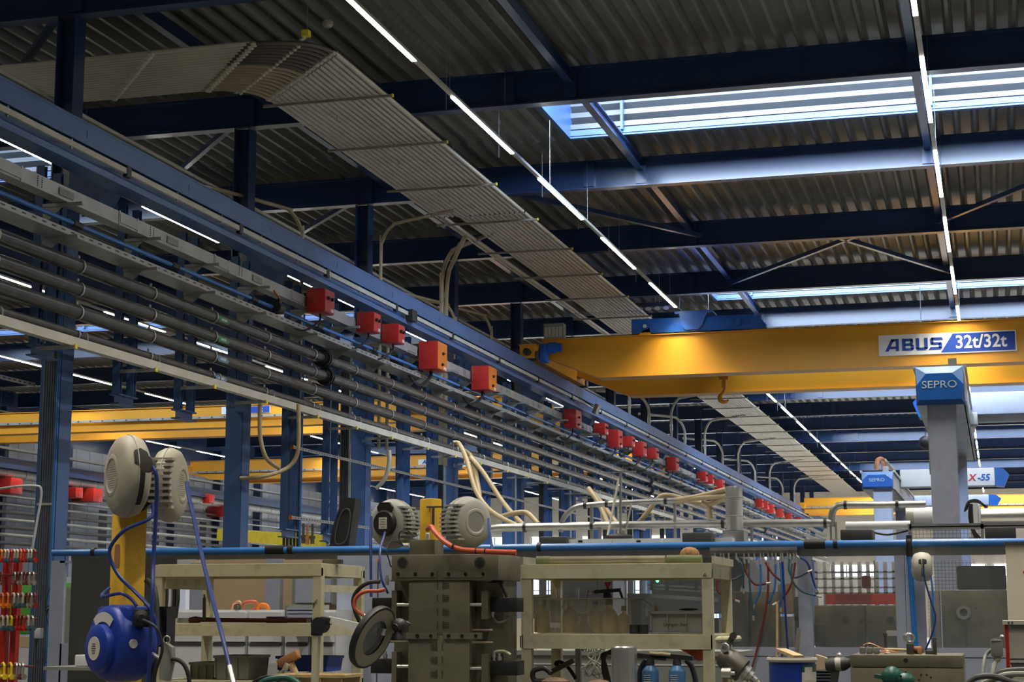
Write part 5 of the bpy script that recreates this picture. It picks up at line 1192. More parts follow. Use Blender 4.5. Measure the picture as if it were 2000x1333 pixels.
for i in range(9):
    th_ = math.radians(50 + 80 * i / 8); vs += [fr(th_, Rb * .55) + a * 0.008, fr(th_, Rb * .80) + a * 0.004]
build('arc_label', MB().add(vs, [(2 * i, 2 * i + 1, 2 * i + 3, 2 * i + 2) for i in range(8)]), 'label', t)
mb = MB()
for k in range(5):
    for (p_, r_) in ((hc + a * 0.0695 + u * (0.028 - 0.014 * k), 0.03),): mb.obox(p_, (0.001, 0.05 - 0.008 * abs(k - 2), 0.004), MR)
build('label_print', mb, 'ink', t)
q = at(237, 1255, Y=9.62); fc = cb + V(0.06, -0.19, 0.0)
cam_dir = (V(0, 0, EYE) - cb).normalized()
p = at(237, 1254, Y=9.56); 
build('round_sticker', MB().lathe(cb + a * (wb * .22) + s * (Rb * 1.0 if s.y < 0 else -Rb * 1.0) * 0.985, s if s.y < 0 else -s, [(0, 0.028), (0.006, 0.028)], 20), 'label', t)
p = at(276, 1208, Y=9.60); build('cable_mouth', MB().lathe(p, cam_dir, [(0, .05), (.04, .048), (.05, .03), (.09, .022)], 18), 'black', t)
build('mouth_plate', MB().obox(p + V(0, 0.03, 0), (0.11, 0.06, 0.11), bev=0.01), 'ink', t)
build('bracket', MB().obox(cb + V(0.12, 0.22, 0.1), (0.2, 0.12, 0.25)), 'black', t)
hose([(280, 1212, 9.5), (300, 1222, 9.45), (312, 1240, 9.45), (317, 1270, 9.45), (308, 1300, 9.45), (296, 1340, 9.45)], 0.009, 'black', 'thin black cable leaving the blue cable reel mouth')
# pendant / air gun under reel
q = at(323, 1285, Y=9.5)
t = thing('air_gun', q - V(0, 0, .15), 'grey hanging air blow gun with ring right of the blue reel', 'air gun')
build('body', MB().prism([(-.035, -.13), (.02, -.14), (.045, -.02), (.04, .06), (-.01, .09), (-.035, .05)], q, (1, 0, 0), (0, 0, 1), (0, 1, 0), 0.045), 'greybox', t)
build('ring', MB().tube([q + V(-0.005 + .022 * math.cos(k * PI / 4), 0.02, 0.105 + .022 * math.sin(k * PI / 4)) for k in range(8)], 0.004, 6, 3, True), 'shiny', t)
build('nozzle', MB().cyl(q + V(.03, .02, -.02), q + V(.075, .02, -.015), .014, 10).cyl(q + V(-.1, .02, .02), q + V(-.03, .02, -.01), .012, 8), 'shiny', t)
hose([(335, 1288, 9.5), (348, 1290, 9.5), (360, 1300, 9.5), (368, 1320, 9.5), (370, 1340, 9.5)], 0.013, 'black', 'black spring-sleeved hose curving right of the air gun')
# ---------------------------------------------------------------- red shackle rack
t = thing('shackle_rack', (-6.5, 10.6, 0), 'red steel rack hung with rows of shackles at the left edge', 'rack')
for px in (10, 30):
    x = at(px, 1200, Y=10.6).x; build('upright', MB().box(x - 0.022, x + 0.022, 10.58, 10.63, 0.02, at(px, 1082, Y=10.6).z), 'red', t)
RY = [1079, 1123, 1165, 1209, 1302]
for k, py in enumerate(RY):
    z = at(20, py, Y=10.5).z
    build('rail', MB().cyl((-6.72, 10.5, z), (at(74 if k < 4 else 66, py, Y=10.5).x, 10.5, z), 0.007, 8), 'hosered', t)
    for px in (10, 30): x = at(px, 1200, Y=10.6).x; build('rail_arm', MB().box(x - .01, x + .01, 10.5, 10.6, z - .01, z + .008), 'red', t)
build('foot', MB().box(-6.75, -6.3, 10.4, 10.8, 0, 0.03), 'red', t)
SHK = {}
def shackle(px, row, col, bow, sc_, lab):
    z = at(20, RY[row], Y=10.5).z; x = at(px, RY[row], Y=10.5).x
    k_ = (col, bow, sc_)
    if k_ not in SHK:
        t = thing('shackle', (x, 10.5, z), lab, 'shackle', 'shackles on the red rack'); r = 0.021 * sc_; h = 0.052 * sc_
        pts = [V(x, 10.5 - r * .9, z - h)] + [V(x, 10.5 + r * math.cos(PI - q * PI / 6) , z - .004 + r * math.sin(q * PI / 6) - 0.004) for q in range(7)] + [V(x, 10.5 + r * .9, z - h)]
        rt = Matrix.Rotation(0.9, 3, 'Z'); pts = [V(x, 10.5, z) + rt @ (p - V(x, 10.5, z)) for p in pts]
        build('bow', MB().tube(pts, 0.0062 * sc_, 8, 3), bow, t)
        d = rt @ V(0, 1, 0); build('pin', MB().cyl(V(x, 10.5, z - h) - d * r * 1.5, V(x, 10.5, z - h) + d * r * 1.5, 0.010 * sc_, 8).cyl(V(x, 10.5, z - h) - d * r * 1.7, V(x, 10.5, z - h) - d * r * 1.2, 0.016 * sc_, 6), col, t)
        SHK[k_] = t
    else: copy_tree(SHK[k_], V(x, 10.5, z) - Vector(SHK[k_].location), lab)
cols = {0: [('red', 'orange', 2), ('hoseteal', 'cream', 9), ('hoseteal', 'cream', 15), ('red', 'red', 21), ('hoseteal', 'cream', 27), ('hoseteal', 'cream', 33), ('red', 'orange', 40), ('red', 'red', 46), ('hoseteal', 'cream', 54), ('hoseteal', 'cream', 60), ('red', 'hosered', 67)],
        1: [('hosered', 'hosered', 3), ('hosered', 'galv', 28), ('galv', 'hosered', 34), ('galv', 'galv', 41), ('hosered', 'hosered', 48), ('galv', 'galv', 56), ('galv', 'galv', 64)],
        2: [('orange', 'orange', 4), ('orange', 'orange', 14), ('hoseteal', 'cream', 26), ('hoseteal', 'galv', 34), ('hoseteal', 'cream', 43), ('galv', 'hosered', 53), ('galv', 'galv', 60), ('hosered', 'hosered', 67)],
        3: [('hoseteal', 'cream', 4), ('hoseteal', 'cream', 13), ('hoseteal', 'brightyellow', 21), ('red', 'red', 31), ('red', 'hosered', 38), ('red', 'red', 45), ('hoseteal', 'cream', 54), ('hoseteal', 'galv', 62)],
        4: [('brightyellow', 'brightyellow', 6), ('brightyellow', 'brightyellow', 20), ('galv', 'galv', 31), ('hosered', 'galv', 37), ('galv', 'galv', 43)]}
RN = ['top row', 'second row', 'third row', 'fourth row', 'lowest row']
CN = {'red': 'red', 'orange': 'orange', 'hoseteal': 'teal-pinned', 'hosered': 'dark red', 'galv': 'grey steel', 'brightyellow': 'yellow', 'cream': 'cream'}
for r_, L_ in cols.items():
    for i, (c1, c2, px) in enumerate(L_):
        shackle(px, r_, c1, c2, 1.25 if r_ in (2, 3) else (1.35 if r_ == 4 else 1.1), '%s shackle, %s from left in %s of the red rack' % ((CN[c1] if c1 == c2 else CN[c1] + ' ' + CN[c2]), ORD[i], RN[r_]))
# ---------------------------------------------------------------- left beige shelf
def shelf(lab, x0, x1, y0, y1, ztop, z2, lw=0.06, extra=()):
    t = thing('steel_shelf', ((x0 + x1) / 2, (y0 + y1) / 2, 0), lab, 'shelf')
    for x in (x0, x1 - lw):
        for y in (y0, y1 - lw): build('leg', MB().box(x, x + lw, y, y + lw, 0, ztop - 0.03), 'beige', t)
    for z in (ztop, z2) + tuple(extra):
        mb = MB(); mb.box(x0 + (0 if z == ztop else lw * .2), x1 - (0 if z == ztop else lw * .2), y0 - 0.004, y0 + 0.03, z - 0.085, z); mb.box(x0, x1, y1 - 0.03, y1, z - 0.085, z)
        mb.box(x0 + 0.005, x0 + 0.03, y0, y1, z - 0.085, z); mb.box(x1 - 0.03, x1 - 0.005, y0, y1, z - 0.085, z)
        build('rail', mb, 'beige', t)
        build('shelf_board', MB().box(x0 + 0.02, x1 - 0.02, y0 + 0.02, y1 - 0.02, z - 0.02, z + 0.004), 'beige', t)
    return t
ys_ = 11.2
x0, zt1 = xz(302, 1104, ys_); x1, _ = xz(628, 1104, ys_); _, z2 = xz(302, 1219, ys_)
tS = shelf('beige steel shelf frame at left, tools and tubes lying on it', x0, x1, ys_, 12.05, zt1, z2, 0.062, (at(302, 1330, Y=ys_).z,))
mb = MB().box(x0 + 0.06, x0 + 0.08, ys_ + .03, 12.0, zt1 - 0.17, zt1 - 0.02); build('side_plate', mb, 'beige', tS)
mb = MB().beam((x1 - .02, ys_ + .05, zt1 - 0.17), (x1 - .02, 12.0, zt1 - 0.17), 0.02, 0.05); build('side_brace', mb, 'beige', tS)
mb = MB(); q = at(612, 1180, Y=ys_ - 0.005); P = [(0, -.03), (0, .01), (.008, -.01), (.012, .02), (.02, 0), (.025, .03)]
mb.tube([q + V(a, 0, b) for a, b in P], 0.0025, 5, 1); build('pen_mark', mb, 'ink', tS)
tag(build('flat_bar', MB().beam(at(640, 1101, Y=11.5), at(310, 1104, Y=11.5), 0.05, 0.006).obox(at(650, 1098, Y=11.5), (0.14, 0.05, 0.03)), 'steeldark'), 'long dark flat bar lying along the left shelf top', 'bar')
tag(build('foil_tube', MB().tube([at(372, 1215, Y=11.5), at(392, 1211, Y=11.5), at(440, 1212, Y=11.5), at(600, 1213, Y=11.5)], [0.03, 0.018, 0.016, 0.015], 10, 3), 'hosered'), 'dark red foil-wrapped tube lying on the left middle shelf', 'tube')
tag(build('steel_rod', MB().cyl(at(399, 1212, Y=11.45), at(399, 1168, Y=11.45), 0.012, 10).cyl(at(399, 1168, Y=11.45), at(399, 1162, Y=11.45), 0.007, 8), 'steeldark'), 'dark upright steel rod standing on the left middle shelf', 'rod')
tag(build('flat_bar', MB().box(at(520, 1208, Y=11.6).x, at(556, 1208, Y=11.6).x, 11.6, 11.65, z2 + .004, z2 + .05), 'steeldark'), 'short dark block on the left middle shelf right of the tube', 'block')
q = at(333, 1212, Y=11.6)
tag(build('glass_dish', MB().lathe((q.x, q.y, z2 + 0.004), (0, 0, 1), [(0, .055), (.03, .06), (.03, .056), (.005, .05)], 20), 'shiny'), 'round shiny metal dish at the left end of the middle shelf', 'dish')
q = at(362, 1212, Y=11.7); tag(build('glass_dish', MB().lathe((q.x, q.y, z2 + 0.004), (0, 0, 1), [(0, .05), (.035, .055), (.035, .05), (.005, .045)], 20), 'greybox'), 'second round dish, greyish, right of the shiny dish', 'dish')
for i, (px, m) in enumerate(((322, 'black'), (332, 'white'), (340, 'black'), (347, 'dkgrey'))):
    tag(build('hanging_tube', MB().tube([at(px, 1128, Y=11.9), at(px + 1, 1170, Y=11.9), at(px - 4, 1208, Y=11.9)], 0.014, 8, 3), m), '%s tube hanging inside the left end of the shelf, %s from the left' % ({'black': 'black', 'white': 'white', 'dkgrey': 'dark grey'}[m], ORD[i]), 'tube')
# orange and brown shackles standing on the cabinets behind
for i, (pts, m, lab, r) in enumerate([([(452, 1192), (455, 1180), (468, 1177), (472, 1190)], 'copper', 'brown lifting shackle lying left on the white cabinets', .012),
                                      ([(474, 1190), (478, 1178), (500, 1177), (502, 1188), (492, 1192)], 'hoseorange', 'large orange-brown lifting ring in the middle on the white cabinets', .014),
                                      ([(505, 1193), (508, 1184), (520, 1184), (524, 1193)], 'orange', 'bright orange lifting shackle at right on the white cabinets', .02)]):
    tag(build('lifting_shackle', MB().tube([at(x, y, Y=13.7) for x, y in pts], r, 8, 4), m), lab, 'shackle')
q = at(467, 1187, Y=13.65); tag(build('swivel_bolt', MB().lathe(q, (0, -1, 0), [(0, .035), (.03, .035), (.03, .018), (.06, .018)], 14), 'steel'), 'round steel swivel bolt between the brown and orange shackles', 'bolt')
# crates on the lower shelf
def crate(l, tp, r, b, Y, d, m, lab, lipm=None):
    x0, z1 = xz(l, tp, Y); x1, z0 = xz(r, b, Y); t = thing('crate', ((x0 + x1) / 2, Y, z0), lab, 'crate'); w = .008
    k = .012
    vs = [(x0 + k, Y + k, z0), (x1 - k, Y + k, z0), (x1 - k, Y + d - k, z0), (x0 + k, Y + d - k, z0), (x0, Y, z1), (x1, Y, z1), (x1, Y + d, z1), (x0, Y + d, z1), (x0 + w, Y + w, z1), (x1 - w, Y + w, z1), (x1 - w, Y + d - w, z1), (x0 + w, Y + d - w, z1), (x0 + k + w, Y + k + w, z0 + w), (x1 - k - w, Y + k + w, z0 + w), (x1 - k - w, Y + d - k - w, z0 + w), (x0 + k + w, Y + d - k - w, z0 + w)]
    fs = [(3, 2, 1, 0)] + [(i, (i + 1) % 4, 4 + (i + 1) % 4, 4 + i) for i in range(4)] + [(4 + i, 4 + (i + 1) % 4, 8 + (i + 1) % 4, 8 + i) for i in range(4)] + [(8 + i, 8 + (i + 1) % 4, 12 + (i + 1) % 4, 12 + i) for i in range(4)] + [(12, 13, 14, 15)]
    build('body', MB().add(vs, fs), m, t)
    mb = MB(); mb.box(x0 - .008, x1 + .008, Y - .012, Y, z1 - .018, z1); mb.box(x0 - .008, x0, Y, Y + d, z1 - .018, z1); mb.box(x1, x1 + .008, Y, Y + d, z1 - .018, z1)
    build('rim', mb, lipm or m, t)
    mb = MB()
    for q in (0.03, 0.33, 0.66, 0.97): mb.box(x0 + (x1 - x0) * q - .004, x0 + (x1 - x0) * q + .004, Y - .008, Y + k, z0 + .01, z1 - .01)
    build('ribs', mb, lipm or m, t); return t
crate(419, 1281, 486, 1328, 11.35, 0.35, 'greybox', 'grey plastic crate on the lower left shelf, tall one in the middle')
crate(372, 1294, 417, 1328, 11.45, 0.3, 'greybox', 'low grey plastic crate left of the tall grey crate')
crate(541, 1282, 640, 1313, 11.6, 0.3, 'reelblue', 'dark blue plastic crate behind the wooden mallet')
crate(540, 1318, 672, 1340, 10.2, 0.3, 'wood', 'pale wooden box at the bottom edge left of the mould')
item('clear_box', 512, 1298, 545, 1328, 11.5, 0.25, 'clearbin', 'small clear plastic box right of the tall grey crate', 'box')
q = at(566, 1292, Y=10.6)
t = thing('mallet', q - V(0, 0, .12), 'wooden mallet with brown head lying tilted above the pale box', 'mallet')
build('head', MB().obox(at(564, 1288, Y=10.6), (0.15, 0.06, 0.055), Matrix.Rotation(math.radians(-27), 3, 'Y'), 0.004), 'brick', t)
build('handle', MB().cyl(at(568, 1296, Y=10.6), at(580, 1325, Y=10.6), 0.024, 12), 'wood', t)
tag(build('wrench', MB().beam(at(530, 1325, Y=10.5), at(560, 1305, Y=10.5), 0.015, 0.012).cyl(at(556, 1310, Y=10.5), at(562, 1298, Y=10.5), 0.02, 8), 'shiny'), 'chrome ratchet wrench leaning beside the wooden mallet', 'wrench')
hose([(488, 1340, 10.2), (505, 1328, 10.2), (530, 1322, 10.2), (545, 1333, 10.2)], .012, 'black', 'black hose coil at the bottom edge, outer loop')
hose([(500, 1345, 10.15), (520, 1330, 10.15), (560, 1325, 10.15), (585, 1338, 10.15)], .02, 'dkgreen', 'dark green grinder cable roll at the bottom edge', cat='cable')
# ---------------------------------------------------------------- steel mould with its yellow post
Ym = 10.0
xm0, zm1 = xz(768, 1085, Ym); xm1, _ = xz(976, 1085, Ym)
t = thing('work_table', ((xm0 + xm1) / 2, 10.2, 0), 'heavy low steel table under the mould', 'table')
build('top', MB().box(xm0 - .2, xm1 + .2, Ym - .15, Ym + .75, .72, .8), 'steeldark', t)
for x in (xm0 - .15, xm1 + .07):
    for y in (Ym - .1, Ym + .6): build('leg', MB().box(x, x + .08, y, y + .08, 0, .72), 'steeldark', t)
t = thing('injection_mould', ((xm0 + xm1) / 2, 10.2, 0.8), 'tall greenish grey steel injection mould with engraved marks in the centre foreground', 'mould')
zA = at(800, 1135, Y=Ym).z
build('head_plate', MB().obox(((xm0 + xm1) / 2, Ym + .22, (zm1 + zA) / 2), (xm1 - xm0, .50, zm1 - zA), bev=.004), 'steel', t)
xc0 = at(800, 1200, Y=Ym).x; xc1 = at(919, 1200, Y=Ym).x; zB = at(800, 1241, Y=Ym).z
build('core_plate', MB().obox(((xc0 + xc1) / 2, Ym + .2, (zA + zB) / 2), (xc1 - xc0, .44, zA - zB - .002), bev=.003), 'steel', t)
build('core_plate', MB().obox(((xc0 + xc1) / 2, Ym + .2, (zB + .8) / 2), (xc1 - xc0, .44, zB - .8 - .002), bev=.003), 'steel', t)
build('side_plate', MB().box(at(771, 1, Y=Ym).x, at(800, 1, Y=Ym).x, Ym + .12, Ym + .42, .8, zA), 'steel', t)
build('side_plate', MB().box(at(919, 1, Y=Ym).x, at(974, 1, Y=Ym).x, Ym + .12, Ym + .42, .8, zA), 'steel', t)
for px, py in ((786, 1100), (937, 1100)):
    p = at(px, py, Y=Ym - .032); build('guide_bush', MB().lathe(p, (0, 1, 0), [(0, .036), (.0, .027), (.03, .027)], 24, False), 'steeldark', t)
    build('bush_bore', MB().cyl(p + V(0, -.002, 0), p + V(0, .003, 0), .027, 24), 'ink', t)
def screw(px, py): p = at(px, py, Y=Ym - .042); build('socket_screw', MB().lathe(p, (0, 1, 0), [(0, .0105), (0, .006), (.004, .006)], 12), 'ink', t)
for px in (777, 811, 844, 876, 909, 943): screw(px, 1122)
for px in (815, 841, 876, 902, 929): screw(px, 1243)
for s_ in (0, 1):
    a_, b_ = ((813, 853), (865, 941))[s_]
    build('clamp_strap', pbox(MB(), a_ - 20 if s_ == 0 else a_, 1236, b_, 1249, Ym - .036, .02), 'steel', t)
    build('clamp_strap', pbox(MB(), (775, 865)[s_], 1116, (853, 945)[s_], 1128, Ym - .036, .006), 'steel', t)
# engraved marks
def eng(cx, cy, flip):
    mb = MB(); Y_ = Ym - .0245; f = -1 if flip else 1
    def ln(a, b): mb.beam(at(cx + f * a[0], cy + a[1], Y=Y_), at(cx + f * b[0], cy + b[1], Y=Y_), .0025, .0025)
    ln((-11, -6), (-11, 6)); ln((-11, -6), (-9, -6)); ln((-11, 6), (-9, 6)); ln((0, -7), (0, 7)); ln((0, -7), (2, -7)); ln((0, 7), (2, 7))
    for k in (-5, -1.5, 2, 5): ln((1, k), (13 - abs(k) * .3, k))
    build('engraving', mb, 'ink', t)
for cy in (1143, 1169, 1196, 1222): eng(865, cy, False)
for cy in (1264, 1290, 1317): eng(853, cy, True)
# guide rods and side cylinders
for (l, r, py) in ((763, 801, 1134), (919, 960, 1134), (757, 800, 1254), (919, 963, 1256), (919, 962, 1232)):
    build('brass_rod', MB().cyl(at(l, py, Y=Ym + .05), at(r, py, Y=Ym + .05), .008, 10), 'copper' if False else 'brasspipe', t)
for (l, tp, r, b) in ((720, 1168, 765, 1196), (717, 1288, 762, 1317), (953, 1168, 1004, 1196), (951, 1292, 1005, 1321)):
    x0, z1 = xz(l, tp, Ym); x1, z0 = xz(r, b, Ym); sl_ = build('slide_cylinder', MB().obox(((x0 + x1) / 2, Ym + .14, (z0 + z1) / 2), (x1 - x0, .16, z1 - z0), bev=.004), 'black', t)
    build('mount_plate', pbox(MB(), *((765, tp - 14, 774, b + 18) if l < 800 else (940, tp - 14, 953, b + 14)), Ym + .02, .2), 'steel', t)
    py = (tp + b) / 2
    build('piston_rod', MB().cyl(at(*((776, py) if l < 800 else (913, py)), Y=Ym - .0), at(*((804, py) if l < 800 else (941, py)), Y=Ym - .0), .011, 12), 'shiny', t)
mb = MB(); 
for (px, py) in ((756, 1137), (955, 1117), (962, 1200), (965, 1285), (975, 1290), (752, 1285)):
    p = at(px, py, Y=Ym + .1); mb.lathe(p, (0, 0, 1), [(-.02, .012), (.0, .012), (0, .016), (.02, .016), (.02, .01), (.04, .01)], 8)
build('hose_fittings', mb, 'shiny', t)
# electrical box, orange harness
x0, z1 = xz(800, 1055, Ym + .1); x1, z0 = xz(849, 1083, Ym + .1)
te = thing('junction_box', ((x0 + x1) / 2, Ym + .1, z0), 'grey metal junction box on top of the mould', 'junction box')
build('body', MB().obox(((x0 + x1) / 2, Ym + .19, (zm1 + z1) / 2), (x1 - x0, .18, z1 - zm1), bev=.003), 'steel', te)
for px in (793, 835): p = at(px, 1066 if px < 800 else 1048, Y=Ym + .19); build('cable_gland', MB().lathe(p, (1, 0, 0) if px < 800 else (0, 0, 1), [(-.02, .014), (.015, .014), (.02, .01)], 10), 'label', te)
pa, pb_ = at(832, 1045, Y=10.1), at(1008, 1080, Y=10.1)
t_ = hose([(835, 1035, 10.15), (843, 1030, 10.1), (850, 1040, 10.05), (870, 1060, 9.95), (895, 1073, 9.9), (930, 1077, 9.9), (1008, 1080, 9.9)], .0165, 'hoseorange', 'thick orange-red corrugated cable arching over the mould top', cat='cable')
for px, py in ((885, 1068), (930, 1077), (948, 1077)):
    p = at(px, py, Y=9.9); build('cable_tie', MB().cyl(p - V(.004, 0, 0), p + V(.004, 0, 0), .0185, 12), 'black', t_)
hose([(782, 1108, 10.05), (765, 1108, 10.0), (760, 1095, 10.0), (755, 1075, 10.0), (762, 1060, 10.1), (775, 1059, 10.15), (788, 1066, 10.18)], .004, 'black', 'thin black wire looping left of the junction box')
hose([(793, 1066, 10.2), (780, 1055, 10.2), (782, 1040, 10.2), (798, 1038, 10.2), (810, 1050, 10.2)], .004, 'black', 'thin black wire arching above the junction box')
# hydraulic hoses at left of the mould
hose([(742, 1137), (720, 1139), (700, 1152), (690, 1172), (694, 1195), (702, 1215), (712, 1240)], .013, 'black', 'black hydraulic hose bowing left of the mould', Y=9.95)
hose([(752, 1152), (740, 1155), (715, 1156), (698, 1165), (692, 1180), (696, 1192), (710, 1203)], .0115, 'hoseorange', 'red-brown hydraulic hose inside the black one', Y=9.9, tip=.03)
hose([(752, 1040, 10.3), (748, 1055, 10.25), (742, 1080, 10.1), (745, 1130, 10.0), (758, 1160, 10)], .0075, 'hose', 'thin blue hose dropping from the grey reel with black hub')
hose([(725, 1010, 10.4), (724, 1060, 10.3), (725, 1166, 10.2)], .009, 'hose', 'dark blue straight hose left of the black-hub reel')
hose([(981, 1130, 10.2), (985, 1145, 10.2), (985, 1165, 10.2)], .011, 'black', 'short black hose entering the upper right cylinder of the mould')
hose([(955, 1136, 10.1), (975, 1137, 10.1), (983, 1150, 10.1), (990, 1167, 10.1)], .01, 'black', 'second black hose above the upper right cylinder of the mould')
hose([(962, 1205, 10.1), (972, 1216, 10.1), (985, 1214, 10.1), (995, 1204, 10.1)], .008, 'greybox', 'grey braided hose under the upper right cylinder of the mould')
hose([(962, 1283, 10.1), (968, 1274, 10.1), (985, 1273, 10.1), (997, 1280, 10.1)], .009, 'beige', 'pale hose bridging above the lower right cylinder of the mould')
hose([(954, 1015, 10.5), (955, 1035, 10.3), (958, 1050, 10.2), (962, 1078, 10.1)], .008, 'hose', 'blue hose hanging right of the grey ribbed reel')
# second yellow post with grey reels
pc = at(841, 1030, Y=10.75); W2 = .13
t = thing('yellow_post', (pc.x, pc.y, 0), 'yellow steel post behind the mould between two grey reels', 'post')
h2 = at(841, 975, Y=10.75).z
build('tube', MB().obox((pc.x, pc.y, h2 / 2), (W2 * .82, W2 * .82, h2), Matrix.Rotation(math.radians(-28), 3, 'Z'), .01), 'postyellow', t)
mb = MB().box(at(800, 1, Y=10.75).x, pc.x, 10.74, 10.76, at(800, 990, Y=10.7).z - .005, at(800, 990, Y=10.7).z + .005); mb.box(pc.x, at(880, 1, Y=10.75).x, 10.66, 10.68, at(880, 991, Y=10.7).z - .005, at(880, 991, Y=10.7).z + .005)
mb.box(at(852, 1, Y=10.66).x, at(856, 1, Y=10.66).x, 10.65, 10.66, at(852, 1040, Y=10.7).z, at(852, 991, Y=10.7).z)
build('reel_bracket', mb, 'steeldark', t)
cC = at(768, 1024, Y=10.6)
tC, c, a, s, u = reel('hose_reel', cC, math.radians(256), .16, .17, 'reelgrey', 'grey hose reel with black hub and white label, left of the yellow post', fins=1)
hcp = c + a * .085
build('black_hub', MB().lathe(hcp, a, [(0, .085), (.02, .085), (.035, .075), (.035, .02)], 26), 'black', tC)
build('black_guard', MB().prism([(-.05, .0), (-.06, .03), (-.035, .06), (.035, .06), (.06, .03), (.05, 0)], hcp + u * .075, s, (0, 0, 1), a, .02), 'black', tC)
q_ = hcp + a * .036; build('label', MB().obox(q_, (.002, .062, .075), Matrix((a, s, u)).transposed()), 'label', tC)
mb = MB()
for k in range(4): mb.obox(q_ + a * .0015 + u * (.024 - .016 * k), (.001, .04 - .008 * (k % 2), .003), Matrix((a, s, u)).transposed())
build('label_print', mb, 'ink', tC)
cD = at(912, 1022, Y=10.55)
tD, c, a, s, u = reel('hose_reel', cD, math.radians(-33), .168, .17, 'reelgrey', 'grey ribbed hose reel right of the yellow post above the mould', fins=1)
# ---------------------------------------------------------------- magnifier lamp
Yl = 6.5
base = at(612, 1333, Y=Yl)
t = thing('magnifier_lamp', (base.x, Yl, 0), 'articulated magnifier lamp with large oval lens ring in the foreground', 'magnifier lamp')
jt = at(626, 1222, Y=Yl)
build('lower_arm', MB().beam(at(620, 1234, Y=Yl), at(609, 1450, Y=Yl), .034, .02), 'beige', t)
build('stand', MB().cyl((base.x - .01, Yl, 0), (base.x - .01, Yl, 1.2), .02, 12).cyl((base.x, Yl, 0), (base.x, Yl, .04), .18, 20), 'dkgrey', t)
mb = MB().cyl(jt + V(0, -.025, 0), jt + V(0, .025, 0), .032, 20).obox(at(619, 1230, Y=Yl), (.036, .045, .05), bev=.004).obox(at(637, 1213, Y=Yl), (.04, .04, .028), Matrix.Rotation(.15, 3, 'Y'), .003)
build('joint', mb, 'black', t)
build('upper_arm', MB().beam(at(642, 1211, Y=Yl), at(752, 1236, Y=Yl + .02), .018, .026), 'signw', t)
cL = at(727, 1245, Y=Yl - .02)
# lens plane: tilted ring, normal mostly to the left-front
nx = V(0.894, -0.186, -0.4025).normalized(); ax1 = V(0.43, 0.16, 0.885); ax1 = (ax1 - nx * ax1.dot(nx)).normalized()
RL = .130
build('ring', MB().lathe(cL, nx, [(-.012, RL * .9), (-.012, RL), (.004, RL * 1.02), (.012, RL), (.014, RL * .93)], 48, False), 'black', t)
build('diffuser', MB().lathe(cL, nx, [(.012, RL * .97), (.014, RL * .9), (.012, RL * .56)], 48, False), 'lampface', t)
build('back_shell', MB().lathe(cL, nx, [(-.014, RL * .56), (-.02, RL * .8), (-.012, RL * .98)], 48, False), 'dkgrey', t)
ls = []
build('lens', MB().lathe(cL, nx, [(-.006, RL * .55), (0, RL * .57), (.008, RL * .55), (.014, RL * .38), (.017, RL * .2), (.018, .001)], 40, True), 'lensglass', t)
kn = at(780, 1222, Y=Yl + .06)
build('knob', MB().ell(kn, (.03, .03, .028), 14).cyl(at(772, 1228, Y=Yl + .04), kn, .02, 12).obox(at(794, 1222, Y=Yl + .05), (.022, .02, .03), Matrix.Rotation(.6, 3, 'Y'), .003), 'dkgrey', t)
build('knob_stem', MB().lathe(at(778, 1247, Y=Yl + .06), (0, 0, 1), [(-.01, .03), (.005, .028), (.03, .014)], 14), 'black', t)
# ---------------------------------------------------------------- right beige shelf
ys_ = 10.3
x0, zt1 = xz(1018, 1104, ys_); x1, _ = xz(1390, 1104, ys_); _, z2 = xz(1020, 1240, ys_)
tS = shelf('beige steel shelf frame at right, plastic bin and grey crate on it', x0, x1, ys_, 11.1, zt1, z2, .062)
build('top_lip', MB().box(x0 - .01, x0 + .012, ys_, 11.1, zt1, zt1 + .05), 'greybox', tS); build('top_lip', MB().box(x1 + .0, x1 + .012, ys_, 11.1, zt1, zt1 + .045), 'beige', tS)
build('cross_bar', MB().cyl((x1 - .03, ys_ + .06, z2 - .03), (x1 + .05, 11.0, z2 - .03), .02, 10), 'beige', tS)
mb = MB(); P = [(0, .04), (.01, .06), (.02, .04), (.005, .045)]; q = at(1374, 1140, Y=ys_ - .003); mb.tube([q + V(a_, 0, b_) for a_, b_ in P], .003, 5, 1); build('pen_mark', mb, 'ink', tS)
zs = zt1 + .004
yr_ = 10.55
tag(build('cardboard_tube', MB().cyl(at(1049, 1, Y=yr_) * 0 + V(at(1049, 1100, Y=yr_).x, yr_, zs + .028), V(at(1300, 1100, Y=yr_).x, yr_, zs + .028), .027, 18), 'steel'), 'long grey tube lying on the right shelf top', 'tube')
tag(build('tube_sleeve', MB().cyl(V(at(1049, 1100, Y=yr_).x - .002, yr_, zs + .028), V(at(1075, 1100, Y=yr_).x, yr_, zs + .028), .029, 18), 'olive'), 'olive green sleeve on the left end of the grey tube', 'sleeve')
tag(build('cardboard_tube', MB().cyl(V(at(1303, 1100, Y=yr_).x, yr_, zs + .028), V(at(1371, 1100, Y=yr_).x, yr_, zs + .028), .028, 18), 'olive'), 'short olive green tube on the right end of the shelf top', 'tube')
q = at(1346, 1084, Y=yr_ + .1); tag(build('wicker_ball', MB().ell((q.x, yr_ + .12, zs + .065), (.062, .05, .045), 18).lathe((q.x, yr_ + .12, zs), (0, 0, 1), [(0, .06), (.05, .06)], 16), 'brown'), 'brown woven bundle on top of the right shelf', 'bundle')
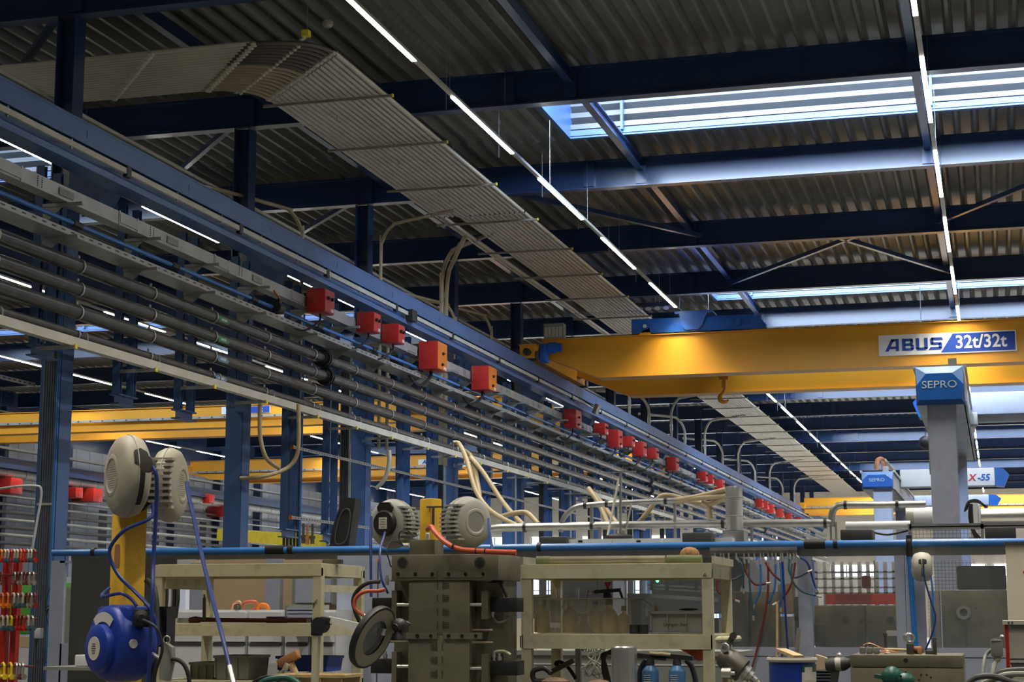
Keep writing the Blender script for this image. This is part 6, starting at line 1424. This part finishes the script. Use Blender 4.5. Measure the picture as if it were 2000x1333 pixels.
# plastic bin with bottles
x0b, z1b = xz(1041, 1170, 10.42); x1b, _ = xz(1232, 1170, 10.42); zb0 = z2 + .005; bw = .3
t = thing('clear_bin', ((x0b + x1b) / 2, 10.45, zb0), 'clear plastic bin full of spray bottles on the right shelf', 'bin')
def wallq(vs, name='wall'): mb = MB(); mb.add(vs + [V(*v) + V(.003, .003, 0) for v in vs], [(0, 1, 2, 3), (7, 6, 5, 4), (0, 4, 5, 1), (1, 5, 6, 2), (2, 6, 7, 3), (3, 7, 4, 0)]); build(name, mb, 'clearbin', t)
k = .03; xr2 = at(1258, 1, Y=10.42).x
wallq([(x0b + k, 10.42, zb0), (x1b + .0, 10.42, zb0), (x1b + .0, 10.4, z1b), (x0b, 10.4, z1b)], 'front_wall')
wallq([(x0b + k, 10.42 + bw, zb0), (x1b, 10.42 + bw, zb0), (x1b, 10.44 + bw, z1b), (x0b, 10.44 + bw, z1b)], 'back_wall')
wallq([(x0b + k, 10.42, zb0), (x0b + k, 10.42 + bw, zb0), (x0b, 10.44 + bw, z1b), (x0b, 10.4, z1b)], 'side_wall')
wallq([(x1b, 10.42, zb0), (x1b, 10.42 + bw, zb0), (xr2, 10.44 + bw, z1b - .08), (xr2, 10.4, z1b - .08)], 'sloped_wall')
build('rim', MB().tube([V(x1b, 10.4, z1b), V(x0b, 10.4, z1b), V(x0b, 10.44 + bw, z1b), V(x1b, 10.44 + bw, z1b), V(xr2, 10.44 + bw, z1b - .08), V(xr2, 10.4, z1b - .08)], .0035, 6, 1, True), 'cream', t)
def bottle(px, r, h, m, lab, capm='cream', ch=.04, top=None):
    q = at(px, 1230, Y=10.55); zb = zb0 + .004; t = thing('spray_bottle', (q.x, 10.55, zb), lab, 'bottle')
    build('body', MB().lathe((q.x, 10.55, zb), (0, 0, 1), [(0, r * .9), (.005, r), (h * .62, r), (h * .78, r * .8), (h * .9, r * .35), (h, r * .32)], 20), m, t)
    build('cap', MB().lathe((q.x, 10.55, zb + h), (0, 0, 1), [(0, r * .45), (ch, r * .4)], 14), capm, t)
    if top == 'sprayer': build('trigger', MB().obox((q.x, 10.55, zb + h + ch + .01), (.08, .03, .025), bev=.006).beam((q.x - .03, 10.55, zb + h + ch), (q.x - .05, 10.55, zb + h - .01), .01, .01), capm, t)
    return t, q.x, zb + h + ch
bottle(1060, .054, .175, 'bottle', 'yellowish spray bottle at the left end of the clear bin', 'cream', .03, 'sprayer')
bottle(1114, .050, .165, 'bottle', 'yellowish spray bottle behind the dust tube in the clear bin', 'cream', .03, 'sprayer')
bottle(1163, .042, .17, 'bottle', 'yellow bottle with blue cap in the clear bin', 'seprob', .025)
bottle(1190, .054, .17, 'bottle', 'big yellowish pump sprayer bottle in the clear bin', 'black', .04)
bottle(1219, .040, .135, 'bottle', 'short round-shouldered bottle right in the clear bin', 'black', .03)
q = at(1085, 1233, Y=10.47); t = thing('cartridge', (q.x, 10.47, zb0), 'clear cartridge with white band in the clear bin', 'cartridge')
build('tube', MB().lathe((q.x, 10.47, zb0 + .004), (0, 0, 1), [(0, .034), (.02, .036), (.02, .033), (.19, .033), (.2, .028)], 20), 'greybox', t)
build('band', MB().lathe((q.x, 10.47, zb0 + .035), (0, 0, 1), [(0, .0345), (.03, .0345)], 20, False), 'white', t)
for px, lab in ((1091, 'left'), (1127, 'right')): q = at(px, 1157, Y=10.6); tag(build('chrome_tube', MB().cyl(q + V(0, 0, -.04), q + V(0, 0, .025), .014, 12), 'shiny'), 'chrome tube end sticking out of the clear bin, %s one' % lab, 'tube')
q = at(1182, 1158, Y=10.5)
t = thing('pump_head', q, 'black pump sprayer head with red plunger above the clear bin', 'sprayer head')
build('handle', MB().beam(at(1162, 1157, Y=10.5), at(1212, 1153, Y=10.5), .03, .022).beam(at(1210, 1153, Y=10.5), at(1216, 1170, Y=10.5), .02, .012), 'black', t)
build('plunger', MB().lathe(at(1187, 1153, Y=10.5), (0, 0, 1), [(0, .008), (.02, .01), (.042, .022), (.047, .02)], 14), 'red', t)
build('collar', MB().lathe(at(1186, 1168, Y=10.5), (0, 0, 1), [(-.01, .03), (.03, .022)], 16), 'black', t)
build('nozzle', MB().cyl(at(1162, 1157, Y=10.5), at(1157, 1157, Y=10.5), .009, 8, .005), 'red', t)
tag(build('nozzle_tube', MB().cyl(at(1165, 1166, Y=10.5), at(1167, 1136, Y=10.5), .005, 8, .003), 'cream'), 'thin cream nozzle on the blue-capped bottle', 'nozzle')
tag(build('wooden_stick', MB().beam(at(1142, 1199, Y=10.5), at(1150, 1152, Y=10.5), .01, .006), 'brick'), 'brown wooden stick standing in the clear bin', 'stick')
mb = MB(); q0 = at(1140, 1233, Y=10.46); mb.prism([(-.06, 0), (.06, 0), (.018, .07), (.018, .1), (.07, .1), (.07, .115), (-.07, .115), (-.07, .1), (-.018, .1), (-.018, .07)], V(q0.x, 10.46, zb0 + .004), (1, 0, 0), (0, 0, 1), (0, 1, 0), .02)
tag(build('scraper', mb, 'steeldark'), 'black T-shaped funnel stand in front of the bottles in the bin', 'stand')
for px in (1239, 1257): q = at(px, 1230, Y=10.36); tag(build('tape_roll', MB().lathe((q.x, 10.36, zb0), (0, 0, 1), [(0, .028), (.055, .028), (.055, .015), (.02, .015)], 18), 'ink'), 'black round cup beside the clear bin, %s one' % ('left' if px < 1250 else 'right'), 'cup')
x0c, z1c = xz(1266, 1194, 10.42)
tC_ = crate(1268, 1194, 1378, 1235, 10.42, .3, 'greybox', 'flat grey plastic crate with handwriting on the right shelf')
tC_.location.z += 0
mb = MB(); put_text(mb, 'Uningen Seal', .028, at(1318, 1221, Y=10.405), (1, 0, 0), (0, 0, 1), .0003, .2, .001); build('handwriting', mb, 'ink', tC_)
tag(build('lid', MB().ell(at(1345, 1191, Y=10.55), (.06, .05, .008), 16), 'black'), 'flat black disc lying in the grey crate', 'disc')
tag(build('fitting', MB().lathe(at(1282, 1192, Y=10.5), (0, 0, 1), [(-.03, .01), (0, .012), (.03, .006)], 10), 'brasspipe'), 'brass fitting poking out of the grey crate', 'fitting')
# ---------------------------------------------------------------- low bench with tools behind / below right shelf
zt_ = at(1200, 1272, Y=14.5).z
t = thing('steel_bench', (-3.0, 14.8, 0), 'long grey steel bench with tools behind the right shelf', 'bench')
xbl, xbr = at(985, 1272, Y=14.5).x, at(1590, 1272, Y=14.5).x
build('top', MB().box(xbl, xbr - .6, 14.5, 15.3, zt_ - .04, zt_), 'greybox', t); build('front', MB().box(xbl, xbr - .6, 14.52, 14.56, .3, zt_ - .04), 'greybox', t)
build('groove', MB().box(xbl, xbr - .6, 14.515, 14.52, zt_ - .12, zt_ - .11), 'white', t)
for x in (xbl + .05, xbr - .7): build('leg', MB().box(x, x + .08, 14.6, 14.7, 0, .3), 'greybox', t)
q = at(1015, 1266, Y=14.7)
mb = MB().prism([(-.16, 0), (.16, 0), (.14, .12), (.1, .15), (.09, .27), (-.09, .27), (-.1, .15), (-.14, .12)], V(q.x, 14.7, zt_), (1, 0, 0), (0, 0, 1), (0, 1, 0), .25)
t = thing('plastic_stool', (q.x, 14.7, zt_), 'cream stepped plastic step stool behind the mould hoses', 'stool'); build('body', mb, 'creamwall', t)
build('handle_hole', MB().obox((q.x + .04, 14.695, zt_ + .07), (.07, .01, .10), bev=.003), 'ink', t)
item('white_box', 1118, 1252, 1200, 1268, 14.7, .2, 'white', 'white flat box on the grey bench behind the cables', 'box')
item('tool_case', 1250, 1253, 1298, 1268, 14.7, .2, 'black', 'black tool case on the grey bench under the grey crate', 'case', bev=.01)
item('paper_bag', 1297, 1251, 1317, 1266, 14.65, .1, 'label', 'small cream packet on the grey bench', 'packet')
tag(build('rag', MB().ell(at(1236, 1258, Y=14.65), (.05, .04, .03), 10).ell(at(1246, 1261, Y=14.6), (.03, .03, .025), 10), 'hoseorange'), 'crumpled orange-red strap on the grey bench', 'strap')
hose([(1316, 1261, 14.4), (1345, 1260, 14.4), (1390, 1258, 14.4)], .012, 'hoseorange', 'orange-red hose lying on the grey bench')
# wooden pallet-like front table with tools (bottom right)
Yt = 9.6; ztab = at(1200, 1345, Y=Yt).z
t = thing('tool_table', (-1.9, 9.9, 0), 'dark tool table at the bottom edge carrying cylinder and grinders', 'table')
build('top', MB().box(at(1040, 1345, Y=Yt).x, at(1480, 1345, Y=Yt).x, 9.3, 10.2, ztab - .05, ztab), 'steeldark', t)
for px in (1050, 1460): build('leg', MB().box(at(px, 1345, Y=Yt).x - .03, at(px, 1345, Y=Yt).x + .03, 9.35, 9.41, 0, ztab - .05), 'steeldark', t)
q = at(1220, 1345, Y=9.6); zc1 = at(1220, 1263, Y=9.6).z
tag(build('metal_cylinder', MB().lathe((q.x, 9.6, ztab), (0, 0, 1), [(0, .072), (zc1 - ztab - .008, .072), (zc1 - ztab, .066)], 40), 'brushed'), 'brushed metal cylinder standing in front of the right shelf', 'cylinder')
for px, lab in ((1271, 'left one, beside the metal cylinder'), (1323, 'right one, near the shelf leg')):
    q = at(px, 1345, Y=9.7); t = thing('gas_cartridge', (q.x, 9.7, ztab), 'blue gas cartridge with torch head, %s' % lab, 'gas cartridge'); hh = at(px, 1299, Y=9.7).z - ztab
    build('body', MB().lathe((q.x, 9.7, ztab), (0, 0, 1), [(0, .048), (hh * .7, .048), (hh * .78, .044), (hh * .97, .024), (hh, .02)], 24), 'seprob' if False else 'bluepaint2', t)
    build('torch_head', MB().cyl((q.x, 9.7, ztab + hh), (q.x, 9.7, ztab + hh + .03), .026, 14, .02).beam((q.x - .1 if px < 1300 else q.x - .14, 9.7, ztab + hh + .055), (q.x + .09, 9.7, ztab + hh + .035), .03, .025), 'black', t)
    build('torch_tube', MB().cyl((q.x - .15 if px > 1300 else q.x + .06, 9.68, ztab + hh + .062), (q.x - .05 if px > 1300 else q.x + .12, 9.68, ztab + hh + .055), .01, 8), 'brasspipe', t)
    mb = MB()
    for k in range(4): mb.obox((q.x - .01, 9.7 - .0485, ztab + hh * .55 - k * .012), (.04, .002, .004))
    build('label_print', mb, 'label', t)
hose([(1262, 1290, 9.75), (1252, 1310, 9.75), (1248, 1345, 9.75)], .018, 'black', 'thick black cable left of the left gas cartridge')
hose([(1340, 1290, 9.75), (1352, 1305, 9.75), (1362, 1345, 9.75)], .016, 'black', 'black ribbed cable right of the right gas cartridge')
# orange red angle grinder
q = at(1368, 1275, Y=10.75)
t = thing('angle_grinder', q - V(0, 0, .1), 'red electric grinder lying behind the right shelf leg', 'grinder')
build('body', MB().obox(at(1347, 1270, Y=10.75), (.13, .06, .05), Matrix.Rotation(math.radians(28), 3, 'Y'), .012), 'hoseorange', t)
build('motor', MB().lathe(at(1366, 1272, Y=10.75), (.5, 0, .6), [(-.05, .04), (-.03, .052), (.04, .05), (.06, .035)], 18), 'hoseorange', t)
build('grip', MB().cyl(at(1335, 1262, Y=10.75), at(1347, 1250, Y=10.75), .02, 10), 'black', t)
# big impact wrench
t = thing('impact_wrench', at(1440, 1325, Y=9.5), 'large dark impact wrench with steel chuck right of the right shelf', 'impact wrench')
a0, a1 = at(1412, 1282, Y=9.5), at(1452, 1312, Y=9.5); d = (a1 - a0).normalized(); L = (a1 - a0).length
build('body', MB().lathe(a0, d, [(-.02, .03), (0, .055), (L * .3, .068), (L * .95, .07), (L, .06)], 22), 'steeldark', t)
build('chuck', MB().lathe(a1, d, [(0, .045), (.03, .045), (.03, .034), (.055, .034), (.055, .02), (.085, .02), (.09, .012), (.105, .012)], 18), 'shiny', t)
build('handle_bar', MB().beam(at(1411, 1283, Y=9.5), at(1432, 1243, Y=9.5), .026, .03).cyl(at(1432, 1243, Y=9.48), at(1432, 1243, Y=9.53), .02, 12), 'steeldark', t)
build('ring', MB().lathe(at(1417, 1266, Y=9.46), (-.2, -1, 0), [(0, .025), (.012, .028), (.02, .024), (.02, .014), (0, .012)], 18), 'shiny', t)
q = at(1410, 1316, Y=9.4); tag(build('steel_bush', MB().cyl(q, q + V(.05, 0, 0), .03, 20).cyl(q + V(.05, 0, 0), q + V(.07, 0, 0), .01, 10), 'shiny'), 'small shiny steel bush left of the impact wrench chuck', 'bush')
# tangled wires on hook post, dark hoses
t = thing('tool_post', at(1128, 1345, Y=12.0), 'thin dark steel post with hook bar behind the right shelf', 'post')
x_ = at(1128, 1250, Y=12.0).x; build('pole', MB().box(x_ - .018, x_ + .018, 12, 12.04, 0, at(1128, 1250, Y=12.0).z), 'steeldark', t)
build('hook_bar', MB().beam(at(1131, 1270, Y=11.98), at(1180, 1252, Y=11.98), .02, .03), 'steeldark', t)
for i in range(7):
    x = 1140 + i * 5; j = lambda a: R_.uniform(-a, a)
    hose([(x - 6, 1272 + j(3), 11.9), (x, 1262 + j(3), 11.85), (x + 14 + j(8), 1268 + j(5), 11.85), (1158 + j(14), 1285 + j(6), 11.85), (1150 + 6 * i + j(8), 1305 + j(8), 11.83), (1165 + j(16), 1320 + j(5), 11.85), (1140 + j(5), 1312 + j(8), 11.85), (1148 + j(8), 1300 + j(6), 11.85), (1168 + j(6), 1298 + j(4), 11.85)], .0045, 'greybox', 'thin grey wire tangled on the hook bar, %s strand' % ORD[i], cat='wire', group='wires on the hook bar')
for i in range(3): hose([(1200, 1270 + 3 * i, 10.6), (1183 - 3 * i, 1280, 10.6), (1178 + i * 2, 1300, 10.6), (1182 + 3 * i, 1325, 10.6), (1192, 1345, 10.6)], .013, 'dkgrey', 'dark grey hose bent left of the metal cylinder, %s' % ('outermost', 'middle', 'innermost')[i])
hose([(1095, 1305, 10.8), (1085, 1297, 10.8), (1095, 1294, 10.8), (1110, 1305, 10.8), (1125, 1327, 10.8)], .012, 'black', 'black hose arching at the foot of the right shelf')
hose([(1075, 1330, 10.1), (1045, 1330, 10.1), (1042, 1312, 10.1), (1062, 1306, 10.1), (1075, 1315, 10.1)], .016, 'black', 'black hose ring between the left legs of the right shelf')
tag(build('flat_bar', MB().beam(at(1072, 1316, Y=10.7), at(1120, 1291, Y=10.7), .03, .03), 'steeldark'), 'dark steel bar leaning between the right shelf legs', 'bar')
tag(build('casting', MB().ell(at(1085, 1335, Y=9.8), (.09, .07, .035), 10).ell(at(1170, 1338, Y=9.8), (.08, .06, .03), 10), 'rusty'), 'rusty brown castings at the bottom edge under the right shelf', 'casting')
# ---------------------------------------------------------------- blue barrel
Yk = 11.5; xl, zr = xz(1492, 1284, Yk); xr, _ = xz(1590, 1284, Yk); cx = (xl + xr) / 2; r = (xr - xl) / 2
t = thing('blue_barrel', (cx, Yk + r, 0), 'open dark blue barrel with pale rim and paper label', 'barrel')
build('drum', MB().lathe((cx, Yk + r, 0), (0, 0, 1), [(0, r * .9), (zr - .03, r * .93), (zr - .03, r * .9), (.05, r * .86)], 40), 'reelblue', t)
build('rim', MB().lathe((cx, Yk + r, zr - .035), (0, 0, 1), [(0, r * .93), (.0, r * 1.0), (.015, r * 1.03), (.03, r), (.03, r * .9), (.0, r * .9)], 40, False), 'cream', t)
def onb(px, py): p = at(px, py, Y=Yk + .05); dx = (p.x - cx) / (r * .935); return V(p.x, Yk + r - r * .94 * math.sqrt(max(0, 1 - dx * dx)), p.z)
for (l, tp, rr_, b, m) in ((1567, 1299, 1591, 1314, 'dkgreen'), (1567, 1314, 1591, 1345, 'label'), (1572, 1304, 1585, 1330, 'label')):
    vs = []
    for i in range(7):
        x = l + (rr_ - l) * i / 6; vs += [onb(x, tp) + V(0, -.002 if l == 1567 else -.004, 0), onb(x, b) + V(0, -.002 if l == 1567 else -.004, 0)]
    build('label', MB().add(vs, [(2 * i, 2 * i + 1, 2 * i + 3, 2 * i + 2) for i in range(6)]), m, t)
tag(build('wood_plank', MB().beam(at(1525, 1270, Y=11.75), at(1560, 1284, Y=11.6), .08, .02), 'wood'), 'pale plank offcut sticking out of the blue barrel', 'plank')
tag(build('wooden_stick', MB().beam(at(1518, 1290, Y=11.8), at(1518, 1178, Y=11.8), .014, .014), 'wood'), 'long pale wooden stick standing in the blue barrel', 'stick')
tag(build('steel_profile', MB().beam(at(1555, 1290, Y=11.8), at(1561, 1228, Y=11.8), .03, .03), 'galv'), 'grey steel profile standing in the blue barrel', 'profile')
tag(build('wood_shavings', MB().tube([at(x, y, Y=11.72) for x, y in ((1517, 1280), (1522, 1272), (1527, 1278), (1532, 1273), (1526, 1284))], .006, 6, 3), 'wood'), 'curly wood shaving on the blue barrel rim', 'shaving')
# stacked plates and wood right of barrel
t = thing('plate_rack', at(1612, 1333, Y=12.0), 'dark slatted rack with pale metal edges right of the blue barrel', 'rack')
x0, z1 = xz(1592, 1309, 12.0); x1, _ = xz(1628, 1309, 12.0); build('block', MB().box(x0, x1, 12, 12.3, .0, z1), 'steeldark', t)
for k in range(4): build('slat', pbox(MB(), 1592, 1310 + 6 * k, 1628, 1312 + 6 * k, 11.97, .03), 'galv', t)
tag(build('wood_plank', MB().prism([(0, 0), (.13, 0), (.07, .08), (0, .1)], (x0, 12.05, z1), (1, 0, 0), (0, 0, 1), (0, 1, 0), .1), 'tan'), 'brown wooden wedge on the slatted rack', 'wedge')
# cordless drill
t = thing('cordless_wrench', at(1632, 1333, Y=10.6), 'black and beige cordless impact driver left of the steel block', 'power tool')
a0 = at(1612, 1300, Y=10.6); a1 = at(1652, 1297, Y=10.6); d = (a1 - a0).normalized()
build('body', MB().lathe(a0, d, [(0, .03), (.02, .042), (.06, .042), (.06, .038)], 18), 'dkgrey', t)
build('collar', MB().lathe(a0 + d * .06, d, [(0, .04), (.02, .043), (.035, .042)], 18), 'cream', t)
build('nose', MB().lathe(a0 + d * .095, d, [(0, .043), (.02, .042), (.05, .025), (.055, .012), (.09, .01)], 18), 'dkgrey', t)
build('handle', MB().beam(at(1633, 1305, Y=10.6), at(1627, 1345, Y=10.6), .04, .045), 'dkgrey', t)
build('hook', MB().ell(at(1639, 1282, Y=10.6), (.018, .018, .02), 10).cyl(at(1639, 1290, Y=10.6), at(1639, 1282, Y=10.6), .01, 8), 'shiny', t)
# ---------------------------------------------------------------- steel blocks with things on top
Yq = 10.4; x0, z1 = xz(1660, 1279, Yq); x1, zm = xz(1881, 1306, Yq)
t = thing('steel_block', ((x0 + x1) / 2, Yq, zm), 'upper thick steel tool block at the lower right', 'steel block')
build('block', MB().obox(((x0 + x1) / 2, Yq + .3, (z1 + zm) / 2), (x1 - x0, .6, z1 - zm - .004), bev=.004), 'steel', t)
for px, py, r in ((1769, 1291, .014), (1730, 1304, .004), (1809, 1304, .004)): p = at(px, py, Y=Yq - .002); build('hole', MB().cyl(p, p + V(0, .004, 0), r, 14), 'ink', t)
t = thing('steel_block', ((x0 + x1) / 2, Yq, 0), 'lower thick steel tool block with small holes, beneath the upper one', 'steel block')
build('block', MB().obox(((x0 + x1) / 2, Yq + .3, (zm + .6) / 2), (x1 - x0, .6, zm - .6 - .004), bev=.004), 'steel', t)
build('stand', MB().box(x0 + .03, x1 - .03, Yq + .05, Yq + .55, 0, .598), 'steeldark', t)
for px, py in ((1769, 1314), (1769, 1319), (1799, 1319), (1810, 1319), (1783, 1329), (1795, 1329), (1818, 1324)): p = at(px, py, Y=Yq - .002); build('hole', MB().cyl(p, p + V(0, .004, 0), .006, 10), 'ink', t)
zq = z1
def onq(px, dy=.15): return V(at(px, 1270, Y=Yq + dy).x, Yq + dy, zq)
q = onq(1778, .1); t = thing('eye_bolt', q, 'steel eye bolt with square block standing on the steel block', 'eye bolt')
build('block', MB().obox(q + V(0, 0, .032), (.042, .04, .062), bev=.002), 'steeldark', t)
for dx in (0, -.012): build('eye', MB().tube([q + V(dx + .023 * math.cos(k * PI / 5), .01 * (dx < 0), .095 + .023 * math.sin(k * PI / 5)) for k in range(10)], .007, 8, 3, True), 'shiny', t)
q = onq(1826, .12); tag(build('steel_fork', MB().obox(q + V(0, 0, .05), (.022, .04, .10), bev=.003).obox(q + V(-.03, 0, .012), (.05, .04, .022), bev=.003), 'steeldark'), 'dark upright steel wedge at the right of the steel block top', 'wedge')
q = onq(1695, .08); t = thing('hose_connector', q, 'cluster of grey pneumatic connectors on the steel block, left end', 'connector')
for k in range(3): build('socket', MB().obox(q + V(-.03 + .04 * k, 0, .022), (.034, .04, .04), bev=.004).lathe(q + V(-.03 + .04 * k, -.02, .022), (0, -1, 0), [(0, .014), (.006, .014), (.006, .008)], 12), 'greybox' if k else 'galv', t)
build('wire', MB().tube([q + V(.06, 0, .01), q + V(.12, -.02, .02), q + V(.17, .01, .01)], .005, 6, 4), 'copper', t)
tag(build('copper_wire', MB().tube([onq(x) + V(0, 0, z_) for x, z_ in ((1686, .05), (1700, .062), (1725, .03), (1740, .012), (1730, .01), (1715, .02))], .004, 6, 4), 'copper'), 'copper wire curled over the grey connectors', 'wire')
t = thing('copper_hammer', onq(1760, .25), 'copper-headed hammer with wooden handle lying on the steel block', 'hammer')
build('handle', MB().cyl(onq(1728, .25) + V(0, 0, .025), onq(1785, .22) + V(0, 0, .022), .009, 10), 'wood', t)
build('head', MB().lathe(onq(1792, .12) + V(0, 0, .024), (.6, -.8, 0), [(-.03, .022), (.03, .023), (.032, .02)], 16), 'copper', t)
build('neck', MB().cyl(onq(1781, .2) + V(0, 0, .022), onq(1789, .18) + V(0, 0, .022), .015, 12), 'red', t)
q = onq(1730, .3); tag(build('steel_pin', MB().cyl(q, q + V(0, 0, .11), .009, 10).cyl(q + V(0, 0, .105), q + V(0, 0, .12), .014, 10), 'steeldark'), 'dark steel pin standing at the back of the steel block', 'pin')
# green grinder at bottom right
t = thing('green_grinder', at(1770, 1340, Y=9.2), 'dark green electric grinder at the bottom edge before the steel blocks', 'grinder')
c_ = at(1742, 1322, Y=9.2)
build('body', MB().ell(c_ + V(0, 0, 0), (.055, .05, .052), 20).ell(at(1765, 1330, Y=9.2), (.06, .045, .04), 18), 'dkgreen', t)
build('guard', MB().beam(at(1708, 1321, Y=9.2), at(1735, 1326, Y=9.2), .05, .02), 'dkgreen', t)
build('stand', MB().box(c_.x - .04, c_.x + .12, 9.17, 9.25, 0, c_.z - .03), 'steeldark', t)
for px, py in ((1752, 1327), (1759, 1322)): p = at(px, py, Y=9.145); build('vent_hole', MB().cyl(p, p + V(0, .01, 0), .007, 10), 'ink', t)
# ---------------------------------------------------------------- right edge machine, cabinet, hoses
t = thing('control_cabinet', at(1985, 1300, Y=17.5), 'cream control cabinet at the right photo edge', 'cabinet')
x0, z1 = xz(1964, 1066, 17.5); build('body', MB().box(x0, x0 + 1.0, 17.5, 18.2, 0.02, z1), 'creamwall', t); build('top', MB().box(x0 - .01, x0 + 1.02, 17.48, 18.2, z1, z1 + .03), 'dkgrey', t)
build('mark', pbox(MB(), 1998, 1116, 2003, 1121, 17.49, .005), 'red', t)
t = thing('temperature_unit', at(1985, 1320, Y=11.0), 'light grey machine with red corner strip at the lower right edge', 'machine')
x0, z1 = xz(1962, 1221, 11.0); xr_, _ = xz(2060, 1221, 11.0); xb_, _ = xz(1969, 1221, 11.0)
build('body', MB().box(xb_, xr_, 11.0, 11.7, .02, z1), 'cream', t); build('corner_strip', MB().box(x0, xb_, 10.99, 11.05, .02, z1), 'red', t)
build('top_frame', pbox(MB(), 1958, 1213, 2060, 1221, 10.97, .75), 'cream', t); build('slot', pbox(MB(), 1974, 1222, 2060, 1229, 10.99, .02), 'greybox', t)
for px in (1970, 1977): p = at(px, 1217, Y=10.965); build('screw', MB().cyl(p, p + V(0, .006, 0), .006, 8), 'dkgrey', t)
q = at(1947, 1267, Y=10.9); t = thing('power_socket', q - V(0, 0, .05), 'grey industrial plug box beside the red strip, cable below', 'socket')
build('housing', MB().obox(q, (.07, .07, .10), bev=.008), 'greybox', t); build('gland', MB().lathe(q - V(0, 0, .05), (0, 0, -1), [(0, .024), (.02, .024), (.02, .018), (.035, .018)], 12), 'cream', t)
build('lever', MB().beam(at(1935, 1250, Y=10.86), at(1960, 1246, Y=10.86), .012, .01).ell(at(1957, 1244, Y=10.86), (.015, .015, .012), 8), 'shiny', t)
hose([(1936, 1270, 10.9), (1926, 1280, 10.9), (1921, 1300, 10.85), (1918, 1345, 10.8)], .011, 'greybox', 'grey cable dropping left of the grey plug box')
hose([(1945, 1290, 10.9), (1940, 1308, 10.85), (1935, 1345, 10.8)], .016, 'greybox', 'thick grey cable hanging under the grey plug box')
for i, (pts) in enumerate([[(1880, 1345), (1905, 1325), (1940, 1322), (1985, 1335), (2030, 1340)], [(1900, 1345), (1935, 1330), (1970, 1318), (2030, 1318)], [(1925, 1335), (1950, 1316), (1980, 1310), (2030, 1309)], [(1975, 1345), (1968, 1330), (1985, 1315), (2030, 1312)], [(1890, 1350), (1930, 1338), (1975, 1345), (2030, 1350)]]):
    hose(pts, .017, 'greybox' if i % 2 else 'dkgrey', 'thick grey hose coiled at the lower right corner, %s' % ['outermost left', 'upper crossing', 'topmost', 'innermost loop', 'lowest'][i], Y=10.0 + .04 * i, group='hoses coiled at the right corner')
tag(build('card_tray', MB().prism([(0, 0), (.2, 0), (.2, -.06), (.03, -.06)], at(1973, 1297, Y=10.6), (1, 0, 0), (0, 0, 1), (0, 1, 0), .2).box(at(1973, 1297, Y=10.6).x, at(1973, 1297, Y=10.6).x + .2, 10.6, 10.8, at(1973, 1290, Y=10.6).z, at(1973, 1290, Y=10.6).z + .01), 'dkgrey'), 'dark tray with foil at the lower right corner', 'tray')
# ---------------------------------------------------------------- white reel on the guard post
cW = at(1801, 1108, Y=20.75)
tW, c, a, s, u = reel('hose_reel', cW, math.radians(185), .17, .22, 'cream', 'white hose reel hanging on the guard post below the blue pipe')
th = face_th(s, u, c); sgn = 1 if s.y < 0 else -1
slot(tW, c, a, s, u, .17, .22, th - sgn * .7, th + sgn * .6, 0.0, 0.018)
hose([(1803, 1110, 20.5), (1808, 1140, 20.5), (1820, 1180, 20.5), (1827, 1205, 20.5), (1822, 1235, 20.5), (1807, 1271, 20.5)], .011, 'hose', 'blue hose swinging from the white reel, front one', Y=20.5)
hose([(1818, 1125, 20.6), (1822, 1160, 20.6), (1822, 1200, 20.6), (1825, 1252, 20.6)], .011, 'hoselight', 'blue hose hanging behind from the white reel', Y=20.6)
